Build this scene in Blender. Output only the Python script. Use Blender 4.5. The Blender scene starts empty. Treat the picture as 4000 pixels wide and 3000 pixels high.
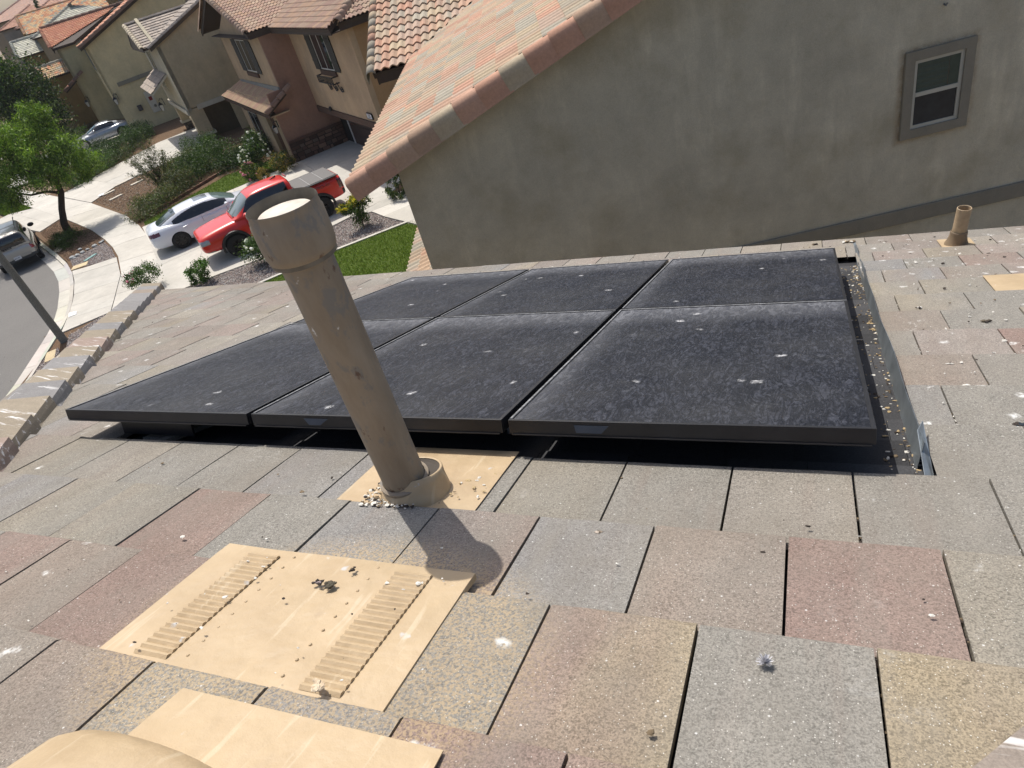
import bpy, bmesh, math, random
import numpy as np
from mathutils import Vector, Matrix
random.seed(7)
RNG = np.random.default_rng(11)
S = bpy.context.scene
COL = S.collection
rad = math.radians

# ------------------------------------------------------------------ camera, sky, sun, exposure
CAMP = Vector((3.018, -1.502, 1.348))
cd = bpy.data.cameras.new('camera'); cam = bpy.data.objects.new('camera', cd); COL.objects.link(cam)
cd.sensor_width = 36.0; cd.lens = 24.15; cd.clip_start = 0.05; cd.clip_end = 3000
YAW, PIT, ROL = rad(-28.772), rad(35.018), rad(-17.4385)
fw = Vector((math.sin(YAW)*math.cos(PIT), math.cos(YAW)*math.cos(PIT), -math.sin(PIT)))
rt0 = Vector((math.cos(YAW), -math.sin(YAW), 0)); up0 = rt0.cross(fw)
rt = math.cos(ROL)*rt0 + math.sin(ROL)*up0; up = -math.sin(ROL)*rt0 + math.cos(ROL)*up0
M = Matrix((rt, up, -fw)).transposed().to_4x4(); M.translation = CAMP
cam.matrix_world = M
S.camera = cam
W_ = bpy.data.worlds.new('World'); S.world = W_; W_.use_nodes = True
wn = W_.node_tree; bg = wn.nodes['Background']
sky = wn.nodes.new('ShaderNodeTexSky'); sky.sky_type = 'NISHITA'; sky.sun_disc = False
SUN = Vector((-0.345, 0.335, 0.860)).normalized()
sky.sun_elevation = math.asin(SUN.z); sky.sun_rotation = math.atan2(SUN.x, SUN.y)
sky.air_density = 1.0; sky.dust_density = 3.5; sky.ozone_density = .7
wn.links.new(sky.outputs[0], bg.inputs[0]); bg.inputs[1].default_value = 0.118
sl = bpy.data.lights.new('sun', 'SUN'); sl.energy = 3.6; sl.angle = rad(0.53); sl.color = (1.0, 0.955, 0.89)
so = bpy.data.objects.new('sun', sl); COL.objects.link(so)
so.rotation_euler = SUN.to_track_quat('Z', 'Y').to_euler()
S.view_settings.view_transform = 'Standard'; S.view_settings.look = 'None'
S.view_settings.exposure = 0.30; S.view_settings.gamma = 1; S.view_settings.use_curve_mapping = False
try:
    S.cycles.max_bounces = 6; S.cycles.caustics_reflective = False; S.cycles.caustics_refractive = False
except Exception: pass

# ------------------------------------------------------------------ node helper
def srgb(h):
    h = h.lstrip('#'); c = [int(h[i:i+2], 16)/255 for i in (0, 2, 4)]
    return tuple(x/12.92 if x <= .04045 else ((x+.055)/1.055)**2.4 for x in c)
class NT:
    def __init__(s, name):
        s.m = bpy.data.materials.new(name); s.m.use_nodes = True; s.t = s.m.node_tree
        s.b = s.t.nodes['Principled BSDF']; s.out = s.t.nodes['Material Output']
    def n(s, typ, **kw):
        nd = s.t.nodes.new('ShaderNode'+typ)
        for k, v in kw.items():
            if k.startswith('_'): setattr(nd, k[1:], v)
            else:
                key = int(k[1:]) if k[0] == 'i' and k[1:].isdigit() else k.replace('__', ' ')
                s.set(nd.inputs[key], v)
        return nd
    def set(s, sock, v):
        if hasattr(v, 'links') or isinstance(v, bpy.types.NodeSocket): s.t.links.new(v, sock)
        else:
            if isinstance(v, tuple) and len(v) == 3 and sock.type == 'RGBA': v = v+(1,)
            sock.default_value = v
    def pos(s): return s.n('NewGeometry').outputs['Position']
    def obj(s): return s.n('TexCoord').outputs['Object']
    def map(s, vec, scale=(1, 1, 1), rot=(0, 0, 0), loc=(0, 0, 0)):
        return s.n('Mapping', Vector=vec, Scale=scale, Rotation=rot, Location=loc).outputs[0]
    def noise(s, vec, scale, detail=3, rough=.55, dist=0):
        return s.n('TexNoise', Vector=vec, Scale=scale, Detail=detail, Roughness=rough, Distortion=dist).outputs[0]
    def vor(s, vec, scale, feat='F1', rnd=1):
        return s.n('TexVoronoi', _feature=feat, Vector=vec, Scale=scale, Randomness=rnd)
    def ramp(s, f, a, b, c0=0., c1=1.):
        return s.n('MapRange', Value=f, i1=a, i2=b, i3=c0, i4=c1).outputs[0]
    def math(s, op, a, b=0.):
        nd = s.n('Math', _operation=op); s.set(nd.inputs[0], a); s.set(nd.inputs[1], b); return nd.outputs[0]
    def mix(s, f, a, b, mode='MIX'):
        nd = s.t.nodes.new('ShaderNodeMix'); nd.data_type = 'RGBA'; nd.blend_type = mode
        s.set(nd.inputs[0], f); s.set(nd.inputs[6], a if not isinstance(a, tuple) else a[:3]+(1,)); s.set(nd.inputs[7], b if not isinstance(b, tuple) else b[:3]+(1,))
        return nd.outputs[2]
    def attr(s, name='Col'): return s.n('Attribute', _attribute_name=name).outputs['Color']
    def bump(s, h, strength=.3, dist=.01):
        nd = s.n('Bump', Height=h, Strength=strength, Distance=dist); s.t.links.new(nd.outputs[0], s.b.inputs['Normal']); return nd
    def fin(s, col, rough=.8, metal=0., spec=.3, coat=0.):
        s.set(s.b.inputs['Base Color'], col); s.set(s.b.inputs['Roughness'], rough); s.set(s.b.inputs['Metallic'], metal)
        s.set(s.b.inputs['Specular IOR Level'], spec)
        if coat: s.b.inputs['Coat Weight'].default_value = coat; s.b.inputs['Coat Roughness'].default_value = .04
        return s.m
MC = {}
def stucco(name, c, var=.13):
    if name in MC: return MC[name]
    t = NT(name); p = t.pos()
    big = t.noise(p, .9, 4, .6); mid = t.noise(p, 7, 3); fine = t.noise(p, 90, 2, .7)
    dirt = t.noise(t.map(p, (1.2, 1.2, .25)), 1.3, 4, .6)
    k = t.math('ADD', t.ramp(big, .3, .7, 1-var, 1+var*.5), t.ramp(mid, .3, .7, -.05, .05))
    k = t.math('MULTIPLY', k, t.ramp(dirt, .3, .75, 1.04, .86))
    k = t.math('MULTIPLY', k, t.ramp(fine, .3, .7, .94, 1.06))
    col = t.mix(1., c, t.n('CombineColor', i0=k, i1=k, i2=k).outputs[0], 'MULTIPLY')
    col = t.mix(t.ramp(big, .45, .75, 0, .22), col, (c[0]*1.12, c[1]*1.0, c[2]*.8))
    t.bump(t.math('ADD', fine, t.math('MULTIPLY', t.noise(p, 35, 3, .6), 1.5)), .45, .012)
    MC[name] = t.fin(col, .92, 0, .15); return MC[name]
def plain(name, c, rough=.6, metal=0., spec=.4, coat=0., var=.12, vs=12, bump=0.):
    if name in MC: return MC[name]
    t = NT(name); p = t.pos(); nz = t.noise(p, vs, 4, .6)
    col = t.mix(t.ramp(nz, .3, .7), tuple(x*(1-var) for x in c), tuple(min(1, x*(1+var)) for x in c))
    if bump: t.bump(t.noise(p, vs*8, 2), bump, .004)
    MC[name] = t.fin(col, rough, metal, spec, coat); return MC[name]
def vcol(name, rough=.85, var=.12, vs=25, bump=.2, bd=.004, spec=.25, sub=0.):
    """colour of each piece from its own Col attribute, grain on top"""
    if name in MC: return MC[name]
    t = NT(name); p = t.pos(); a = t.attr(); nz = t.noise(p, vs, 4, .65)
    k = t.ramp(nz, .25, .75, 1-var, 1+var)
    col = t.mix(1., a, t.n('CombineColor', i0=k, i1=k, i2=k).outputs[0], 'MULTIPLY')
    if bump: t.bump(nz, bump, bd)
    t.fin(col, rough, 0, spec)
    if sub:
        tr = t.n('BsdfTranslucent', Color=t.mix(1., a, (1.0, 1.15, .35), 'MULTIPLY')).outputs[0]
        mx = t.n('MixShader', i0=sub, i1=t.b.outputs[0], i2=tr).outputs[0]
        t.t.links.new(mx, t.out.inputs[0])
    MC[name] = t.m; return t.m
def glass(name='window_glass', c=(.012, .016, .02), rough=.03):
    if name in MC: return MC[name]
    t = NT(name); t.fin(c, rough, 0, .9); MC[name] = t.m; return t.m

# ------------------------------------------------------------------ mesh helper
class MB:
    def __init__(s): s.v = []; s.f = []; s.c = []; s.mi = []; s.cur = (.5, .5, .5); s.m = 0; s.sm = False
    def add(s, vs, fs, col=None, cols=None):
        o = len(s.v); s.v += [tuple(v) for v in vs]
        s.f += [tuple(i+o for i in f) for f in fs]; s.mi += [s.m]*len(fs)
        s.c += list(cols) if cols else [col or s.cur]*len(vs)
    def box(s, o, ex, ey, ez, col=None):
        o, ex, ey, ez = Vector(o), Vector(ex), Vector(ey), Vector(ez)
        vs = [o, o+ex, o+ex+ey, o+ey, o+ez, o+ex+ez, o+ex+ey+ez, o+ey+ez]
        fs = [(0, 3, 2, 1), (4, 5, 6, 7), (0, 1, 5, 4), (1, 2, 6, 5), (2, 3, 7, 6), (3, 0, 4, 7)]
        if ex.cross(ey).dot(ez) < 0: fs = [tuple(reversed(f)) for f in fs]
        s.add(vs, fs, col)
    def bx(s, x0, y0, z0, x1, y1, z1, col=None):
        s.box((x0, y0, z0), (x1-x0, 0, 0), (0, y1-y0, 0), (0, 0, z1-z0), col)
    def prism(s, poly, z0, z1, col=None):
        """poly list of (x,y) ccw -> closed prism"""
        a = sum(poly[i][0]*poly[(i+1) % len(poly)][1]-poly[(i+1) % len(poly)][0]*poly[i][1] for i in range(len(poly)))
        if a < 0: poly = poly[::-1]
        n = len(poly); vs = [(x, y, z0) for x, y in poly]+[(x, y, z1) for x, y in poly]
        s.add(vs, [tuple(range(n-1, -1, -1)), tuple(range(n, 2*n))]+[(i, (i+1) % n, n+(i+1) % n, n+i) for i in range(n)], col)
    def slab(s, pts, t):
        """pts: planar 3d polygon; extruded by vector t"""
        t = Vector(t); p = [Vector(q) for q in pts]; n = len(p)
        nr = sum(((p[i]-p[0]).cross(p[(i+1) % n]-p[0]) for i in range(1, n-1)), Vector())
        if nr.dot(t) < 0: p = p[::-1]
        vs = p+[q+t for q in p]
        s.add(vs, [tuple(range(n-1, -1, -1)), tuple(range(n, 2*n))]+[(i, (i+1) % n, n+(i+1) % n, n+i) for i in range(n)])
    def tube(s, path, rads, seg=8, cap=True, col=None):
        path = [Vector(p) for p in path]; n = len(path); rads = rads if hasattr(rads, '__len__') else [rads]*n
        rings = []
        ref = Vector((0, 0, 1)) if abs((path[-1]-path[0]).normalized().z) < .9 else Vector((1, 0, 0))
        for i in range(n):
            d = (path[min(i+1, n-1)]-path[max(i-1, 0)]).normalized()
            a = d.cross(ref).normalized(); b = d.cross(a)
            rings.append([path[i]+rads[i]*(math.cos(2*math.pi*k/seg)*a+math.sin(2*math.pi*k/seg)*b) for k in range(seg)])
        vs = [v for r in rings for v in r]; fs = []
        for i in range(n-1):
            for k in range(seg):
                k2 = (k+1) % seg; fs.append((i*seg+k, (i+1)*seg+k, (i+1)*seg+k2, i*seg+k2))
        if cap: fs += [tuple(range(seg)), tuple(range(n*seg-1, (n-1)*seg-1, -1))]
        s.add(vs, fs, col)
    def ball(s, c, r, seg=6, rings=4, jit=0., col=None):
        c = Vector(c); r = r if hasattr(r, '__len__') else (r, r, r); vs = []
        for i in range(1, rings):
            t = math.pi*i/rings
            for k in range(seg):
                p = 2*math.pi*k/seg; j = 1+random.uniform(-jit, jit)
                vs.append((c.x+r[0]*j*math.sin(t)*math.cos(p), c.y+r[1]*j*math.sin(t)*math.sin(p), c.z+r[2]*j*math.cos(t)))
        fs = []
        for i in range(rings-2):
            for k in range(seg): k2 = (k+1) % seg; fs.append((i*seg+k, (i+1)*seg+k, (i+1)*seg+k2, i*seg+k2))
        n = len(vs); vs += [(c.x, c.y, c.z+r[2]), (c.x, c.y, c.z-r[2])]
        for k in range(seg): k2 = (k+1) % seg; fs += [(n, k, k2), (n+1, (rings-2)*seg+k2, (rings-2)*seg+k)]
        s.add(vs, fs, col)
    def lathe(s, prof, c=(0, 0, 0), seg=24, axis='z', M=None):
        vs = []; n = len(prof)
        for r, z in prof:
            for k in range(seg):
                t = 2*math.pi*k/seg; v = Vector((r*math.cos(t), r*math.sin(t), z))
                if M: v = M @ v
                vs.append(v+Vector(c))
        fs = []
        for i in range(n-1):
            for k in range(seg): k2 = (k+1) % seg; fs.append((i*seg+k, i*seg+k2, (i+1)*seg+k2, (i+1)*seg+k))
        s.add(vs, fs)
    def mesh(s, name, mats):
        me = bpy.data.meshes.new(name); me.from_pydata(s.v, [], s.f)
        for m in (mats if isinstance(mats, (list, tuple)) else [mats]): me.materials.append(m)
        if any(s.mi): me.polygons.foreach_set('material_index', s.mi)
        at = me.color_attributes.new('Col', 'FLOAT_COLOR', 'POINT')
        at.data.foreach_set('color', [x for c in s.c for x in (c[0], c[1], c[2], 1.)])
        if s.sm: me.polygons.foreach_set('use_smooth', [True]*len(me.polygons))
        me.update(); return me
    def build(s, name, mats, parent=None, M=None, bev=0., label=None, smooth_angle=None):
        o = bpy.data.objects.new(name, s.mesh(name, mats)); COL.objects.link(o)
        if parent: o.parent = parent
        if M is not None: o.matrix_local = M
        if bev:
            b = o.modifiers.new('bevel', 'BEVEL'); b.width = bev; b.segments = 2; b.limit_method = 'ANGLE'
        if label: o['label'] = label
        return o
def npmesh(name, V, F, C, mats, parent=None):
    V = np.asarray(V, np.float32); F = np.asarray(F, np.int32); k = F.shape[1]
    me = bpy.data.meshes.new(name); me.vertices.add(len(V)); me.vertices.foreach_set('co', V.ravel())
    me.loops.add(F.size); me.loops.foreach_set('vertex_index', F.ravel())
    me.polygons.add(len(F)); me.polygons.foreach_set('loop_start', np.arange(len(F), dtype=np.int32)*k)
    me.polygons.foreach_set('loop_total', np.full(len(F), k, np.int32))
    for m in (mats if isinstance(mats, (list, tuple)) else [mats]): me.materials.append(m)
    at = me.color_attributes.new('Col', 'FLOAT_COLOR', 'POINT')
    C = np.asarray(C, np.float32); at.data.foreach_set('color', np.concatenate([C, np.ones((len(C), 1), np.float32)], 1).ravel())
    me.update(calc_edges=True)
    o = bpy.data.objects.new(name, me); COL.objects.link(o)
    if parent: o.parent = parent
    return o
def tag(o, label=None, cat=None, group=None, kind=None):
    if label: o['label'] = label
    if cat: o['category'] = cat
    if group: o['group'] = group
    if kind: o['kind'] = kind
    return o
def empty(name, loc, rz=0., label=None, cat=None, group=None):
    o = bpy.data.objects.new(name, None); COL.objects.link(o); o.empty_display_size = .2
    o.location = loc; o.rotation_euler = (0, 0, rz); tag(o, label, cat, group); return o
def inst(name, me, parent, M):
    o = bpy.data.objects.new(name, me); COL.objects.link(o); o.parent = parent; o.matrix_local = M; return o

# ------------------------------------------------------------------ frames
ZG = -7.7
TH = rad(140.5); AX = Vector((math.cos(TH), math.sin(TH), 0)); BX = Vector((math.cos(TH-math.pi/2), math.sin(TH-math.pi/2), 0))
def W(a, b, h=0.): return AX*a+BX*b+Vector((0, 0, ZG+h))
RZ = TH-math.pi/2
SL = 0.34270483; CS, SN = math.cos(SL), math.sin(SL)
NR = Vector((0, SN, CS)); DV = Vector((0, CS, -SN))
def RU(u, v, h): return Vector((u, 0, 0))+DV*v-NR*h          # h metres below the plane of the panel tops
def roofM(u, v, h, rz=0.):
    m = Matrix(((1, 0, 0), (0, -CS, SN), (0, SN, CS)))
    m = Matrix((Vector((1, 0, 0)), -DV, NR)).transposed().to_4x4(); m = m @ Matrix.Rotation(rz, 4, 'Z'); m.translation = RU(u, v, h); return m

# ------------------------------------------------------------------ tiled roofs
def inside(poly, x, y):
    """convex polygon ccw"""
    n = len(poly)
    for i in range(n):
        (x0, y0), (x1, y1) = poly[i], poly[(i+1) % n]
        if (x1-x0)*(y-y0)-(y1-y0)*(x-x0) < -1e-6: return False
    return True
def ccw(poly):
    a = sum(poly[i][0]*poly[(i+1) % len(poly)][1]-poly[(i+1) % len(poly)][0]*poly[i][1] for i in range(len(poly)))
    return poly if a > 0 else poly[::-1]
def tile_mb(kind, tw, ln, th, drop, c0, c1, rnd):
    """one tile; x across, y up the slope from its lower edge, z out of the roof"""
    mb = MB(); gap = .0032 if kind == 'flat' else .0015
    if kind == 'flat': xs = [gap, tw*.25, tw*.5, tw*.75, tw-gap]; zs = [0]*5; ys = [0, .012, ln*.4, ln]
    elif kind == 's': 
        k = 12; xs = [tw*i/k for i in range(k+1)]; zs = [.058*(.5-.5*math.cos(2*math.pi*2*i/k))**.75 for i in range(k+1)]; ys = [0, ln]
    else: xs = [gap, tw-gap]; zs = [0, 0]; ys = [0, ln]
    nx, ny = len(xs), len(ys); vs = []; cs = []
    for j, y in enumerate(ys):
        for i, x in enumerate(xs):
            jz = rnd.uniform(-.001, .001); z = zs[i]+th-drop*y/ln+jz
            if kind == 'flat' and j == 0: z -= .005
            jy = rnd.uniform(0, .004) if (kind == 'flat' and j == 0) else 0
            vs.append((x, y+jy, z)); t = min(1, max(0, i/(nx-1)+rnd.uniform(-.25, .25)))
            k = 1+rnd.uniform(-.04, .04); cs.append(tuple((c0[q]*(1-t)+c1[q]*t)*k for q in range(3)))
    fs = [(j*nx+i, j*nx+i+1, (j+1)*nx+i+1, (j+1)*nx+i) for j in range(ny-1) for i in range(nx-1)]
    n0 = len(vs); dk = .7  # butt faces darkened in colour to deepen the shadow lines under the rows
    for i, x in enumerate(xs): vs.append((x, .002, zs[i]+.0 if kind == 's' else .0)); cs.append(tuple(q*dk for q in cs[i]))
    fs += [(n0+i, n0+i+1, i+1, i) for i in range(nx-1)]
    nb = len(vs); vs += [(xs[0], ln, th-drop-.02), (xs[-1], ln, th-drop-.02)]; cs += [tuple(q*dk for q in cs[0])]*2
    L = [j*nx for j in range(ny)]; R = [j*nx+nx-1 for j in range(ny)]
    fs.append(tuple([n0]+L+[nb])[::1]); fs.append(tuple([nb+1]+R[::-1]+[n0+nx-1]))
    mb.add(vs, fs, cols=cs); return mb
def tiled(parent, O, X, Y, poly, kind, tw, ex, palette, mat, th=.03, nmax=300, x0=0., y0=0., skip=None, variants=14, name='roof_tile', lap=.02, stag=.5, seed=1, camref=None, drop=None, over=None):
    """lay tiles on a plane given in the parent's own space; poly is convex in (x,y) with y up the slope"""
    rnd = random.Random(seed); O, X, Y = Vector(O), Vector(X).normalized(), Vector(Y).normalized(); N = X.cross(Y)
    poly = ccw(poly); ln = ex+lap; drop = th*1.0 if drop is None else drop
    B = Matrix((X, Y, N)).transposed().to_4x4(); B.translation = O
    pool = []
    for i in range(variants):
        c0 = palette[rnd.randrange(len(palette))]; c1 = palette[rnd.randrange(len(palette))] if rnd.random() < .55 else c0
        k = rnd.uniform(.9, 1.08); c0 = tuple(q*k for q in c0); c1 = tuple(q*k for q in c1)
        mb = tile_mb(kind, tw, ln, th, drop, c0, c1, rnd); pool.append((mb, mb.mesh(name, mat)))
    xs = [p[0] for p in poly]; ys = [p[1] for p in poly]; items = []
    r0 = math.floor((min(ys)-y0)/ex); r1 = math.ceil((max(ys)-y0)/ex)
    for r in range(r0, r1+1):
        yy = y0+r*ex; off = (stag if r % 2 else 0)*tw
        for c in range(math.floor((min(xs)-x0-off)/tw)-1, math.ceil((max(xs)-x0-off)/tw)+1):
            xx = x0+off+c*tw; cx, cy = xx+tw/2, yy+ex/2
            cor = [(xx+.003, yy+.003), (xx+tw-.003, yy+.003), (xx+tw-.003, yy+ex-.02), (xx+.003, yy+ex-.02)]
            ins = [inside(poly, *q) for q in cor]
            if not any(ins) and not inside(poly, cx, cy): continue
            if skip and skip(cx, cy): continue
            items.append((xx, yy, all(ins)))
    pm = parent.matrix_world if parent else Matrix()
    pmw = Matrix.LocRotScale(parent.location, parent.rotation_euler, None) if parent else Matrix()
    def dist(it): return (pmw @ (B @ Vector((it[0], it[1], 0)))-CAMP).length
    items.sort(key=dist); rest = MB()
    for idx, (xx, yy, full) in enumerate(items):
        mb, me = pool[rnd.randrange(variants)]
        oc = over(xx, yy) if over else None
        if oc: mb = tile_mb(kind, tw, ln, th, drop, oc[0], oc[1], rnd); me = mb.mesh(name, mat)
        T = B @ Matrix.Translation((xx, yy, rnd.uniform(-.0015, .0015))) @ Matrix.Rotation(rnd.uniform(-.004, .004), 4, 'Z')
        if full and idx < nmax: inst(name, me, parent, T); continue
        if not full:
            bm = bmesh.new(); bm.from_mesh(me)
            bmesh.ops.translate(bm, verts=bm.verts, vec=(xx, yy, 0))
            for i in range(len(poly)):
                (ax, ay), (bx, by) = poly[i], poly[(i+1) % len(poly)]
                nx, ny = (by-ay), -(bx-ax); l = math.hypot(nx, ny)
                if max((v.co.x-ax)*nx/l+(v.co.y-ay)*ny/l for v in bm.verts) < .004 if bm.verts else True: continue
                bmesh.ops.bisect_plane(bm, geom=bm.verts[:]+bm.edges[:]+bm.faces[:], plane_co=(ax, ay, 0), plane_no=(nx/l, ny/l, 0), clear_outer=True)
                if not bm.verts: break
            if len(bm.faces) == 0: bm.free(); continue
            if idx < nmax:
                bmesh.ops.translate(bm, verts=bm.verts, vec=(-xx, -yy, 0))
                m2 = bpy.data.meshes.new(name); bm.to_mesh(m2); bm.free(); m2.materials.append(mat) if not m2.materials else None
                inst(name, m2, parent, T)
            else:
                lay = bm.verts.layers.float_color.get('Col'); o = len(rest.v); bm.verts.index_update()
                rest.v += [tuple(B @ v.co) for v in bm.verts]; rest.c += [tuple(v[lay])[:3] if lay else (.5, .5, .5) for v in bm.verts]
                rest.f += [tuple(q.index+o for q in f.verts) for f in bm.faces]; rest.mi += [0]*len(bm.faces); bm.free()
        else:
            o = len(rest.v); rest.v += [tuple(T @ Vector(v)) for v in mb.v]; rest.c += mb.c
            rest.f += [tuple(i+o for i in f) for f in mb.f]; rest.mi += [0]*len(mb.f)
    if rest.v: tag(rest.build(name+'s', mat, parent), kind='stuff')
def cap_tiles(parent, p0, p1, palette, mat, w=.2, rise=.09, ex=.36, name='ridge_tile', seed=3, seg=5, side=None, prof=None, th=.02):
    """rounded ridge, hip or rake tiles from p0 (low end) up to p1"""
    rnd = random.Random(seed); p0, p1 = Vector(p0), Vector(p1); d = (p1-p0); L = d.length; d.normalize()
    sx = d.cross(Vector((0, 0, 1))).normalized(); upv = sx.cross(d); n = max(1, int(L/ex))
    if prof is None:
        prof = [(-w/2*math.cos(math.pi*i/seg), rise*math.sin(math.pi*i/seg)) for i in range(seg+1)]
    pool = []
    for q in range(6):
        mb = MB(); c = palette[rnd.randrange(len(palette))]; k = rnd.uniform(.88, 1.08); c = tuple(x*k for x in c); np_ = len(prof)
        vs = []; ln = ex+.05
        for y, dz, sc in ((0, th, 1.), (ln, 0, .93)):
            for (a, b) in prof: vs.append((a*sc, y, b*sc+dz))
        for (a, b) in prof: vs.append((a*.86, .004, b*.86+th-.012))
        fs = [(i, i+1, np_+i+1, np_+i) for i in range(np_-1)]+[(2*np_+i, 2*np_+i+1, i+1, i) for i in range(np_-1)]
        vs += [(prof[0][0], 0, prof[0][1]-.03), (prof[0][0], ln, prof[0][1]-.03), (prof[-1][0], ln, prof[-1][1]-.03), (prof[-1][0], 0, prof[-1][1]-.03)]
        m0 = 3*np_; fs += [(m0, 0, np_, m0+1), (m0+2, 2*np_-1, np_-1, m0+3)]
        mb.add(vs, fs, c); mb.sm = seg > 3; pool.append(mb.mesh(name, mat))
    for i in range(n):
        M_ = Matrix((sx, d, upv)).transposed().to_4x4(); M_.translation = p0+d*(i*L/n)
        inst(name, pool[rnd.randrange(6)], parent, M_ @ Matrix.Rotation(rnd.uniform(-.01, .01), 4, 'Z'))
# ------------------------------------------------------------------ materials of the near roof
def white_marks(t, p, dens, specks=True):
    """bird lime: specks, splats and runs; returns a 0..1 mask"""
    v1 = t.vor(p, 55); s1 = t.math('MULTIPLY', t.ramp(v1.outputs['Distance'], .05, .16, 1, 0), t.math('GREATER_THAN', t.n('SeparateColor', Color=v1.outputs['Color']).outputs[0], .88))
    pd = t.n('VectorMath', _operation='ADD', i0=p, i1=t.n('VectorMath', _operation='SCALE', i0=t.n('TexNoise', Vector=p, Scale=30., Detail=3.).outputs['Color'], Scale=.045).outputs[0]).outputs[0]
    v2 = t.vor(pd, 7.5); s2 = t.math('MULTIPLY', t.ramp(v2.outputs['Distance'], .06, .17, 1, 0), t.math('GREATER_THAN', t.n('SeparateColor', Color=v2.outputs['Color']).outputs[1], t.math('SUBTRACT', .86, t.math('MULTIPLY', dens, .5))))
    s2 = t.math('MULTIPLY', s2, t.ramp(t.noise(p, 70, 3, .7), .38, .55))
    nz = t.noise(p, 5.5, 6, .72, .4); s3 = t.math('MULTIPLY', t.ramp(nz, .62, .7), dens)
    s3 = t.math('MULTIPLY', s3, t.ramp(t.noise(p, 45, 3, .7), .4, .6))
    m = t.math('MAXIMUM', t.math('MAXIMUM', t.math('MULTIPLY', s1, .8 if specks else 0.), s2), s3)
    return t.math('MINIMUM', m, 1.)
def mat_slate():
    t = NT('concrete_tile'); p = t.pos(); a = t.attr()
    x = t.n('SeparateXYZ', i0=p); px, py = x.outputs[0], x.outputs[1]
    dens = t.math('MAXIMUM', t.math('MULTIPLY', t.math('MULTIPLY', t.ramp(px, 3.2, 3.45), 1.25), t.ramp(py, -.5, .4, .25, 1.)), t.math('MULTIPLY', .35, t.math('MULTIPLY', t.ramp(px, .8, -.6), t.ramp(py, -.6, .2))))
    dens = t.math('MAXIMUM', dens, .15)
    big = t.noise(p, 3.2, 4, .6); mid = t.noise(t.map(p, (1, .45, 1)), 14, 5, .7); fine = t.noise(p, 260, 2, .75); fin2 = t.noise(p, 130, 2, .7)
    k = t.math('MULTIPLY', t.ramp(fine, .3, .7, .72, 1.3), t.ramp(mid, .25, .75, .88, 1.1))
    k = t.math('MULTIPLY', k, t.ramp(fin2, .33, .55, .72, 1.08))
    col = t.mix(1., a, t.n('CombineColor', i0=k, i1=k, i2=k).outputs[0], 'MULTIPLY')
    band = t.noise(t.map(p, (9, 1.1, 1.1), (0, 0, 0)), 1., 4, .6)
    col = t.mix(t.ramp(band, .5, .72, 0, .45), col, (.235, .218, .185)); col = t.mix(t.ramp(band, .46, .28, 0, .30), col, (.225, .175, .145))
    col = t.mix(t.ramp(big, .42, .7, 0, .25), col, (.25, .232, .20))
    v = t.vor(p, 230); dk = t.math('MULTIPLY', t.ramp(v.outputs['Distance'], .2, .34, 1, 0), t.math('GREATER_THAN', t.n('SeparateColor', Color=v.outputs['Color']).outputs[0], .6))
    col = t.mix(t.math('MULTIPLY', dk, .45), col, (.09, .085, .08))
    lt = t.math('MULTIPLY', t.ramp(v.outputs['Distance'], .2, .3, 1, 0), t.math('LESS_THAN', t.n('SeparateColor', Color=v.outputs['Color']).outputs[0], .09))
    col = t.mix(t.math('MULTIPLY', lt, .7), col, (.68, .66, .6))
    # paint overspray of the beige sheets on the tiles round them
    du = t.math('SUBTRACT', px, 2.05); dy = t.math('ADD', py, .92)
    r = t.math('SQRT', t.math('ADD', t.math('POWER', t.math('DIVIDE', du, .5), 2.), t.math('POWER', t.math('DIVIDE', dy, .38), 2.)))
    os_ = t.math('MULTIPLY', t.ramp(r, .85, 1.12, .55, 0), t.ramp(t.noise(p, 150, 2, .6), .42, .58))
    col = t.mix(os_, col, (.50, .375, .215))
    dirt = t.ramp(t.noise(p, 1.1, 5, .7), .5, .72, 0, .4); col = t.mix(dirt, col, (.17, .145, .115))
    wm = white_marks(t, p, dens); col = t.mix(t.math('MULTIPLY', wm, .88), col, (.74, .74, .71))
    h = t.math('ADD', t.math('MULTIPLY', fine, 1.), t.math('MULTIPLY', fin2, .8)); h = t.math('ADD', h, t.math('MULTIPLY', wm, .5))
    t.bump(h, .55, .0022)
    return t.fin(col, .93, 0, .15)
def mat_cap():
    t = NT('hip_cap_tile'); p = t.pos(); a = t.attr()
    fine = t.noise(p, 200, 2, .75); mid = t.noise(p, 18, 5, .7)
    k = t.math('MULTIPLY', t.ramp(fine, .3, .7, .82, 1.16), t.ramp(mid, .25, .75, .88, 1.1))
    col = t.mix(1., a, t.n('CombineColor', i0=k, i1=k, i2=k).outputs[0], 'MULTIPLY')
    sx = t.map(p, (2.2, 22, 22), (0, 0, 0)); st = t.noise(sx, 1.0, 4, .7, .2)
    st = t.math('MULTIPLY', t.ramp(st, .57, .65), t.ramp(t.noise(p, 2.3, 3), .36, .52)); st = t.math('MULTIPLY', st, t.ramp(t.n('SeparateXYZ', i0=p).outputs[1], 3.2, 1.2))
    col = t.mix(t.math('MULTIPLY', st, .85), col, (.76, .75, .73))
    t.bump(fine, .5, .002); return t.fin(col, .92, 0, .15)
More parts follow.
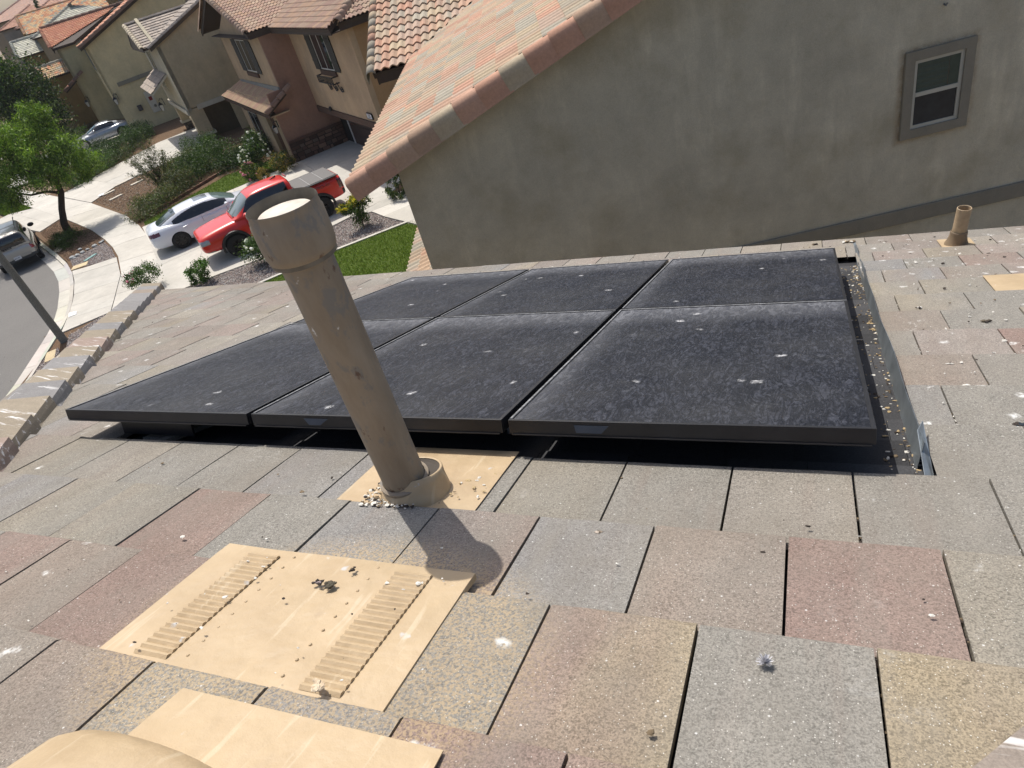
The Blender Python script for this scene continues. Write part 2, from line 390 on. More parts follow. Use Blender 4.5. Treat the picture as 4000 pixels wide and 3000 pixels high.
def mat_beige():
    t = NT('beige_painted_metal'); p = t.pos(); nz = t.noise(p, 5, 5, .65); n2 = t.noise(p, 22, 4, .7)
    col = t.mix(t.ramp(nz, .3, .72), (.43, .325, .195), (.49, .375, .235))
    col = t.mix(t.ramp(t.noise(p, 3.1, 5, .65), .45, .72, 0, .5), col, (.30, .215, .125))
    pd = t.n('VectorMath', _operation='ADD', i0=p, i1=t.n('VectorMath', _operation='SCALE', i0=t.n('TexNoise', Vector=p, Scale=40., Detail=3.).outputs['Color'], Scale=.03).outputs[0]).outputs[0]
    v = t.vor(pd, 14); pk = t.math('MULTIPLY', t.ramp(v.outputs['Distance'], .08, .16, 1, 0), t.math('GREATER_THAN', t.n('SeparateColor', Color=v.outputs['Color']).outputs[0], .5)); pk = t.math('MULTIPLY', pk, t.ramp(n2, .46, .56))
    col = t.mix(t.math('MULTIPLY', pk, .7), col, (.50, .53, .55))
    v2 = t.vor(pd, 8); wk = t.math('MULTIPLY', t.ramp(v2.outputs['Distance'], .05, .12, 1, 0), t.math('GREATER_THAN', t.n('SeparateColor', Color=v2.outputs['Color']).outputs[2], .78))
    col = t.mix(t.math('MULTIPLY', wk, .85), col, (.78, .76, .70))
    br = t.math('MULTIPLY', t.ramp(t.vor(p, 5.).outputs['Distance'], .03, .1, 1, 0), .5); col = t.mix(br, col, (.2, .13, .08))
    sc_ = t.math('MULTIPLY', t.ramp(t.noise(t.map(p, (30, 3, 3), (0, 0, .5)), 1., 3, .6), .6, .66), .5); col = t.mix(sc_, col, (.56, .47, .33))
    t.bump(t.math('ADD', t.math('MULTIPLY', t.noise(p, 6, 3), 5.), n2), .4, .008)
    return t.fin(col, .5, 0, .4)
def mat_pipe():
    t = NT('weathered_taupe_pipe'); p = t.pos(); nz = t.noise(t.map(p, (1, 1, .3)), 14, 5, .65)
    col = t.mix(t.ramp(nz, .3, .72), (.225, .178, .125), (.31, .258, .195))
    ch = t.math('MULTIPLY', t.ramp(t.noise(t.map(p, (1, 1, .6)), 20, 5, .7), .54, .62), .6); col = t.mix(ch, col, (.17, .17, .165))
    rs = t.math('MULTIPLY', t.ramp(t.noise(t.map(p, (1, 1, .5), (0, 0, 0), (3, 1, 2)), 20, 4, .7), .64, .70), .8); col = t.mix(rs, col, (.10, .05, .03))
    pd = t.n('VectorMath', _operation='ADD', i0=p, i1=t.n('VectorMath', _operation='SCALE', i0=t.n('TexNoise', Vector=p, Scale=60., Detail=3.).outputs['Color'], Scale=.03).outputs[0]).outputs[0]
    v = t.vor(t.map(pd, (1, 1, .35)), 22); wk = t.math('MULTIPLY', t.ramp(v.outputs['Distance'], .05, .13, 1, 0), t.math('GREATER_THAN', t.n('SeparateColor', Color=v.outputs['Color']).outputs[2], .6))
    col = t.mix(t.math('MULTIPLY', wk, .9), col, (.72, .71, .68))
    t.bump(nz, .25, .004); return t.fin(col, .62, .0, .4)
def mat_panel():
    t = NT('dusty_panel_glass'); o = t.obj(); s_ = t.n('SeparateXYZ', i0=o); ox, oy = s_.outputs[0], s_.outputs[1]
    d = t.n('TexNoise', Vector=t.map(o, (1, .35, 1)), Scale=5., Detail=4.).outputs['Color']
    q = t.n('VectorMath', _operation='ADD', i0=t.map(o, (1, .30, 1)), i1=t.n('VectorMath', _operation='SCALE', i0=d, Scale=.10).outputs[0]).outputs[0]
    w1 = t.noise(q, 34, 3, .62, 1.1); w2 = t.noise(t.map(o, (1, .5, 1)), 80, 2, .6, 1.2)
    rid = t.math('SUBTRACT', 1., t.math('ABSOLUTE', t.math('MULTIPLY', t.math('SUBTRACT', w1, .5), 9.)))
    rid = t.math('MAXIMUM', rid, 0.)
    base = t.mix(t.ramp(w2, .3, .7), (.008, .009, .014), (.050, .054, .068))
    col = t.mix(t.math('MULTIPLY', rid, .9), base, (.004, .005, .008))
    edge = t.math('ADD', t.ramp(oy, .34, 0.0, 0, .8), t.ramp(ox, .12, 0., 0, .45))   # dust silted against the low edge
    dust = t.math('MULTIPLY', t.math('MINIMUM', edge, .85), t.ramp(w1, .35, .62, .25, 1.))
    col = t.mix(dust, col, (.19, .195, .21))
    lo = t.ramp(t.noise(o, 2.2, 4, .6), .4, .7, 0, .10); col = t.mix(lo, col, (.17, .165, .15))
    pw = t.pos(); vz_ = t.n('Value').outputs[0]; vz_.default_value = .10; wm = white_marks(t, pw, vz_, False)
    col = t.mix(t.math('MULTIPLY', wm, .75), col, (.66, .66, .66))
    t.bump(t.math('ADD', t.math('MULTIPLY', rid, -.8), w2), .35, .003)
    return t.fin(col, t.ramp(w2, .3, .7, .42, .6), 0, .22)
M_TILE, M_CAP, M_BEIGE, M_PIPE, M_PANEL = mat_slate(), mat_cap(), mat_beige(), mat_pipe(), mat_panel()
M_BLACKAL = plain('black_anodised_frame', (.014, .014, .016), .38, 0, .5, var=.3, vs=9)
M_SHING = vcol('asphalt_shingle', .95, .35, 160, .6, .003)
M_GALV = plain('galvanised_sheet', (.22, .25, .27), .42, .55, .5, var=.3, vs=8)
M_CRUMB = vcol('dry_droppings_and_dirt', .9, .3, 120, .5, .003)
def mat_mud():
    t = NT('dirt'); t.fin((.07, .055, .04), .95); return t.m

PAL = [srgb('#98948b'), srgb('#9e998e'), srgb('#a49e92'), srgb('#a0948a'), srgb('#a59287'), srgb('#a1988c'), srgb('#a69d8c'), srgb('#aa9e86'), srgb('#999896'), srgb('#9f998e'), srgb('#9c968b'), srgb('#a09384')]
TK = .72
def mute(c, k=.36):
    g = (c[0]+c[1]+c[2])/3*1.0; w = (1.045, 1.0, .925)
    return tuple(c[i]*(1-k)+g*w[i]*k for i in range(3))
PAL = [mute(tuple(c*TK for c in q)) for q in PAL]
EXP = .362; TW = .3085
# ------------------------------------------------------------------ the house we stand on
house = empty('house', (0, 0, 0), 0, 'own house whose flat concrete tiled roof fills the foreground, carrying the solar panels', 'house')
def under():
    # deck below the tiles, with the sunk bed under the panels, hip on the left
    mb = MB()
    E0 = -.60
    def hip(v): return E0-.942*v
    for (poly, h) in (([(hip(4.30), 4.30), (7.2, 4.30), (7.2, -2.2), (hip(-2.2), -2.2)], .20),):
        mb.slab([RU(u, v, h) for u, v in poly], NR*-.12)
    mb.build('roof_deck', plain('roofing_felt', (.03, .03, .032), .9), house)
    mb = MB()
    for a, b in (((-4.65, 4.22), (7.0, 4.22)),):
        p0, p1 = RU(a[0], a[1], .34), RU(b[0], b[1], .34); z0 = ZG
        mb.bx(-4.6, p0.y-.32, z0, 7.0, p0.y-.22, p0.z-.05)
        mb.bx(-4.6, -3, z0, -4.5, p0.y-.32, p0.z-.05)
    mb.build('wall', stucco('own_stucco', srgb('#a39a86')), house)
    mb = MB(); e = RU(0, 4.30, .18)
    mb.bx(-4.95, e.y+.005, e.z-.22, 7.2, e.y+.03, e.z-.01); mb.bx(-4.95, e.y-.38, e.z-.22, 7.0, e.y, e.z-.19)
    mb.build('fascia', plain('fascia_taupe', srgb('#75695a'), .7), house)
under()
KEY = dict(g='#98948a #98948a', b='#969594 #99968f', t='#a69a84 #a0988a', y='#ac9974 #a8987c', p='#a48a7c #a08a7e', q='#a3907f #9c8f82', gt='#9c958a #a39a8a', tg='#a39985 #989488', pg='#a18c80 #98938b', gp='#98938b #a18b7e', yp='#a5897a #ac9a76', r='#9f8074 #a28678')
SEEN = {(12, 10): 'tg', (12, 9): 'gt', (12, 8): 'g', (12, 7): 'g', (12, 6): 'b', (12, 5): 'b', (12, 4): 'g', (12, 3): 'tg', (12, 2): 'g', (12, 1): 'gt', (12, 0): 'g', (12, -1): 'g', (13, 9): 'b', (13, 8): 'tg', (13, 7): 'tg', (13, 6): 'r', (13, 5): 'g', (13, 4): 'b', (13, 3): 'gp', (13, 2): 'b', (13, 1): 'q', (13, 0): 'r', (13, -1): 'tg', (14, 8): 'r', (14, 7): 'q', (14, 6): 'r', (14, 3): 'g', (14, 2): 'yp', (14, 1): 'g', (14, 0): 'y', (15, 5): 'q', (15, 4): 'g', (15, 3): 'b', (15, 2): 'r', (15, 1): 'yp', (11, -1): 'g', (10, -1): 'g', (10, 0): 'b', (9, -1): 'q', (7, -1): 'q', (7, -2): 'g', (5, -2): 'tg', (6, -2): 'g', (6, 0): 't', (5, -3): 'q', (8, -2): 'r', (3, -2): 'g', (3, -3): 'p'}
def seen(x, y):
    r = round(y/EXP); c = round(x/TW-(.5 if r % 2 else 0)); k = SEEN.get((r, c))
    if not k: return None
    a, b = KEY[k].split(); f = TK; return mute(tuple(q*f for q in srgb(b))), mute(tuple(q*f for q in srgb(a)))
def near_tiles():
    v0 = .02+12*EXP
    O = RU(3.44, v0, .160)
    def poly(u): return u
    # x = 3.44-u (to the left), y = v0-v (up the slope)
    H = lambda v: (3.44-(-.60-.942*v), v0-v)
    Q = lambda u, v: (3.44-u, v0-v)
    va, vz = .0205, 3.6395
    parts = [([Q(7.0, va), Q(7.0, -2.3), H(-2.3), H(va)], 130), ([Q(7.0, vz), Q(3.335, vz), Q(3.335, va), Q(7.0, va)], 70),
             ([Q(.20, va), Q(.20, vz), H(vz), H(va)], 70), ([Q(7.0, vz), Q(7.0, v0), H(v0), H(vz)], 30)]
    for i, (P, nm) in enumerate(parts):
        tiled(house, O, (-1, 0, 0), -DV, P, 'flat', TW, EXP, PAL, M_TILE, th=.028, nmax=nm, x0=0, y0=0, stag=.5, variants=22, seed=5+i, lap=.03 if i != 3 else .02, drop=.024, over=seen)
    # the slope on the far side of the hip, one joined course-work seen edge on
    X2 = Vector((-1, 0, 0)).cross(Vector((0, 0, 1))); h0 = RU(-.60, 0, .160)
    Y2 = Vector((CS, 0, SN)); N2 = Vector((-SN, 0, CS)); XX = Y2.cross(N2)
    L = 4.37*CS; eave_x = h0.x-.942*4.37; O2 = Vector((eave_x, RU(0, 4.37, 0).y, RU(0, 4.37, .160).z))
    P2 = [(0, 0), (L+2.0, 0), (L+2.0, 4.37+1.5), (4.37*.942+1.5*.942, 4.37+1.5)]
    P2 = [(0, 0), (L+1.9, 0), (L+1.9, (L+1.9)/CS)]
    tiled(house, O2, XX, Y2, P2, 'flat', TW, EXP, PAL, M_TILE, th=.028, nmax=0, stag=.5, seed=8, drop=.024)
    c0 = RU(-.60-.942*4.42, 4.42, .098); c1 = RU(-.60+.942*1.6, -1.6, .098)
    sx = Vector((-.942*CS, CS, 0))
    cp = [(-.20, -.085), (-.197, -.052), (0, .022), (.197, -.052), (.20, -.085)]
    cap_tiles(house, c0, c1, [tuple(.78*z for z in srgb(c)) for c in ('#9c958b', '#a3978a', '#a8968a', '#a59a88', '#989694')], M_CAP, ex=.345, name='hip_cap_tile', prof=cp, seg=3, th=.032, seed=12)
near_tiles()
m = MB(); m.cur = tuple(.75*z for z in srgb('#9c9186')); m.slab([RU(3.215, -.99, .108), RU(3.335, -.845, .108), RU(3.62, -1.10, .100), RU(3.50, -1.30, .100)], NR*-.022); m.build('ridge_cap_tile', M_CAP, house)

# bed of composition shingle under and beside the panels
def bed():
    r = random.Random(4)
    k = 0; mb = MB()
    for i in range(19):
        v1 = .0+(i+1)*.18; 
        if v1 > 3.62: break
        v0_ = v1-.20; u = .20
        while u < 3.44:
            w = min(r.uniform(.18, .34), 3.44-u)
            if w < .03: break
            g = r.uniform(.035, .065); mb.cur = (g*1.02, g*1.03, g*1.08)
            mb.slab([RU(u+.002, v1, .186), RU(u+w, v1, .186), RU(u+w, v0_, .193), RU(u+.002, v0_, .193)], NR*-.005); u += w
    tag(mb.build('composition_shingles', M_SHING, house), kind='stuff')
    # grey cut tile ends and a wooden batten in the shadow at the left end
    mb = MB(); g = (.20, .2, .19)
    for (u, v, w, l, h, rz) in ((.30, .10, .10, .34, .165, .12), (.44, .02, .05, .30, .15, .05)):
        mb.cur = g; mb.slab([RU(u, v, h), RU(u+w, v, h), RU(u+w+.05, v+l, h+.01), RU(u+.05, v+l, h+.01)], NR*-.02)
    mb.build('cut_tile_end', M_TILE, house)
bed()

# ------------------------------------------------------------------ solar panels
PW, PL, PG = 1.046, 1.530, .0239
def panel_proto():
    root = empty('solar_panel', (0, 0, 0))
    F = .012; D = .046; w, l = PW, PL
    mb = MB()   # local: x = u, y = up the slope, z = out; origin at low left corner of the top face
    mb.bx(F, F, -.006, w-F, l-F, -.003)
    mb.build('glass', M_PANEL, root)
    def rail(x0, y0, x1, y1, name='frame_rail'):
        m = MB(); m.bx(x0, y0, -D, x1, y1, 0); m.build(name, M_BLACKAL, root, bev=.0012)
    rail(0, 0, w, F); rail(0, l-F, w, l); rail(0, F, F, l-F); rail(w-F, F, w, l-F)
    m = MB(); m.bx(.002, .0015, .0002, w-.002, F*1.1, .0011); m.bx(.0015, F, .0002, F*.7, l-F, .0011); m.build('dusty_rim_highlight', plain('dusty_frame_highlight', (.20, .205, .21), .8, var=.5, vs=40), root)  # white rim highlight of the dusty frame edges, painted as pale strips
    m = MB(); m.bx(.01, l-.03, -D-.003, w-.01, l+.006, -D); m.build('frame_flange', M_BLACKAL, root)
    m = MB(); m.bx(F, F, -.02, w-F, l-F, -.012); m.build('backsheet', plain('panel_backsheet', (.02, .02, .02), .6), root)
    return root
pn = panel_proto()
def copy_tree(o, parent=None):
    c = o.copy(); COL.objects.link(c); c.parent = parent
    if parent: c.matrix_parent_inverse = o.matrix_parent_inverse.copy()
    for ch in list(o.children): copy_tree(ch, c)
    return c
lab = {(0, 0): 'near left black solar panel, its frame corner pointing at the hip tiles', (1, 0): 'middle black solar panel of the near row, behind the foot of the tall vent pipe',
       (2, 0): 'near right black solar panel, largest in view, beside the bent metal flashing', (0, 1): 'far left black solar panel, the slimmest in view, nearest the street', (1, 1): 'far row black solar panel between the far left and far right ones',
       (2, 1): 'far right black solar panel with white splashes near its outer corner'}
for i in range(3):
    for j in range(2):
        o = pn if (i, j) == (0, 0) else copy_tree(pn)
        o.matrix_world = roofM(i*(PW+PG), (j+1)*PL+j*.016, 0)
        tag(o, lab[(i, j)], 'solar panel', 'solar panels in two rows of three')
# mounting: skirt rails and feet belong to a rack of their own
rk = empty('mounting_rack', RU(0, 0, .19), 0, 'black rails, feet and clamps carrying the solar panels just above the roof', 'panel mount')
rkM = rk.matrix_world
for v in (.28, 1.22, 1.85, 2.8):
    m = MB(); o = RU(.03, v, .09)-RU(0, 0, .19); m.box(o, (3.05, 0, 0), DV*.04, NR*.04); m.build('rail', M_BLACKAL, rk)
    for u in (.35, 1.2, 2.0, 2.85):
        m = MB(); m.box(RU(u, v, .17)-RU(0, 0, .19), (.05, 0, 0), DV*.06, NR*.08); m.build('foot', plain('mill_aluminium', (.4, .4, .4), .4, .8), rk)
m = MB(); m.box(RU(.22, -.02+.10, .14)-RU(0, 0, .19), (.42, 0, 0), DV*.01, NR*.085); m.build('end_plate', M_BLACKAL, rk)
for (u, sh) in ((1.32, 0), (2.36, 1)):
    m = MB(); m.slab([RU(u, -.0022, .012)-RU(0, 0, .19), RU(u+.11, -.0022, .012)-RU(0, 0, .19), RU(u+(.085 if sh else .07), -.0022, .037)-RU(0, 0, .19), RU(u+(.005 if sh else .02), -.0022, .037)-RU(0, 0, .19)], DV*-.0006)
    m.build('worn_tape', plain('grey_tape', (.06, .075, .10), .5), rk)

# ------------------------------------------------------------------ bent metal flashing right of the panels
fl = empty('metal_flashing', RU(3.3, 2, .19), 0, 'long bent strip of galvanised flashing beside the right edge of the panels', 'flashing')
o0 = RU(3.3, 2, .19); mb = MB(); n = 26; r = random.Random(3)
for i in range(n):
    v = .16+i*(3.9/n); v2 = v+3.9/n
    def pt(vv, k):
        b = .004*math.sin(vv*2.2)+.003*math.sin(vv*6.1+1); h = .088 if vv < 2.9 else .088*max(.1, (4.1-vv)/1.2)
        base = .19 if vv < 3.55 else .19-.06*min(1, (vv-3.55)/.1); h = min(h, .085 if vv < 3.5 else .05)
        u = 3.302+.011*vv+(.012+b)*k
        return RU(u, vv, base-h*k)-o0
    mb.add([pt(v, 0), pt(v2, 0), pt(v2, 1), pt(v, 1)], [(0, 1, 2, 3)])
fo = mb.build('upstand', M_GALV, fl); sm = fo.modifiers.new('thickness', 'SOLIDIFY'); sm.thickness = .0016
mb = MB(); mb.slab([RU(3.312, .03, .185)-o0, RU(3.335, .05, .185)-o0, RU(3.332, .30, .095)-o0, RU(3.312, .24, .10)-o0], (-.002, 0, 0)); mb.build('bent_end', M_GALV, fl)
m = MB(); m.slab([RU(-.10, 3.35, .12), RU(.06, 3.30, .06), RU(.09, 3.36, .12)], NR*-.002+DV*.002)
tag(m.build('bent_flashing_tip', M_GALV), 'small dark metal flashing tip poking up at the far left corner of the panels', 'flashing')

# ------------------------------------------------------------------ tall vent pipe
vb = RU(1.905, -.262, .145)
vp = empty('vent_pipe', vb, 0, 'tall taupe vent pipe with a wider capped top standing on the roof before the panels', 'vent pipe')
LEAN = rad(1.4); dx = Vector((math.sin(LEAN), 0, math.cos(LEAN)))
RM = Matrix.Rotation(LEAN, 4, 'Y')
def lt(prof, name, mat=M_PIPE, seg=40, off=(0, 0, 0)):
    m = MB(); m.lathe(prof, (0, 0, 0), seg, M=Matrix.Translation(off) @ RM); m.sm = True; o = m.build(name, mat, vp); e = o.modifiers.new('split', 'EDGE_SPLIT'); e.split_angle = rad(40); return o
lt([(.0645, -.10), (.0645, .82)], 'shaft')
lt([(.083, .955), (.084, .950), (.082, .943), (.084, .936), (.084, .93), (.0868, .924), (.087, .865), (.086, .855), (.0862, .848), (.082, .832), (.0655, .818), (.0645, .81)], 'cap')
lt([(.080, .82), (.0815, .95), (.083, .955)], 'cap_lining', plain('cap_lining', srgb('#6f685c'), .6, var=.3, vs=20))
lt([(.0, .940), (.062, .936), (.070, .929), (.072, .917), (.072, .88)], 'cap_disc', plain('limed_cap_disc', (.60, .55, .47), .8, var=.25, vs=18))
lt([(.0665, .078), (.076, .072), (.0765, .067), (.074, .060), (.068, .054)], 'storm_collar')
# flashing sheet and cone, in the plane of the roof
def rl(u, v, h): return RU(u, v, h)-vb
m = MB(); m.slab([rl(1.67, -.352, .1515), rl(2.15, -.352, .1515), rl(2.15, .030, .126), rl(1.67, .030, .126)], NR*.0025); m.build('flashing_sheet', M_BEIGE, vp)
mc = MB(); prof = [(.112, -.012), (.104, .02), (.096, .05), (.093, .072), (.090, .074), (.085, .072)]
C4 = roofM(1.915, -.250, .140); C4.translation -= vb; mc.lathe(prof, (0, 0, 0), 40, M=C4); mc.sm = True; mc.build('flashing_cone', M_BEIGE, vp)
mc = MB(); mc.lathe([(.086, .070), (.075, .064), (.0, .06)], (0, 0, 0), 32, M=C4); mc.build('sealant', plain('dirty_sealant', (.06, .05, .04), .9), vp)

# ------------------------------------------------------------------ louvred attic vent
lb = RU(1.93, -.85, .12)
lv = empty('attic_vent', lb, 0, 'flat beige sheet metal attic vent with two columns of louvres, nearer than the tall pipe', 'roof vent')
LM = roofM(1.93, -.85, .118); LM.translation = Vector((0, 0, 0)); LI = LM
def lpt(u, v, z): return LM @ Vector((u-1.93, -(v+.85), z))
def shz(v): return np.interp(v, [-1.25, -1.05, -.69, -.62], [.160, .146, .127, .126])
def spt(u, v, dz=0.): return RU(u, v, shz(v)-dz)-lb
m = MB(); vv = [-1.25, -1.05, -.69, -.645]; uu = [1.545, 1.72, 1.95, 2.2, 2.305]
vs = [spt(u, v, .0015*math.sin(u*17+v*9)) for v in vv for u in uu]
vs += [spt(2.306, v, -.014) for v in vv]
m.add(vs, [(j*5+i, j*5+i+1, (j+1)*5+i+1, (j+1)*5+i) for j in range(3) for i in range(4)]+[(j*5+4, 20+j, 21+j, (j+1)*5+4) for j in range(3)])
m.build('sheet', M_BEIGE, lv)
mm = MB(); r = .0052; w = .098; seg = 4; vs = []; 
for i in range(seg+1):
    a = math.pi/2*i/seg
    for x in (0, w): vs.append((x, -.011*math.cos(a)+.0, .0065*math.sin(a)))
vs += [(0, .007, 0), (w, .007, 0)]
fs = [(2*i, 2*i+1, 2*i+3, 2*i+2) for i in range(seg+1)]+[(0, 2, 4, 6, 8, 10), (1, 11, 9, 7, 5, 3)]
mm.add(vs, fs); mm.sm = False; lme = mm.mesh('louvre', M_BEIGE)
for cu in (1.65, 2.108):
    for k in range(22):
        v = -.685-k*.0172
        T = roofM(cu, v, shz(v)-.0005); T.translation -= lb
        inst('louvre', lme, lv, T)
m = MB()
for k in range(9):
    for cu in (1.79, 2.05) : m.ball(spt(cu, -.67-k*.045), (.0045, .0045, .0035), 6, 4)
tag(m.build('rivets', M_BEIGE, lv), kind='stuff')
# hooded vent at the lower edge of the picture
hb = RU(2.1, -1.35, .12)
hv = empty('hooded_vent', hb, 0, 'beige sheet metal vent with a rounded hood, at the bottom edge nearest the camera', 'roof vent')
def hp(u, v, h): return RU(u, v, h)-hb
m = MB(); m.slab([hp(1.885, -1.125, .130), hp(2.47, -1.125, .130), hp(2.50, -1.7, .118), hp(1.87, -1.7, .118)], NR*.003); m.build('sheet', M_BEIGE, hv)
mb = MB(); ns = 14; rows = []
for j, v in enumerate((-1.285, -1.295, -1.33, -1.41, -1.65)):
    k = (0.02, .55, .85, 1, 1.05)[j]; row = []
    for i in range(ns+1):
        a = math.pi*i/ns; row.append(hp(1.985-.215*math.cos(a)*(.8+.2*k), v+.012*math.sin(a), .122-.085*k*math.sin(a)**.7))
    rows.append(row)
vs = [p for r_ in rows for p in r_]; N1 = ns+1
fs = [(j*N1+i, j*N1+i+1, (j+1)*N1+i+1, (j+1)*N1+i) for j in range(len(rows)-1) for i in range(ns)]
mb.add(vs, fs); mb.sm = True; mb.build('hood', M_BEIGE, hv)

# ------------------------------------------------------------------ small plumbing vent and small flashing on the right
pb = RU(3.975, 3.76, .14)
pv = empty('plumbing_vent', pb, 0, 'short tan plumbing vent pipe near the eave, right of the panels', 'vent pipe')
PM = Matrix.Rotation(rad(4), 4, 'Y')
def lp(prof, name, mat): m = MB(); m.lathe(prof, (0, 0, 0), 28, M=PM); m.sm = True; o = m.build(name, mat, pv); e = o.modifiers.new('split', 'EDGE_SPLIT'); e.split_angle = rad(40)
M_TAN = plain('tan_plastic_pipe', srgb('#a48f72'), .6, var=.2, vs=16)
lp([(.044, -.08), (.044, .27), (.041, .272), (.038, .27), (.038, .1)], 'pipe', M_TAN)
lp([(.075, .0), (.062, .03), (.053, .07), (.053, .09), (.051, .10), (.048, .102)], 'boot', plain('aged_rubber_boot', srgb('#7c6b55'), .7))
m = MB(); m.slab([RU(3.88, 3.63, .150)-pb, RU(4.08, 3.63, .150)-pb, RU(4.08, 3.93, .128)-pb, RU(3.88, 3.93, .128)-pb], NR*.002); m.build('flashing_sheet', M_BEIGE, pv)
m = MB(); m.slab([RU(3.90, 2.18, .1515), RU(4.5, 2.18, .1515), RU(4.5, 2.54, .127), RU(3.90, 2.54, .127)], NR*.003)
tag(m.build('flashing_sheet', M_BEIGE), 'small tan metal sheet let into the tiles at the right edge, littered with twigs', 'flashing')

# ------------------------------------------------------------------ litter on the roof
def crumb(mb, u, v, h, sz, col, rr, flat=.5):
    sz *= .72; p = RU(u, v, h); mb.ball(p+NR*sz*.12, (sz*rr.uniform(.5, 1.7), sz*rr.uniform(.4, 1.2), sz*flat*.7), 6, 4, .45, col)
rr = random.Random(21); mb = MB()
CW, CBk, CBr, CY = (.62, .60, .54), (.045, .036, .03), (.16, .12, .075), (.42, .32, .18)
def strew(n, u0, u1, v0, v1, h, smin, smax, pal, ex=1.):
    for _ in range(n):
        u, v = rr.uniform(u0, u1), rr.uniform(v0, v1)
        if h is None: hh = .138
        else: hh = h
        crumb(mb, u, v, hh, rr.uniform(smin, smax)*(rr.random()**ex*.8+.4), rr.choice(pal), rr)
strew(260, 3.42, 4.6, .2, 4.2, None, .004, .012, [CW, CW, CBk, CBr, CW])
strew(320, 3.22, 3.34, .06, 3.40, .188, .003, .010, [CW, CY, CBr, CBk, CW, CY])
strew(150, 3.30, 3.345, .06, 3.4, .186, .004, .012, [CY, CW, CY, CBr])
strew(60, -1.4, 3.4, 3.25, 4.3, None, .005, .012, [CBk, CBr, CW])
strew(90, -3.5, .0, .6, 4., None, .005, .013, [CBk, CBr, CW])
strew(60, .0, 3.4, -1.2, -.0, None, .003, .008, [CBk, CBr, CW])
strew(46, 3.4, 4.2, -1.2, .2, None, .003, .008, [CBk, CW, CW])
strew(120, 1.79, 1.97, -.375, -.33, .130, .004, .010, [CW, CBr, CBk, CW]); strew(90, 1.79, 1.84, -.35, -.18, .118, .004, .010, [CW, CBr, CBk, CW])
strew(26, 2.02, 2.14, -.32, -.02, .136, .004, .011, [CW, CY, CBr])
for k in range(26): crumb(mb, 1.5+rr.random()*.75, -1.05+rr.random()*.4, .12, rr.uniform(.003, .007), rr.choice([CW, CBk, CW]), rr)
# grit packed in the joints of the right hand tiles
for row in range(-3, 12):
    for c in range(-2, 5):
        u = 3.44+c*TW+(0 if row % 2 == 0 else .5*TW)
        if u < 3.0: continue
        for q in range(16): crumb(mb, u+rr.uniform(-.003, .003), .02+row*EXP-.01-rr.random()*.33, .152, rr.uniform(.0025, .005), rr.choice([CW, CBr, CBk, CBk]), rr)
tag(mb.build('roof_litter', M_CRUMB), 'crumbs of dry droppings, leaf bits and grit strewn over the tiles', 'litter', kind='stuff')
def clump(px_uv, h, sz, pal, label, cat, nm, n=9, stretch=(1, 1)):
    m = MB(); u, v = px_uv
    for k in range(n): crumb(m, u+rr.gauss(0, sz*.5)*stretch[0], v+rr.gauss(0, sz*.5)*stretch[1], h, sz*rr.uniform(.5, 1.1), rr.choice(pal), rr, .6)
    tag(m.build(nm, M_CRUMB), label, cat)
clump((2.0, -.70), .115, .010, [CBk, CBr], 'dark twisted pellet on the upper edge of the louvred vent', 'droppings', 'dry_pellet', 7, (.4, 1.4))
clump((1.94, -.765), .118, .009, [CBk, CBk, (.3, .25, .25)], 'left one of two dark clods side by side on the louvred vent', 'dirt clod', 'dirt_clod')
clump((1.975, -.765), .118, .011, [CBk, (.08, .07, .05)], 'right one of two dark clods side by side on the louvred vent', 'dirt clod', 'dirt_clod')
clump((2.165, -1.06), .122, .013, [(.62, .52, .38), (.5, .4, .28)], 'round tan dropping at the lower end of the right louvres', 'droppings', 'dry_dropping')
clump((3.83, 1.08), .142, .022, [CBk, (.1, .08, .05), CY], 'largest dark clump with a yellow smear, right of the panels', 'droppings', 'dry_dropping', 12, (1.5, .6))
clump((3.95, 1.10), .142, .018, [CW, CW, CBr], 'white curled dropping beside the largest dark clump at the right edge', 'droppings', 'dry_dropping', 10, (1.4, .5))
clump((3.74, 1.62), .142, .014, [CBk, (.12, .1, .07)], 'dark lump halfway up the white run on the right hand tiles', 'dirt clod', 'dirt_clod')
clump((3.52, 1.92), .142, .012, [CBk, CBk, CW], 'black folded leaf lying left of the white run on the right hand tiles', 'dry leaf', 'dry_leaf', 6, (2., .3))
clump((3.59, .40), .142, .012, [(.03, .04, .05), CBk], 'bluish black crumpled clod near the lower end of the flashing', 'dirt clod', 'dirt_clod')
clump((2.535, -.40), .136, .008, [CBr, (.4, .34, .28)], 'curled brown dropping lying across a tile joint below the panels', 'droppings', 'dry_dropping', 6, (1.6, .6))
clump((3.32, 4.20), .135, .022, [(.6, .5, .36), CW, CBr], 'heap of pale dry leaves on the eave at the end of the flashing', 'dry leaves', 'leaf_heap', 12, (1.6, .5))
clump((3.09, 4.20), .135, .016, [CBr, CBk], 'small brown leaf heap on the eave left of the pale one', 'dry leaves', 'leaf_heap', 8, (1.4, .5))
mb = MB(); u, v = 2.95, -.80
for k in range(90):
    a, b = rr.uniform(0, 6.28), rr.uniform(.1, 1.4); d = (Vector((math.cos(a), 0, 0))-DV*math.sin(a))*math.cos(b)+NR*math.sin(b); p = RU(u, v, .135)+NR*.008
    q = p+d*rr.uniform(.010, .018); s = d.cross(Vector((.3, .5, .8))).normalized()*.0016; mb.add([p-s, p+s, q+s*.4, q-s*.4], [(0, 1, 2, 3)], (.5, .5, .53))
tag(mb.build('feather_tuft', M_CRUMB), 'fluffy white feather tuft on a pink tile at the lower right', 'feather')
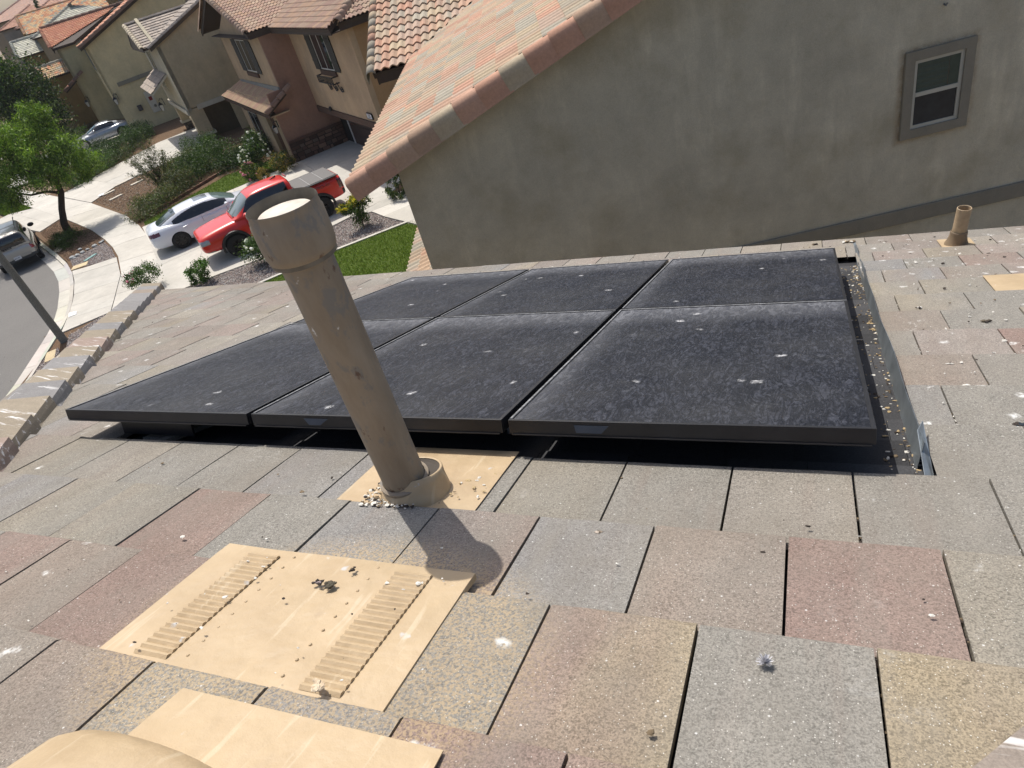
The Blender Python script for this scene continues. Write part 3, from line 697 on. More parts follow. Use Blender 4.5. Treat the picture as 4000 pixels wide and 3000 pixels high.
# ------------------------------------------------------------------ ground materials
def mat_concrete(name='pale_concrete', c=(.50, .475, .42)):
    t = NT(name); p = t.pos(); a = t.attr(); big = t.noise(p, .6, 5, .6); mid = t.noise(t.map(p, (1, 1, 1), (0, 0, rad(35))), 3, 5, .7); f = t.noise(p, 60, 2, .7)
    k = t.math('MULTIPLY', t.ramp(big, .3, .7, .88, 1.1), t.ramp(mid, .3, .7, .93, 1.06)); k = t.math('MULTIPLY', k, t.ramp(f, .3, .7, .95, 1.05))
    col = t.mix(1., a, t.n('CombineColor', i0=k, i1=k, i2=k).outputs[0], 'MULTIPLY')
    st = t.ramp(t.noise(t.map(p, (.35, 1.6, 1), (0, 0, rad(-40))), 1.6, 5, .7), .58, .72, 0, .28); col = t.mix(st, col, (.27, .25, .22))
    t.bump(f, .25, .004); return t.fin(col, .88, 0, .25)
def mat_asphalt():
    t = NT('asphalt'); p = t.pos(); f = t.noise(p, 45, 3, .8); big = t.noise(p, .5, 5, .6)
    col = t.mix(t.ramp(f, .3, .7), (.10, .096, .09), (.21, .20, .185)); col = t.mix(t.ramp(big, .35, .7, 0, .4), col, (.19, .182, .168))
    cr = t.vor(p, 1.1, 'DISTANCE_TO_EDGE'); 
    t.bump(f, .6, .01); return t.fin(col, .9, 0, .25)
def mat_soil(name, c0, c1, sc=30):
    t = NT(name); p = t.pos(); f = t.noise(p, sc, 4, .75); v = t.vor(p, sc*1.2)
    col = t.mix(t.ramp(f, .3, .7), c0, c1); col = t.mix(t.math('MULTIPLY', t.ramp(v.outputs['Distance'], .1, .5, .4, 0), 1.), col, tuple(min(1, x*1.8) for x in c1))
    t.bump(t.math('ADD', f, v.outputs['Distance']), .8, .03); return t.fin(col, .95, 0, .1)
M_CON = mat_concrete(); M_ASP = mat_asphalt()
M_STONE = vcol('river_gravel', .85, .2, 60, .3, .01); M_LEAF = vcol('leaf', .55, .12, 8, 0, spec=.35, sub=.28); M_BARK = plain('bark', (.055, .04, .03), .95, var=.4, vs=20, bump=.6)
M_GRASS = vcol('grass_blade', .6, .1, 8, 0, spec=.3, sub=.3)
CONC = [(.50, .475, .42), (.47, .45, .40), (.52, .495, .44), (.48, .455, .40)]
def wpoly(pts, h): return [W(a, b, h) for a, b in pts]
def flat(name, pts, h, mat, kind='structure', th=.02, col=None):
    mb = MB(); mb.cur = col or (.5, .5, .5); mb.slab(wpoly(pts, h), (0, 0, -th)); o = mb.build(name, mat); tag(o, kind=kind); return o
def clip_poly(poly, p, n):
    """keep the side of the line through p where (q-p).n >= 0"""
    out = []; L = len(poly)
    for i in range(L):
        a, b = poly[i], poly[(i+1) % L]; da = (a[0]-p[0])*n[0]+(a[1]-p[1])*n[1]; db = (b[0]-p[0])*n[0]+(b[1]-p[1])*n[1]
        if da >= 0: out.append(a)
        if da*db < 0: t = da/(da-db); out.append((a[0]+(b[0]-a[0])*t, a[1]+(b[1]-a[1])*t))
    return out
def slabs(name, polys, lines, h, mat, gap=.012, th=.1, base=True, label=None):
    """pavement of separate slabs; lines are (point, direction) joints"""
    root = bpy.data.objects.new(name, None); COL.objects.link(root); root.location = W(*polys[0][0], 0); tag(root, kind='structure')
    pieces = [list(p) for p in polys]
    for p, d in lines:
        l = math.hypot(*d); n = (-d[1]/l, d[0]/l); nx = []
        for q in pieces:
            A_ = clip_poly(q, (p[0]+n[0]*gap/2, p[1]+n[1]*gap/2), n); B_ = clip_poly(q, (p[0]-n[0]*gap/2, p[1]-n[1]*gap/2), (-n[0], -n[1]))
            for r in (A_, B_):
                if len(r) > 2 and abs(sum(r[i][0]*r[(i+1) % len(r)][1]-r[(i+1) % len(r)][0]*r[i][1] for i in range(len(r)))) > .01: nx.append(r)
        pieces = nx
    for q in pieces:
        mb = MB(); k = random.uniform(.93, 1.05); c = random.choice(CONC); mb.cur = tuple(x*k for x in c)
        o0 = root.location; dz = random.uniform(-.003, .003)
        mb.slab([v-o0 for v in wpoly(q, h+dz)], (0, 0, -th)); mb.build('slab', mat, root)
    return root

# ------------------------------------------------------------------ terrain, street, kerb
mb = MB(); R_ = 1500
mb.slab([Vector((-R_, -R_, ZG-.16)), Vector((R_, -R_, ZG-.16)), Vector((R_, R_, ZG-.16)), Vector((-R_, R_, ZG-.16))], (0, 0, -.1))
tag(mb.build('ground', mat_soil('dry_soil', (.16, .12, .08), (.24, .19, .13), 3)), kind='structure')
flat('mulch_bed', [(20, -6), (20, 16), (66, 16), (75, -2), (60, -4.2), (43.6, -5.6), (35, -3.98), (31, -3.7), (28.5, -3.85), (25.4, -4.4), (22, -5.9), (20, -6.8)], -.03, mat_soil('mulch', (.075, .045, .028), (.20, .135, .085), 22))
GUT = [(60, -11.0), (52, -8.9), (44.2, -6.55), (40.5, -5.8), (36.9, -5.05), (34.49, -4.62), (32.54, -4.42), (30.82, -4.40), (28.77, -4.5), (27.22, -4.68), (26.26, -4.9), (25.46, -5.13), (23.76, -5.65), (22.69, -5.98), (21.74, -6.36), (19, -7.6), (14, -11), (11, -16)]
def off(pl, d):
    out = []
    for i, p in enumerate(pl):
        a = pl[max(i-1, 0)]; b = pl[min(i+1, len(pl)-1)]; t = (b[0]-a[0], b[1]-a[1]); l = math.hypot(*t); out.append((p[0]+t[1]/l*d, p[1]-t[0]/l*d))
    return out
# direction: going to smaller a the bed side is +b
sgn = 1 if off(GUT, 1)[5][1] > GUT[5][1] else -1
mb = MB(); far_side = [(11, -60), (200, -60), (200, -50), (60, -11.0)]
st = [(300, -75), (60, -11.0)]
mb.cur = (.1, .1, .1)
pts = GUT+[(11, -30), (60, -40), (140, -45)]
import mathutils
def tri_slab(mb, pts, h, th):
    vs = wpoly(pts, h); tri = mathutils.geometry.tessellate_polygon([vs])
    n = len(vs); fs = []
    for t in tri:
        a, b, c = (vs[i] for i in t); fs.append(t if (b-a).cross(c-a).z > 0 else (t[0], t[2], t[1]))
    mb.add(vs, fs)
    mb.add(vs+[v-Vector((0, 0, th)) for v in vs], [(i, (i+1) % n, n+(i+1) % n, n+i) for i in range(n)])
tri_slab(mb, pts, -.085, .05); tag(mb.build('street', M_ASP), kind='structure')
G0, G1, K0, K1 = off(GUT, -.02*sgn), off(GUT, .48*sgn), off(GUT, .49*sgn), off(GUT, .66*sgn)
g = bpy.data.objects.new('gutter', None); COL.objects.link(g); tag(g, kind='structure')
k_ = bpy.data.objects.new('kerb', None); COL.objects.link(k_); tag(k_, kind='structure')
for i in range(len(GUT)-1):
    for (A_, B_, ha, hb, par, nm, th) in ((G0, G1, -.081, -.10, g, 'gutter_slab', .05), (K0, K1, .0, .03, k_, 'kerb_stone', .16)):
        mb = MB(); c = random.choice(CONC); mb.cur = tuple(x*random.uniform(.9, 1.02) for x in c)
        e = .006; 
        def L(P, Q, t): return (P[0]+(Q[0]-P[0])*t, P[1]+(Q[1]-P[1])*t)
        a0, a1 = L(A_[i], A_[i+1], e), L(A_[i], A_[i+1], 1-e); b0, b1 = L(B_[i], B_[i+1], e), L(B_[i], B_[i+1], 1-e)
        v = [W(*a0, ha), W(*a1, ha), W(*b1, hb), W(*b0, hb)]
        if (v[1]-v[0]).cross(v[2]-v[0]).z < 0: v = v[::-1]
        mb.slab(v, (0, 0, -th)); mb.build(nm, M_CON, par)
# pavement behind the kerb, with its curved back line
BK = [(60.5, -7.0), (51.9, -4.3), (45.8, -2.35), (38.7, -.69), (36.2, -.36), (34.5, -.30), (30.3, -.30), (28.0, -.4)]
PF = [(60, -8.6), (51.9, -6.0), (43.6, -3.72), (39.07, -2.6), (36.0, -2.08), (33.97, -1.83), (32.1, -1.72), (29.3, -1.8), (28.5, -1.95), (26.77, -2.24), (25.3, -2.5), (23.2, -3.2), (20.5, -4.6)]
PB = [(60.5, -7.0), (51.9, -4.3), (45.8, -2.35), (39.0, -.75), (36.0, -.36), (34.0, -.25), (32.1, -.22), (29.3, -.25), (28.5, -.32), (26.77, -.6), (25.9, -.9), (24.0, -1.7), (21.3, -3.2)]
pav = []
for i in range(len(PF)-1): pav.append([PF[i], PF[i+1], PB[i+1], PB[i]])
jl = [((a, 0), (0.25, 1)) for a in ()]
rt_ = slabs('pavement', pav, [((a_, b_), (.12, 1)) for a_, b_ in ()]+[((a_, -1.2), (-.42, 1)) for a_ in (26.6, 28.0, 29.4, 30.9, 32.4, 34.0, 35.6, 37.3, 39.1, 41.0, 43.2, 45.6, 48.6)], .02, M_CON, gap=.014)
# driveway apron in front of the pickup, and at the white sedan
ap = [[(25.45, -4.36), (26.7, -4.12), (26.75, -2.28), (25.32, -2.54)], [(26.7, -4.12), (28.46, -3.86), (29.3, -3.78), (29.3, -1.84), (28.5, -1.98), (26.75, -2.28)], [(29.3, -3.78), (31.27, -3.71), (32.9, -3.76), (32.6, -3.2), (32.12, -1.80), (29.3, -1.84)]]
slabs('driveway_apron', ap, [((26.2, -3), (-.42, 1)), ((27.6, -3), (-.42, 1)), ((29.0, -3), (-.42, 1)), ((30.4, -3), (-.42, 1)), ((31.8, -3), (-.42, 1))], .018, M_CON)
# driveways
DW = [[(28.0, -.42), (29.3, -.27), (32.1, -.24), (35.4, -.26), (35.4, 11.4), (26.9, 11.4), (24.1, 8.9), (23.75, 6.4), (23.74, 3.0), (24.1, 1.55), (24.5, -1.5)]]
slabs('driveway', DW, [((24.5, .6), (3.2, .9)), ((28.2, .0), (.02, 1)), ((24.0, 4.3), (1, .02)), ((24, 8.0), (1, .03)), ((31.9, 0), (.01, 1))], .022, M_CON)
slabs('front_walk', [[(24.08, 8.95), (23.7, 7.0), (23.3, 7.82), (22.17, 7.92), (15.5, 9.2), (15.5, 11.0), (24.05, 9.6)]], [((23.25, 8.4), (-.2, 1)), ((22.2, 8.4), (-.1, 1)), ((20.6, 8), (-.1, 1)), ((19, 8), (-.1, 1))], .032, M_CON)
slabs('driveway', [[(45.8, -2.3), (51.8, -4.2), (57.6, 3.3), (58.0, 6.5), (50.2, 6.5), (47.9, -.6)], ], [((47.2, -.2), (7, -2.2)), ((49, 2.5), (7, -1.6)), ((51, 1), (1.2, 3))], .022, M_CON)
slabs('driveway_apron', [[(43.54, -5.3), (45.1, -3.9), (50.8, -5.45), (52.2, -7.3), (51.6, -8.3)]], [((45.5, -5), (6, -2))], .018, M_CON)
slabs('driveway', [[(62, -7.5), (74, -11.0), (75, 2.2), (66.6, 2.5), (62.5, -.5)]], [((62, -3.5), (1, 0)), ((62, -1), (1, 0)), ((70, 0), (.1, 1)), ((66, 0), (.1, 1))], .022, M_CON)
slabs('driveway', [[(80, -13), (92, -16), (96, -1.0), (84, -1.0)]], [((80, -6), (1, 0)), ((88, 0), (.1, 1))], .022, M_CON)

# ------------------------------------------------------------------ loose stones, blades, chips (nobody could count them)
def in_poly(P, x, y):
    c = False; n = len(P)
    for i in range(n):
        (x0, y0), (x1, y1) = P[i], P[(i+1) % n]
        if (y0 > y) != (y1 > y) and x < (x1-x0)*(y-y0)/(y1-y0)+x0: c = not c
    return c
def sample(P, n, rng):
    xs = [p[0] for p in P]; ys = [p[1] for p in P]; out = []
    while len(out) < n:
        x, y = rng.uniform(min(xs), max(xs)), rng.uniform(min(ys), max(ys))
        if in_poly(P, x, y): out.append((x, y))
    return out
def stones(name, P, n, s0, s1, pal, h=.0, flatn=.6, seed=1):
    rng = np.random.default_rng(seed); pts = np.array(sample(P, n, rng)); N = len(pts)
    base = np.array([(1, 0, 0), (0, 1, 0), (-1, 0, 0), (0, -1, 0), (0, 0, 1), (0, 0, -1)], float)
    F0 = np.array([(0, 1, 4), (1, 2, 4), (2, 3, 4), (3, 0, 4), (1, 0, 5), (2, 1, 5), (3, 2, 5), (0, 3, 5)])
    c = np.array([tuple(W(a, b, h)) for a, b in pts]); s = rng.uniform(s0, s1, (N, 1, 1)); V = base[None]*s*rng.uniform(.6, 1.2, (N, 6, 1)); V[:, :, 2] *= flatn
    an = rng.uniform(0, 6.28, N); ca, sa = np.cos(an)[:, None], np.sin(an)[:, None]
    x = V[:, :, 0]*ca-V[:, :, 1]*sa; y = V[:, :, 0]*sa+V[:, :, 1]*ca; V = np.stack([x, y*.8, V[:, :, 2]], -1)+c[:, None, :]
    F = (F0[None]+(np.arange(N)*6)[:, None, None]).reshape(-1, 3); pal = np.array(pal)
    C = np.repeat(pal[rng.integers(0, len(pal), N)]*rng.uniform(.75, 1.2, (N, 1)), 6, 0)
    return tag(npmesh(name, V.reshape(-1, 3), F, C, M_STONE), kind='stuff')
PEB = [(.30, .24, .21), (.36, .31, .28), (.22, .18, .17), (.42, .38, .34), (.28, .22, .2), (.18, .16, .16), (.45, .43, .40)]
BED1 = [(23.7, 6.35), (23.75, 7.0), (23.3, 7.8), (22.17, 7.9), (15.5, 9.15), (15.5, 8.9), (20.6, 8.5), (20.85, 7.2), (21.17, 5.5), (21.3, 3.7), (21.5, 1.5), (22.3, .2), (24.4, -1.3), (24.05, 1.55), (23.7, 3.0)]
BED2 = [(32.15, -1.86), (32.9, -3.2), (33.3, -3.7), (35.0, -3.82), (35.6, -2.15), (34.0, -1.9)]
BED3 = [(24.9, -4.1), (25.4, -2.62), (24.3, -2.9), (23.1, -4.3)]; BED4 = [(24.1, -4.5), (23.3, -4.42), (21.6, -5.1), (20.3, -5.9), (21.8, -6.0), (22.6, -5.35), (24.0, -4.85)]
for P, n in ((BED1, 9000), (BED2, 2200), (BED3, 1200), (BED4, 1500)):
    flat('gravel_bed', P if n != 9000 else P, -.02, mat_soil('gravel_base', (.16, .13, .12), (.26, .22, .2), 30) if 'gravel_base' not in bpy.data.materials else bpy.data.materials['gravel_base'], th=.015) if n != 9000 else None
mb = MB(); tri_slab(mb, BED1, -.02, .01); tag(mb.build('gravel_bed', bpy.data.materials['gravel_base']), kind='structure')
for i, (P, n) in enumerate(((BED1, 11000), (BED2, 2400), (BED3, 1300), (BED4, 1600))): stones('gravel', P, n, .022, .048, PEB, -.012, seed=20+i)
stones('wood_chips', [(35.0, -3.9), (43.4, -5.3), (45.0, -4.05), (43.6, -3.75), (39.07, -2.65), (36.0, -2.15)], 5000, .02, .055, [(.25, .155, .10), (.19, .11, .07), (.33, .23, .15), (.13, .08, .05)], -.02, .35, 31)
stones('wood_chips', [(36.5, -.2), (38.9, -.5), (45.8, -2.1), (48, -.4), (47.5, 3.), (40, 3.0), (37.3, 1.2)], 5200, .02, .06, [(.25, .16, .105), (.19, .12, .08), (.33, .26, .19), (.13, .08, .05), (.42, .37, .31)], -.02, .35, 32)
def blades(name, P, n, h0, h1, pal, wd=.012, seed=1, h=.0, lean=.5):
    rng = np.random.default_rng(seed); pts = np.array(sample(P, n, rng)); N = len(pts); c = np.array([tuple(W(a, b, h)) for a, b in pts])
    an = rng.uniform(0, 6.28, N); H = rng.uniform(h0, h1, N); w = wd*rng.uniform(.7, 1.3, N)
    d = np.stack([np.cos(an), np.sin(an), 0*an], 1); ld = rng.uniform(0, 6.28, N); l = np.stack([np.cos(ld), np.sin(ld), 0*ld], 1)*(H*rng.uniform(0, lean, N))[:, None]
    V = np.stack([c-d*w[:, None], c+d*w[:, None], c+l+np.stack([0*H, 0*H, H], 1)], 1).reshape(-1, 3); F = np.arange(N*3).reshape(-1, 3); pal = np.array(pal)
    C = np.repeat(pal[rng.integers(0, len(pal), N)]*rng.uniform(.7, 1.25, (N, 1)), 3, 0); return tag(npmesh(name, V, F, C, M_GRASS), kind='stuff')
GR = [(.10, .17, .025), (.13, .20, .03), (.16, .22, .045), (.08, .14, .02), (.20, .22, .07)]
LAWN = [(20.5, 8.4), (20.77, 7.2), (21.07, 5.5), (21.2, 3.7), (21.4, 1.5), (22.2, .1), (23.3, -1.4), (20, -3.5), (14, -2), (13, 8.6), (15.5, 8.8)]
mb = MB(); tri_slab(mb, LAWN, -.01, .015); tag(mb.build('lawn', mat_soil('lawn_thatch', (.05, .085, .015), (.10, .14, .03), 12)), kind='structure')
blades('grass', [(20.5, 8.4), (20.77, 7.2), (21.07, 5.5), (21.2, 3.7), (21.4, 1.5), (18, .5), (14, 3), (14, 8.6)], 60000, .03, .075, GR, .009, 41)
L2 = [(35.6, -.1), (36.3, -.1), (37.4, 2.0), (39.0, 5.0), (38.3, 7.4), (35.6, 7.4)]
mb = MB(); tri_slab(mb, L2, -.005, .015); tag(mb.build('lawn', bpy.data.materials['lawn_thatch']), kind='structure'); blades('grass', L2, 9000, .03, .08, GR, .012, 42)
L3 = [(51.4, -5.9), (57.5, -7.5), (60.2, -8.6), (57, -8.9), (52.3, -7.6)]
mb = MB(); tri_slab(mb, L3, .005, .015); tag(mb.build('lawn', bpy.data.materials['lawn_thatch']), kind='structure'); blades('grass', L3, 7000, .05, .14, GR, .02, 43)
# concrete edging of the lawn, in lengths
ed = bpy.data.objects.new('lawn_edging', None); COL.objects.link(ed); tag(ed, kind='structure')
EP = [(20.62, 8.47), (20.85, 7.22), (21.17, 5.52), (21.30, 3.72), (21.5, 1.5), (22.3, .15), (23.6, -1.3)]
for i in range(len(EP)-1):
    a, b = EP[i], EP[i+1]; t = (b[0]-a[0], b[1]-a[1]); l = math.hypot(*t); n = (t[1]/l*.07, -t[0]/l*.07); e = .01/l
    a = (a[0]+t[0]*e, a[1]+t[1]*e); b = (b[0]-t[0]*e, b[1]-t[1]*e); mb = MB(); mb.cur = random.choice(CONC)
    mb.slab(wpoly([(a[0]-n[0], a[1]-n[1]), (b[0]-n[0], b[1]-n[1]), (b[0]+n[0], b[1]+n[1]), (a[0]+n[0], a[1]+n[1])], .035), (0, 0, -.08)); mb.build('edging_block', M_CON, ed)
# red brick edging between the two front gardens
be = empty('brick_edging', W(36.6, .0, 0), 0, 'row of dark red bricks edging the shrubs left of the white sedan', 'edging')
M_BRK = vcol('edging_brick', .9, .2, 40, .4, .006)
pth = [(36.75, -.35), (37.9, 1.6), (39.2, 3.6), (40.4, 5.4), (40.6, 7.4)]
for i in range(len(pth)-1):
    a, b = Vector(pth[i]+(0,)), Vector(pth[i+1]+(0,)); L_ = (b-a).length; n = int(L_/.235)
    for k in range(n):
        t = (b-a)/n; c = a+t*(k+.5); d = (b-a).normalized(); nn = Vector((-d.y, d.x, 0)); r = random.uniform(.8, 1.2); mb = MB(); mb.cur = (.20*r, .11*r, .075*r)
        q = [c-d*.105-nn*.07, c+d*.105-nn*.07, c+d*.105+nn*.07, c-d*.105+nn*.07]; hh = .11+random.uniform(-.012, .012)
        mb.slab([W(v.x, v.y, hh)-W(36.6, .0, 0) for v in q], (0, 0, -.13)); mb.build('brick', M_BRK, be)
# stepping stones and lids
def block(name, pts, h, th, col, label, cat, group=None, mat=None):
    mb = MB(); mb.cur = col; mb.slab(wpoly(pts, h), (0, 0, -th)); return tag(mb.build(name, mat or M_CON, bev=.006), label, cat, group)
def rect(a, b, la, lb, ang=0):
    c, s_ = math.cos(ang), math.sin(ang); return [(a+x*c-y*s_, b+x*s_+y*c) for x, y in ((-la, -lb), (la, -lb), (la, lb), (-la, lb))]
block('utility_lid', rect(23.66, -4.76, .42, .17, .08), .01, .06, (.52, .42, .26), 'tan utility box lid in the gravel at the foot of the lamp post', 'utility lid')
block('utility_lid', rect(33.3, -3.42, .26, .36, .25), .01, .06, (.52, .42, .26), 'tan utility box lid in the gravel beside the kerb', 'utility lid')
block('utility_lid', rect(33.9, -2.9, .35, .09, .9), .03, .05, (.22, .36, .34), 'narrow greenish lid lying in the shaded gravel', 'utility lid')
block('utility_lid', rect(39.6, -4.3, .42, .14, .5), .02, .05, (.34, .45, .42), 'narrow greenish lid in the bark mulch left of the tree', 'utility lid')
block('stepping_stone', rect(37.9, -4.35, .4, .26, .5), .0, .05, (.48, .4, .3), 'tan flat stone by the kerb under the street tree', 'stepping stone')
for i, (a, b, an, lb_) in enumerate(((46.7, -1.2, .3, 'nearest the pavement corner, against the driveway'), (48.0, -.35, .35, 'second along the driveway edge'), (49.0, .35, .35, 'third along the driveway edge, beside the wispy shrub'), (44.6, -.9, .4, 'lying alone in the chips near the pavement'), (46.4, .55, .4, 'furthest from the driveway, by the hedge'))):
    block('stepping_stone', rect(a, b, .14, .42, -an), .03, .05, (.50, .46, .38), 'pale narrow paver in the wood chips, '+lb_, 'paver', 'narrow pavers beside the driveway')
rocks = [(35.6, -2.6, .16), (35.5, -2.95, .11), (35.35, -3.2, .14), (35.75, -2.3, .12), (35.2, -3.45, .15), (34.9, -3.6, .1), (35.15, -3.7, .17), (35.9, -2.2, .1), (36.1, -3.3, .12)]
wd = ['largest', 'small', 'round', 'pale', 'flat', 'smallest', 'kerbside', 'hindmost', 'lone']
for (a, b, r), w_ in zip(rocks, wd):
    mb = MB(); mb.cur = (.36, .37, .36); mb.ball((0, 0, 0), (r, r*.8, r*.5), 8, 6, .12); o = mb.build('rock', M_STONE); o.location = W(a, b, .02); tag(o, w_+' grey rock in the row dividing bark mulch from gravel', 'rock', 'rocks between mulch and gravel')
m = MB(); m.cur = (.8, .8, .8); m.slab([W(26.75, -4.05, .03), W(27.05, -4.0, .08), W(27.0, -3.72, .05), W(26.72, -3.75, .02)], (0, 0, .01)); tag(m.build('paper_scrap', M_CON), 'white crumpled paper lying on the kerb above the lamp post foot', 'litter')
m = MB(); m.cur = (.8, .8, .8); m.slab([W(46.6, -3.05+1.2, .04), W(46.9, -2.95+1.2, .05), W(46.8, -2.6+1.2, .07), W(46.5, -2.7+1.2, .04)], (0, 0, .01)); tag(m.build('paper_scrap', M_CON), 'white scrap lying on the sunny driveway beside the hedge', 'litter')

# ------------------------------------------------------------------ lamp post
lpst = empty('lamp_post', W(24.54, -4.28, 0), 0, 'round speckled grey concrete lamp post rising out of the kerb gravel at the left edge', 'lamp post')
mb = MB(); mb.lathe([(.155, -.1), (.14, .0), (.078, 8.6)], (0, 0, 0), 18); mb.sm = True
t = NT('speckled_concrete'); p = t.pos(); t.fin(t.mix(t.ramp(t.noise(p, 60, 2, .8), .35, .65), (.09, .085, .075), (.26, .25, .22)), .85); mb.build('shaft', t.m, lpst)
mb = MB(); mb.tube([(0, 0, 8.5), (-.6, -.5, 8.9), (-1.6, -1.3, 9.0)], .04, 8); mb.build('arm', M_GALV, lpst)
mb = MB(); mb.ball((-1.8, -1.5, 8.97), (.32, .2, .09), 10, 6); mb.build('lamp_head', M_GALV, lpst)
# ------------------------------------------------------------------ houses
M_CLAY = vcol('clay_tile', .88, .14, 30, .3, .004)
PAL1 = [srgb(c) for c in ('#b8917b', '#bb967f', '#b69d84', '#ae9c86', '#a79f8e', '#aaa291', '#b4957f', '#b6a58b', '#b09a88')]
PALR1 = [srgb(c) for c in ('#9a7260', '#94705c', '#97806a', '#8e7f6c', '#8f7464')]
PAL2 = [srgb(c) for c in ('#a5897a', '#ab8f7c', '#9b8072', '#b09a84', '#a08a78', '#ad9078')]
PAL3 = [srgb(c) for c in ('#a1968a', '#988d82', '#a99b8c', '#8f867d')]
PAL4 = [srgb(c) for c in ('#bf8a6e', '#b98266', '#c4957a', '#b57f68')]
PAL4B = [srgb(c) for c in ('#c6a07a', '#b5a184', '#c9ad86', '#b3907a', '#a3a090', '#c08c6c')]
PAL5 = [srgb(c) for c in ('#b4b3a3', '#aaa99b', '#bcbaa8', '#a4a296')]
PALD = [srgb(c) for c in ('#7c6558', '#715b50', '#86695a')]
PALG = [srgb(c) for c in ('#8a827a', '#7f7871', '#948b82')]
def T_(c): return srgb(c)
M_TRIMG = stucco('grey_green_trim', T_('#8c877a'), .06)
def fr_pts(o, ex, ez, pts): return [Vector(o)+Vector(ex)*x+Vector(ez)*z for x, z in pts]
def window(par, o, ex, nrm, w, h, trim=.0, trimmat=None, frame='#c9c6bb', split='v', glassm=None, name='window', sill=False, proud=.03, setback=.0, shutters=None, fw=.045):
    """o = lower left corner of the opening on the wall face, ex = unit vector along wall, nrm = outward"""
    o, ex, nrm = Vector(o), Vector(ex), Vector(nrm); ez = Vector((0, 0, 1)); fm = plain('window_vinyl_'+frame[1:], T_(frame), .5, vs=5, var=.05)
    M0 = Matrix((ex, ez, ex.cross(ez))).transposed().to_4x4(); 
    wi = MB()   # frame ring
    def bar(m, x0, z0, x1, z1, d0, d1): m.box(o+ex*x0+ez*z0+nrm*d0, ex*(x1-x0), ez*(z1-z0), nrm*(d1-d0))
    bar(wi, 0, 0, w, fw, .002, .022); bar(wi, 0, h-fw, w, h, .002, .022); bar(wi, 0, fw, fw, h-fw, .002, .022); bar(wi, w-fw, fw, w, h-fw, .002, .022)
    W0 = wi.build(name, fm, par)
    def child(nm, mat, fn, p=W0): m = MB(); fn(m); return m.build(nm, mat, p)
    gm = glassm or glass()
    if split == 'v':
        child('pane', gm, lambda m: bar(m, fw, fw, w/2-.02, h-fw, .004, .008)); child('pane', gm, lambda m: bar(m, w/2+.02, fw, w-fw, h-fw, .004, .008)); child('mullion', fm, lambda m: bar(m, w/2-.02, fw, w/2+.02, h-fw, .004, .02))
    elif split == 'h':
        child('pane', gm, lambda m: bar(m, fw, fw, w-fw, h*.5-.025, .001, .004)); child('pane', gm, lambda m: bar(m, fw, h*.5+.025, w-fw, h-fw, .006, .009)); child('meeting_rail', fm, lambda m: bar(m, fw, h*.5-.025, w-fw, h*.5+.03, .004, .026))
    else: child('pane', gm, lambda m: bar(m, fw, fw, w-fw, h-fw, .004, .008))
    if trim:
        t = trim; tm = trimmat
        for (x0, z0, x1, z1) in ((-t, h, w+t, h+t), (-t, -t, w+t, 0), (-t, 0, 0, h), (w, 0, w+t, h)): child('trim', tm, lambda m: bar(m, x0, z0, x1, z1, .0, proud))
    return W0
def roof(par, O, hd, pitch, plan, kind, tw, ex, pal, mat, deck=None, nmax=300, th=.03, thick=.12, **kw):
    """O eave point, hd horizontal direction up the slope, plan = corners in the parent's plan"""
    O = Vector(O); l = math.hypot(*hd); hx, hy = hd[0]/l, hd[1]/l; cp, sp = math.cos(pitch), math.sin(pitch)
    Y = Vector((hx*cp, hy*cp, sp)); N = Vector((-hx*sp, -hy*sp, cp)); X = Y.cross(N)
    def loc(p): return ((p[0]-O.x)*X.x+(p[1]-O.y)*X.y, ((p[0]-O.x)*hx+(p[1]-O.y)*hy)/cp)
    P = ccw([loc(p) for p in plan])
    tiled(par, O+N*.02, X, Y, P, kind, tw, ex, pal, mat, th=th, nmax=nmax, **kw)
    mb = MB(); mb.slab([O+X*x+Y*y for x, y in P], N*-thick); mb.build('roof_deck', deck or plain('dark_brown_eaves', T_('#3f342c'), .8), par)
    return (O, X, Y, N, loc)
def Hs(name, a0, b0, label, z0=ZG):
    e = empty(name, AX*a0+BX*b0+Vector((0, 0, z0)), RZ, label, 'house'); e['a0'] = a0
    def L(a, b, z): return Vector((b-b0, a-a0, z-z0))
    del e['a0']; return e, L
def quadwall(par, name, mat, pts, t): m = MB(); m.slab(pts, t); return m.build(name, mat, par)
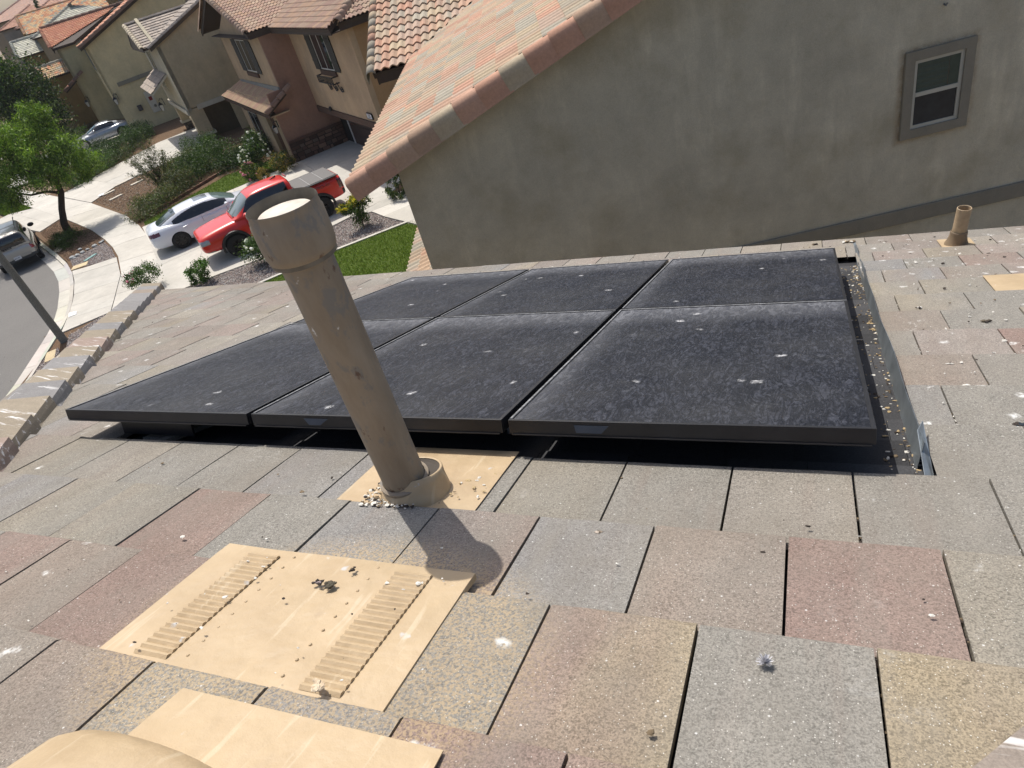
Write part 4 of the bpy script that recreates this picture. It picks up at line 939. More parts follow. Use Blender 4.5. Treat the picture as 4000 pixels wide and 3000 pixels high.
def lantern(par, o, nrm, s=1.0, side=None, label=None):
    """black wall lantern as a thing of its own"""
    e = empty('wall_lantern', o, 0, label, 'wall light', 'black wall lanterns on the house fronts'); bl = plain('black_iron', (.012, .012, .013), .5)
    nrm = Vector(nrm); z = Vector((0, 0, 1)); sx = nrm.cross(z)
    m = MB(); m.box(-sx*.05*s-z*.1*s, sx*.1*s, z*.3*s, nrm*.03); m.build('back_plate', bl, e)
    m = MB(); m.tube([z*.12*s, z*.2*s+nrm*.09*s, z*.12*s+nrm*.18*s], .015*s, 6); m.build('arm', bl, e)
    c = nrm*.18*s; m = MB()
    m.add([c+sx*.10*s+nrm*.10*s-z*.04*s, c-sx*.10*s+nrm*.10*s-z*.04*s, c-sx*.10*s-nrm*.10*s-z*.04*s, c+sx*.10*s-nrm*.10*s-z*.04*s, c+z*.10*s], [(0, 1, 4), (1, 2, 4), (2, 3, 4), (3, 0, 4), (3, 2, 1, 0)]); m.build('cap', bl, e)
    m = MB(); q = [(sx*a+nrm*b) for a, b in ((.085, .085), (-.085, .085), (-.085, -.085), (.085, -.085))]; r = [(sx*a+nrm*b) for a, b in ((.05, .05), (-.05, .05), (-.05, -.05), (.05, -.05))]
    m.add([c+v*s-z*.045*s for v in q]+[c+v*s-z*.28*s for v in r], [(0, 1, 5, 4), (1, 2, 6, 5), (2, 3, 7, 6), (3, 0, 4, 7), (4, 5, 6, 7)]); m.build('glass', plain('frosted_lantern_glass', (.5, .49, .45), .3), e)
    m = MB()
    for v, w in zip(q, r): m.tube([c+v*s-z*.04*s, c+w*s-z*.29*s], .009*s, 4)
    tag(m.build('cage_bars', bl, e), kind='stuff')
    return e

# ---- H1: the next house, its big gable wall filling the upper right
O1 = Vector((-2.4006, 7.007, ZG)); R1 = rad(19.5)
h1 = empty('neighbour_house', O1, R1, 'next door house with a large grey green stucco gable wall and clay tiles', 'house')
def l1(p, q, z): return Vector((p, q, z-ZG))
def stained_stucco():
    t = NT('weathered_grey_green_stucco'); p = t.pos(); c = T_('#c0b9a5'); o = t.obj()
    big = t.noise(p, .55, 5, .6); mid = t.noise(p, 4, 4, .6); fine = t.noise(p, 70, 3, .75); cloud = t.noise(t.map(p, (1, 1, .8)), 1.6, 6, .65)
    k = t.math('MULTIPLY', t.ramp(big, .3, .7, .86, 1.1), t.ramp(mid, .3, .7, .95, 1.05)); k = t.math('MULTIPLY', k, t.ramp(fine, .3, .7, .88, 1.12)); stv = t.noise(t.map(p, (1.6, 1.6, .32)), 1.5, 5, .65); k = t.math('MULTIPLY', k, t.ramp(cloud, .35, .65, .93, 1.09)); k = t.math('MULTIPLY', k, t.ramp(stv, .55, .72, 1., 1.2))
    col = t.mix(1., c, t.n('CombineColor', i0=k, i1=k, i2=k).outputs[0], 'MULTIPLY')
    col = t.mix(t.ramp(t.noise(p, 1.3, 4, .6), .5, .72, 0, .4), col, (.31, .26, .155))
    # rusty rim that has run and soaked round the window frame
    s_ = t.n('SeparateXYZ', i0=o); x, z = s_.outputs[0], s_.outputs[2]
    dx_ = t.math('SUBTRACT', t.math('ABSOLUTE', t.math('SUBTRACT', x, 7.455)), .445); dz_ = t.math('SUBTRACT', t.math('ABSOLUTE', t.math('SUBTRACT', z, 5.39)), .585)
    d = t.math('MAXIMUM', dx_, dz_); st = t.math('MULTIPLY', t.ramp(d, .0, .10, .55, 0), t.ramp(t.noise(p, 9, 4, .7), .3, .6)); col = t.mix(st, col, (.27, .15, .05))
    t.bump(t.math('ADD', fine, t.math('MULTIPLY', t.noise(p, 24, 4, .65), 1.5)), .7, .015)
    return t.fin(col, .93, 0, .12)
M_W1 = stained_stucco()
PT1 = rad(19.4); tp = math.tan(PT1)
def zr(p): return -1.35+(p+.41)*tp          # top of the tiles over the gable
m = MB(); m.slab([l1(0, 0, ZG-.2), l1(14, 0, ZG-.2), l1(14, 0, zr(0)-.25), l1(7.4, 0, zr(7.4)-.25), l1(0, 0, zr(0)-.25)], (0, .2, 0)); m.build('gable_wall', M_W1, h1)
m = MB(); m.slab([l1(0, .2, ZG-.2), l1(0, 8.6, ZG-.2), l1(0, 8.6, zr(0)-.25), l1(0, .2, zr(0)-.25)], (.2, 0, 0)); m.build('front_wall', M_W1, h1)
m = MB(); m.box(l1(-.0, -.045, -4.205), (14, 0, 0), (0, .044, 0), (0, 0, .235)); m.build('band_trim', M_TRIMG, h1, bev=.008)
M_SCREEN = plain('dark_insect_screen', (.030, .033, .036), .55, var=.3, vs=6)
wd_ = window(h1, l1(7.135, -.002, -2.765), (1, 0, 0), (0, -1, 0), .64, .92, .125, M_TRIMG, '#b4b2a6', 'h', proud=.05)
for k in range(6):
    m = MB(); m.box(l1(7.19, -.0115, -2.275+k*.068), (.40, 0, 0), (0, -.004, -.018), (0, 0, .046)); m.build('shutter_slat', plain('green_tinted_shutter', (.050, .072, .056), .5), wd_)
m = MB(); m.box(l1(7.60, -.0115, -2.275), (.13, 0, 0), (0, -.002, 0), (0, 0, .40)); m.build('shutter_stile', plain('green_tinted_shutter', (.050, .072, .056), .5), wd_)
m = MB(); m.box(l1(7.19, -.008, -2.72), (.53, 0, 0), (0, -.001, 0), (0, 0, .385)); m.build('insect_screen', M_SCREEN, wd_)
m = MB(); m.tube([l1(7.45, -.0, -1.24), l1(7.45, -.05, -1.25), l1(7.46, -.06, -1.22)], .012, 6); m.build('hook', M_GALV, h1)
EV = l1(-.62, 0, zr(-.62)-.045)
rr1 = roof(h1, (EV.x, EV.y, EV.z), (1, 0), PT1, [(-.62, -.28), (7.4, -.28), (7.4, 14), (4.6, 14), (-.62, 8.35)], 's', .41, .36, PAL1, M_CLAY, nmax=300, th=.035, thick=.10, variants=30, seed=31, deck=plain('olive_fascia', T_('#55503e'), .8))
roof(h1, (15.4, 0, zr(-.62)-ZG-.045), (-1, 0), PT1, [(15.4, -.28), (7.4, -.28), (7.4, 14), (15.4, 14)], 's', .41, .36, PAL1, M_CLAY, nmax=0, th=.035, variants=8, seed=32)
# rake tiles along the gable and the barge board below them
rp = [(-.135, -.20), (-.14, -.06), (-.118, .02), (-.06, .065), (.03, .075), (.10, .04), (.12, -.0)]
cap_tiles(h1, l1(-.66, -.30, zr(-.66)-.02), l1(7.4, -.30, zr(7.4)-.02), [tuple(x*1. for x in c) for c in (srgb('#b48c76'), srgb('#ad927c'), srgb('#aa9c85'), srgb('#b38f7a'))], M_CLAY, ex=.37, name='rake_tile', prof=[(-x, z) for x, z in rp[::-1]], seg=6, th=.012, seed=5)
m = MB(); m.slab([l1(-.60, -.20, zr(-.60)-.30), l1(7.4, -.20, zr(7.4)-.30), l1(7.4, -.20, zr(7.4)-.05), l1(-.60, -.20, zr(-.60)-.05)], (0, .20, 0)); m.build('barge_board', plain('olive_fascia', T_('#55503e'), .8), h1)
m = MB(); m.slab([l1(-.60, 0, zr(-.60)-.26), l1(-.60, 8.3, zr(-.60)-.26), l1(-.60, 8.3, zr(-.60)-.08), l1(-.60, 0, zr(-.60)-.08)], (.03, 0, 0)); m.build('eave_fascia', plain('olive_fascia', T_('#55503e'), .8), h1)
# front gable wing reaching towards the street
CE = l1(0, 8.0, -1.50)
roof(h1, (-1.6, 8.0, CE.z), (0, 1), PT1, [(-1.62, 8.0), (-.75, 8.0), (3.3, 12.1), (-1.62, 12.1)], 's', .41, .36, PAL1, M_CLAY, nmax=200, th=.035, variants=24, seed=41)
roof(h1, (-1.6, 16.2, CE.z), (0, -1), PT1, [(-1.62, 16.2), (4., 16.2), (4., 12.1), (-1.62, 12.1)], 's', .41, .36, PAL1, M_CLAY, nmax=0, th=.035, variants=6, seed=42)
cap_tiles(h1, Vector((-1.66, 7.95, CE.z+.0)), Vector((-1.66, 12.1, CE.z+4.15*tp)), PAL1, M_CLAY, ex=.345, name='rake_tile', prof=rp, seg=6, th=.02, seed=6)
m = MB(); m.slab([l1(-1.55, 8.02, -1.75), l1(-.7, 8.02, -1.75), l1(-.7, 8.02, -1.54), l1(-1.55, 8.02, -1.54)], (0, .03, 0)); m.build('eave_fascia', plain('dark_brown_eaves', T_('#3f342c'), .8), h1)
m = MB(); m.slab([l1(-1.0, 8.4, ZG), l1(-.0, 8.4, ZG), l1(-.0, 8.4, -1.6), l1(-1.0, 8.4, -1.6)], (0, 7, 0)); m.build('wing_wall', M_W1, h1)
m = MB(); m.slab([l1(-1.58, 8.1, -1.78), l1(-1.58, 12.1, -1.78+4*tp), l1(-1.58, 12.1, -1.54+4.1*tp), l1(-1.58, 8.1, -1.54)], (.04, 0, 0)); m.build('barge_board', plain('dark_brown_eaves', T_('#3f342c'), .8), h1)
# small porch roof low against the front
roof(h1, (-1.45, 0, ZG*0+(-4.93-ZG)), (1, 0), PT1, [(-1.45, 1.2), (0, 1.2), (0, 6.3), (-1.45, 6.3)], 's', .41, .36, PAL1, M_CLAY, nmax=120, th=.035, variants=20, seed=51)
for q in (1.4, 6.0):
    m = MB(); m.bx(-1.2, q, 0, -.85, q+.35, 2.75); m.build('porch_post', M_W1, h1)
m = MB(); m.bx(-1.3, 1.3, 2.45, -.0, 6.3, 2.72); m.build('porch_beam', M_W1, h1)

# ---- H2: brown house with the garage
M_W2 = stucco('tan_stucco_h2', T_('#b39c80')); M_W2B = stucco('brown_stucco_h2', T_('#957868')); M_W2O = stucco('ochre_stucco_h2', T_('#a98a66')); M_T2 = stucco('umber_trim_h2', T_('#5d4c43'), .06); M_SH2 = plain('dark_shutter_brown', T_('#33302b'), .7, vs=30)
M_EAV = plain('dark_brown_eaves', T_('#3f342c'), .8)
h2, L2_ = Hs('brown_house', 35.6, 8.94, 'brown two storey house with dark shutters, tiled roofs and a garage, behind the red pickup')
zt, zb = -1.62, ZG-.1
def wallab(par, L, mat, a0, b0, a1, b1, z0, z1, t, name='wall'):
    return quadwall(par, name, mat, [L(a0, b0, z0), L(a1, b1, z0), L(a1, b1, z1), L(a0, b0, z1)], L(*t)-L(0, 0, 0))
wallab(h2, L2_, M_W2, 26.43, 10.41, 35.6, 10.41, -5.45, zt, (0, .25, 0))               # over the garage
wallab(h2, L2_, M_W2, 26.43, 10.41, 27.15, 10.41, zb, -5.45, (0, .9, 0), 'pier')
wallab(h2, L2_, M_W2O, 26.43, 10.66, 26.43, 20, zb, zt, (.2, 0, 0))                      # right flank
wallab(h2, L2_, M_W2B, 35.6, 8.94, 35.6, 11.45, zb, zt, (.2, 0, 0), 'side_wall')
wallab(h2, L2_, M_W2, 35.8, 8.94, 45.9, 8.94, -4.4, zt, (0, .2, 0), 'front_wall')
wallab(h2, L2_, M_W2, 45.9, 8.94, 45.9, 20, zb, zt, (-.2, 0, 0))
m = MB(); m.slab([L2_(35.9, 8.96, -1.62), L2_(45.9, 8.96, -1.62), L2_(42.0, 8.96, -.45)], L2_(0, .15, 0)-L2_(0, 0, 0)); m.build('gable', M_W2, h2)
# lintel, recessed garage door
q = lambda a, b, z: L2_(a, b, z); V0 = L2_(0, 0, 0)
m = MB(); m.slab([q(26.6, 10.35, -5.75), q(35.55, 10.35, -5.75), q(35.55, 10.35, -5.46), q(26.6, 10.35, -5.46)], q(0, .12, 0)-V0); m.build('lintel', M_T2, h2)
m = MB(); m.slab([q(27.15, 10.5, -5.74), q(35.6, 10.5, -5.74), q(35.6, 11.5, -5.74), q(27.15, 11.5, -5.74)], (0, 0, .1)); m.build('recess_soffit', M_W2B, h2)
M_GD2 = plain('umber_garage_door', T_('#4b3d37'), .6, vs=5)
for k in range(4):
    m = MB(); m.slab([q(27.2, 11.3, ZG+.03+k*.53), q(34.2, 11.3, ZG+.03+k*.53), q(34.2, 11.3, ZG+.545+k*.53), q(27.2, 11.3, ZG+.545+k*.53)], q(0, .04, 0)-V0); m.build('garage_door_panel', M_GD2, h2, bev=.008)
m = MB(); m.slab([q(34.2, 11.28, ZG), q(34.38, 11.28, ZG), q(34.38, 11.28, -5.74), q(34.2, 11.28, -5.74)], q(0, .05, 0)-V0); m.build('garage_door_seal', plain('white_vinyl_seal', (.6, .6, .58), .5), h2)
m = MB(); m.slab([q(34.38, 11.32, ZG), q(35.6, 11.32, ZG), q(35.6, 11.32, -5.74), q(34.38, 11.32, -5.74)], q(0, .1, 0)-V0); m.build('garage_jamb', plain('dark_jamb', (.02, .018, .016), .8), h2)
# stone skirting of the side wall, stone by stone
M_ROCK = vcol('ledge_stone', .9, .25, 25, .6, .01); rs = random.Random(9)
M_MORT = plain('dark_mortar', T_('#3e3530'), .95)
def stonework(par, name, o, ex, nrm, length, height, pal, s=1., seed=1, cap=None):
    r = random.Random(seed); o, ex, nrm = Vector(o), Vector(ex).normalized(), Vector(nrm).normalized(); z = 0
    m = MB(); m.slab([o, o+ex*length, o+ex*length+Vector((0, 0, height)), o+Vector((0, 0, height))], nrm*.03); m.build('mortar_bed', M_MORT, par)
    while z < height-.04:
        hgt = min(r.uniform(.12, .24)*s, height-z); x = 0 if r.random() < .5 else -.1
        while x < length-.03:
            w = r.uniform(.16, .42)*s; x0, x1 = max(0, x), min(length, x+w-.018)
            if x1-x0 > .05:
                m = MB(); c = pal[r.randrange(len(pal))]; k = r.uniform(.7, 1.25); m.cur = tuple(q_*k for q_ in c); e = .03*s
                pts = [(x0+r.uniform(0, e), z+r.uniform(0, e*.6)), (x1-r.uniform(0, e), z+r.uniform(0, e*.6)), (x1-r.uniform(0, e), z+hgt-.015-r.uniform(0, e*.6)), (x0+r.uniform(0, e), z+hgt-.015-r.uniform(0, e*.6))]
                m.slab([o+ex*a+Vector((0, 0, b))+nrm*.03 for a, b in pts], nrm*r.uniform(.02, .055)); m.build('stone', M_ROCK, par)
            x += w
        z += hgt
PST = [T_('#6b554a'), T_('#7a6254'), T_('#5b4a42'), T_('#81695a'), T_('#6a5d52')]
nA = q(-1, 0, 0)-V0; bD = q(0, 1, 0)-V0
stonework(h2, 'stone', q(35.6, 8.2, ZG), bD, nA, 3.1, 1.0, PST, 1.3, 3)
wallab(h2, L2_, M_W2B, 35.6, 8.18, 35.6, 8.94, zb, -4.15, (.2, 0, 0), 'side_wall')
for k in range(10):
    m = MB(); m.cur = T_('#5f4b41'); m.slab([q(35.52, 8.2+k*.31, -6.72), q(35.52, 8.2+k*.31+.295, -6.72), q(35.52, 8.2+k*.31+.295, -6.60), q(35.52, 8.2+k*.31, -6.60)], nA*.06-Vector((0, 0, 0))); m.build('cap_brick', M_ROCK, h2)
# ground floor projection under its little roof
wallab(h2, L2_, M_W2, 35.8, 8.18, 36.6, 8.18, zb, -4.6, (0, .3, 0), 'porch_pier')
wallab(h2, L2_, M_W2, 38.6, 8.18, 45.0, 8.18, zb, -4.6, (0, .2, 0), 'front_wall')
wallab(h2, L2_, M_W2B, 38.6, 8.38, 38.6, 9.8, zb, -4.6, (.15, 0, 0), 'porch_side')
wallab(h2, L2_, M_W2O, 36.6, 9.6, 38.6, 9.6, zb, -4.6, (0, .15, 0), 'porch_back')
m = MB(); m.slab([q(36.4, 8.1, -5.2), q(38.8, 8.1, -5.2), q(38.8, 8.1, -4.9), q(36.4, 8.1, -4.9)], q(0, .25, 0)-V0); m.build('porch_beam', M_T2, h2)
m = MB(); m.slab([q(36.9, 9.55, ZG), q(37.9, 9.55, ZG), q(37.9, 9.55, ZG+2.05), q(36.9, 9.55, ZG+2.05)], q(0, .06, 0)-V0); m.build('front_door', M_SH2, h2)
sx_ = q(-1, 0, 0)-V0; nB = q(0, -1, 0)-V0
window(h2, q(43.2, 8.178, -7.4), sx_, nB, 2.2, 1.75, .1, M_T2, '#c9c6bb', 'v')
m = MB(); m.slab([q(40.7, 8.08, -5.60), q(43.7, 8.08, -5.60), q(43.7, 8.08, -5.42), q(40.7, 8.08, -5.42)], q(0, .1, 0)-V0); m.build('window_head', M_T2, h2)
m = MB(); m.slab([q(40.6, 8.02, ZG), q(43.6, 8.02, ZG), q(43.6, 8.02, -7.5), q(40.6, 8.02, -7.5)], q(0, .15, 0)-V0); m.build('window_apron', M_T2, h2)
# ledge flashing above the low roof
m = MB(); m.slab([q(35.7, 8.88, -4.28), q(45.2, 8.88, -4.42), q(45.2, 8.88, -4.18), q(35.7, 8.88, -4.04)], q(0, .06, 0)-V0); m.build('step_flashing', M_GALV, h2)
EL = q(0, 7.72, -4.98)
roof(h2, tuple(q(35.2, 7.72, -4.98)), (1, 0), math.atan(.62/1.2), [tuple(q(35.25, 7.72, 0))[:2], tuple(q(47.2, 7.72, 0))[:2], tuple(q(45.6, 9.0, 0))[:2], tuple(q(35.25, 9.0, 0))[:2]], 's', .29, .42, [srgb(c) for c in ('#b08f7c', '#b8a083', '#a98a76')], M_CLAY, nmax=160, th=.03, variants=12, seed=61, stag=0)
cap_tiles(h2, q(35.22, 7.70, -4.95), q(35.22, 9.45, -4.95+1.75*.517), PALD, M_CLAY, ex=.40, w=.34, rise=.16, name='rake_tile', seed=7, th=.02)
m = MB(); m.slab([q(35.2, 7.76, -5.22), q(47, 7.76, -5.22), q(47, 7.76, -5.0), q(35.2, 7.76, -5.0)], q(0, .05, 0)-V0); m.build('eave_fascia', M_T2, h2)
m = MB(); m.slab([q(35.3, 7.8, -5.2), q(46.0, 7.8, -5.2), q(46, 8.9, -5.2), q(35.3, 8.9, -5.2)], (0, 0, .06)); m.build('soffit', M_W2, h2)
# upper windows with board shutters
def shutters(par, o, ex, nrm, w, h, gap, sw, mat, n=4):
    ex, nrm, o = Vector(ex), Vector(nrm), Vector(o)
    for x0 in (-gap-sw, w+gap):
        m = MB(); m.box(o+ex*x0+Vector((0, 0, .08))+nrm*.0, ex*sw, Vector((0, 0, h-.16)), nrm*.02); s_ = m.build('shutter', mat, par)
        for k in range(n): 
            m = MB(); m.box(o+ex*(x0+k*sw/n+.006)+nrm*.0205, ex*(sw/n-.012), Vector((0, 0, h)), nrm*.016); m.build('board', mat, s_)
        for zz in (.22*h, .80*h): m = MB(); m.box(o+ex*(x0+.01)+nrm*.038+Vector((0, 0, zz)), ex*(sw-.02), Vector((0, 0, .1)), nrm*.016); m.build('batten', mat, s_)
w_ = window(h2, q(31.96, 10.408, -3.44), sx_, nB, 1.92, 1.55, 0, None, '#c9c6bb', 'v'); shutters(h2, q(31.96, 10.40, -3.48), sx_, nB, 1.92, 1.65, .08, .80, M_SH2)
m = MB(); m.box(q(32.1, 10.40, -1.86), sx_*2.2, (0, 0, .20), nB*.09); m.build('window_head', M_T2, h2); m = MB(); m.box(q(32.1, 10.40, -3.68), sx_*2.2, (0, 0, .21), nB*.09); m.build('window_sill', M_T2, h2)
window(h2, q(41.7, 8.938, -3.5), sx_, nB, 2.35, 1.66, 0, None, '#c9c6bb', 'v'); shutters(h2, q(41.7, 8.93, -3.54), sx_, nB, 2.35, 1.72, .08, 1.1, M_SH2)
m = MB(); m.box(q(41.9, 8.93, -1.80), sx_*2.7, (0, 0, .2), nB*.09); m.build('window_head', M_T2, h2); m = MB(); m.box(q(41.9, 8.93, -3.76), sx_*2.7, (0, 0, .21), nB*.09); m.build('window_sill', M_T2, h2)
# wrought iron flower basket with scrolls
ba = empty('window_basket', W(32.2, 10.40, ZG*0-3.95-ZG), RZ, 'black wrought iron flower basket with scrolls below the shuttered window over the garage', 'window basket'); IR = plain('black_iron', (.012, .012, .013), .5)
m = MB(); w2 = 2.2
for z in (0, .28): m.tube([(-.02, -w2, z), (-.30, -w2, z), (-.30, 0, z), (-.02, 0, z)], .032, 5)
m.build('rails', IR, ba)
for k in range(12): m = MB(); y = -w2*k/11; m.tube([(-.30, y, 0), (-.30, y, .28)], .022, 4); m.build('bar', IR, ba)
for k in range(3):
    y0 = -.25-k*.8; pts = [(-.04, y0, 0), (-.04, y0-.12, -.22), (-.04, y0-.3, -.42)]
    for t_ in range(16): an = math.pi*1.3+t_*.62; r_ = .17*(1-t_/19); pts.append((-.04, y0-.42-r_*math.cos(an+1.9), -.30+r_*math.sin(an+1.9)-.02))
    m = MB(); m.tube(pts, .02, 4); m.build('scroll', IR, ba)
# roofs of H2
P2 = rad(19)
def plan(L, pts): return [tuple(L(a, b, 0))[:2] for a, b in pts]
roof(h2, tuple(q(30, 9.55, -1.44)), (1, 0), P2, plan(L2_, [(26.0, 9.55), (37.2, 9.55), (37.2, 16.5), (32.5, 16.5)]), 's', .40, .36, PAL2, M_CLAY, nmax=300, th=.03, variants=20, seed=71, thick=.16)
roof(h2, tuple(q(26.0, 12, -1.36)), (0, 1), P2, plan(L2_, [(26.0, 10.0), (32.5, 16.5), (26.0, 22)]), 's', .40, .36, PAL2, M_CLAY, nmax=160, th=.03, variants=20, seed=72, thick=.16)
cap_tiles(h2, q(25.95, 9.95, -1.30), q(32.5, 16.5, -1.30+6.5*math.tan(P2)), PAL2, M_CLAY, ex=.40, w=.32, rise=.16, name='hip_tile', seed=8)
ob = L2_
roof(h2, tuple(q(35.4, 9, -1.36)), (0, 1), rad(16), plan(L2_, [(35.4, 8.45), (42.0, 8.45), (42.0, 18), (37.2, 12.6), (35.4, 10.2)]), 's', .40, .36, PAL2, M_CLAY, nmax=300, th=.03, variants=20, seed=73, thick=.16)
roof(h2, tuple(q(48.6, 9, -1.36)), (0, -1), rad(16), plan(L2_, [(48.6, 8.45), (42.0, 8.45), (42.0, 18), (48.6, 18)]), 's', .40, .36, PAL2, M_CLAY, nmax=0, th=.03, variants=10, seed=74, thick=.16)
for (a, b_) in (((35.4, -1.32), (42.0, -1.32+6.6*math.tan(rad(16)))), ((48.6, -1.32), (42.0, -1.32+6.6*math.tan(rad(16))))):
    cap_tiles(h2, q(a[0], 8.42, a[1]), q(b_[0], 8.42, b_[1]), PAL2, M_CLAY, ex=.36, w=.30, rise=.14, name='rake_tile', seed=9)
    m = MB(); m.slab([q(a[0], 8.42, a[1]-.28), q(b_[0], 8.42, b_[1]-.28), q(b_[0], 8.42, b_[1]-.06), q(a[0], 8.42, a[1]-.06)], q(0, .06, 0)-V0); m.build('barge_board', M_EAV, h2)
cap_tiles(h2, q(42.0, 8.5, -1.30+6.6*math.tan(rad(16))), q(42.0, 18, -1.30+6.6*math.tan(rad(16))), PAL2, M_CLAY, ex=.40, w=.32, rise=.14, name='ridge_tile', seed=10)
m = MB(); m.slab([q(26.05, 9.6, -1.68), q(35.5, 9.6, -1.68), q(35.5, 9.6, -1.46), q(26.05, 9.6, -1.46)], q(0, .05, 0)-V0); m.build('eave_fascia', M_EAV, h2)
m = MB(); m.slab([q(26.05, 10.02, -1.64), q(26.05, 20, -1.64), q(26.05, 20, -1.40), q(26.05, 10.02, -1.40)], q(.05, 0, 0)-V0); m.build('eave_fascia', M_EAV, h2)
m = MB(); m.slab([q(35.45, 8.5, -1.64), q(35.45, 10.0, -1.64), q(35.45, 10.0, -1.40), q(35.45, 8.5, -1.40)], q(.05, 0, 0)-V0); m.build('eave_fascia', M_EAV, h2)
m = MB(); m.slab([q(26.1, 9.62, -1.66), q(35.5, 9.62, -1.66), q(35.5, 10.5, -1.63), q(26.1, 10.5, -1.63)], (0, 0, .04)); m.build('soffit', M_EAV, h2)
m = MB(); m.slab([q(35.5, 8.5, -1.63), q(45.9, 8.5, -1.63), q(45.9, 9.0, -1.63), q(35.5, 9.0, -1.63)], (0, 0, .04)); m.build('soffit', M_EAV, h2)
sg = empty('address_plate', W(27.35, 10.395, -5.2-ZG), RZ, 'small lit white house number plate beside the brown garage', 'house number')
m = MB(); m.bx(-.05, -.32, -.13, 0, .32, .13); m.build('plate_box', IR, sg); m = MB(); m.bx(-.056, -.28, -.10, -.051, .28, .10); m.build('plate', plain('white_number_plate', (.6, .62, .66), .4), sg)
def text_mesh(txt, size, ext=.002):
    sc = bpy.data.scenes.new('t'); tc = bpy.data.curves.new('t', 'FONT'); tc.body = txt; tc.size = size; tc.extrude = ext; tc.align_x = 'CENTER'; tc.align_y = 'CENTER'
    ob = bpy.data.objects.new('t', tc); sc.collection.objects.link(ob); sc.view_layers[0].update(); dg = sc.view_layers[0].depsgraph; dg.update(); me = bpy.data.meshes.new_from_object(ob.evaluated_get(dg)); bpy.data.objects.remove(ob); bpy.data.scenes.remove(sc); return me
nm_ = text_mesh('525', .2); nm_.materials.clear(); nm_.materials.append(IR); to = bpy.data.objects.new('number', nm_); COL.objects.link(to); to.parent = sg; to.location = (-.060, 0, 0); to.rotation_euler = (rad(90), 0, rad(-90))
lantern(h2, W(36.1, 8.18, 1.95), BX*-1, 1.25, label='black wall lantern on the pale porch pier of the brown house')
lantern(h2, W(26.75, 10.41, 1.7), BX*-1, 1.2, label='black wall lantern at the right jamb of the brown garage')
m = MB(); m.ball((0, 0, 0), (.09, .09, .12), 8, 6); o = m.build('floodlight', IR); o.location = W(32.8, 10.28, 2.35); tag(o, 'small black floodlight above the brown garage lintel', 'flood light')

# ---- H3: beige house with grey flat tiles
M_W3 = stucco('beige_stucco_h3', T_('#bcac8e')); M_W3L = stucco('pale_beige_stucco_h3', T_('#b3ab96')); M_T3 = stucco('cream_trim_h3', T_('#c0baaa'), .05)
h3, L3_ = Hs('beige_house', 50.5, 5.7, 'beige two storey house with grey flat roof tiles, left of the brown house')
q = L3_; V0 = q(0, 0, 0); nA = q(-1, 0, 0)-V0; bD = q(0, 1, 0)-V0; nB = -bD; sx_ = q(-1, 0, 0)-V0
P3 = rad(20.5); t3 = math.tan(P3); ze = -1.36
def z3(b): return ze+(b-5.3)*t3
quadwall(h3, 'side_wall', M_W3, [q(50.5, 5.72, -5.4), q(50.5, 13, -5.4), q(50.5, 13, z3(13)-.15), q(50.5, 5.72, z3(5.72)-.15)], q(.25, 0, 0)-V0)
quadwall(h3, 'side_wall', M_W3, [q(50.5, 8.5, zb), q(50.5, 13, zb), q(50.5, 13, -5.4), q(50.5, 8.5, -5.4)], q(.25, 0, 0)-V0)
quadwall(h3, 'recess_wall', stucco('shaded_recess_h3', T_('#6b5f4c')), [q(51.8, 6.4, zb), q(51.8, 13, zb), q(51.8, 13, -5.4), q(51.8, 6.4, -5.4)], q(.2, 0, 0)-V0)  # house stucco in a darker copy, recess shade put into its colour
quadwall(h3, 'front_wall', M_W3L, [q(50.5, 5.7, -5.6), q(60.4, 5.7, -5.6), q(60.4, 5.7, ze-.12), q(50.5, 5.7, ze-.12)], q(0, .25, 0)-V0)
quadwall(h3, 'gable', M_W3L, [q(51.0, 5.72, ze-.12), q(60.3, 5.72, ze-.12), q(55.6, 5.72, .25)], q(0, .2, 0)-V0)
quadwall(h3, 'front_wall', M_W3, [q(53.5, 6.9, zb), q(60.4, 6.9, zb), q(60.4, 6.9, -5.6), q(53.5, 6.9, -5.6)], q(0, .2, 0)-V0)
m = MB(); m.slab([q(50.38, 6.35, -5.62), q(50.38, 8.9, -5.62), q(50.38, 8.9, -5.33), q(50.38, 6.35, -5.33)], q(.16, 0, 0)-V0); m.build('lintel', M_T3, h3)
m = MB(); m.slab([q(50.5, 5.58, -5.78), q(60.4, 5.58, -5.78), q(60.4, 5.58, -5.46), q(50.5, 5.58, -5.46)], q(0, .16, 0)-V0); m.build('lintel', M_T3, h3)
m = MB(); m.slab([q(50.5, 5.7, -7.15), q(50.5, 6.65, -7.15), q(50.5, 6.65, -5.5), q(50.5, 5.7, -5.5)], q(.9, 0, 0)-V0); m.build('pillar', M_W3, h3)
m = MB(); m.slab([q(50.38, 5.56, -7.32), q(50.38, 6.8, -7.32), q(50.38, 6.8, -7.15), q(50.38, 5.56, -7.15)], q(1.15, 0, 0)-V0); m.build('pillar_cap', M_T3, h3)
PS3 = [T_('#5d564f'), T_('#6b6258'), T_('#4f4944'), T_('#756a5e')]
stonework(h3, 'stone', q(50.5, 5.68, ZG-.35), bD, nA, .99, .75, PS3, .9, 13); stonework(h3, 'stone', q(51.4, 5.7, ZG-.35), q(-1, 0, 0)-V0, nB, .9, .75, PS3, .9, 14)
m = MB(); m.slab([q(58.3, 5.68, -7.0), q(58.3, 6.3, -7.0), q(58.3, 6.3, -5.6), q(58.3, 5.68, -5.6)], q(.8, 0, 0)-V0); m.build('pillar', M_W3, h3)
m = MB(); m.slab([q(58.2, 5.58, -7.15), q(58.2, 6.4, -7.15), q(58.2, 6.4, -7.0), q(58.2, 5.58, -7.0)], q(1.0, 0, 0)-V0); m.build('pillar_cap', M_T3, h3)
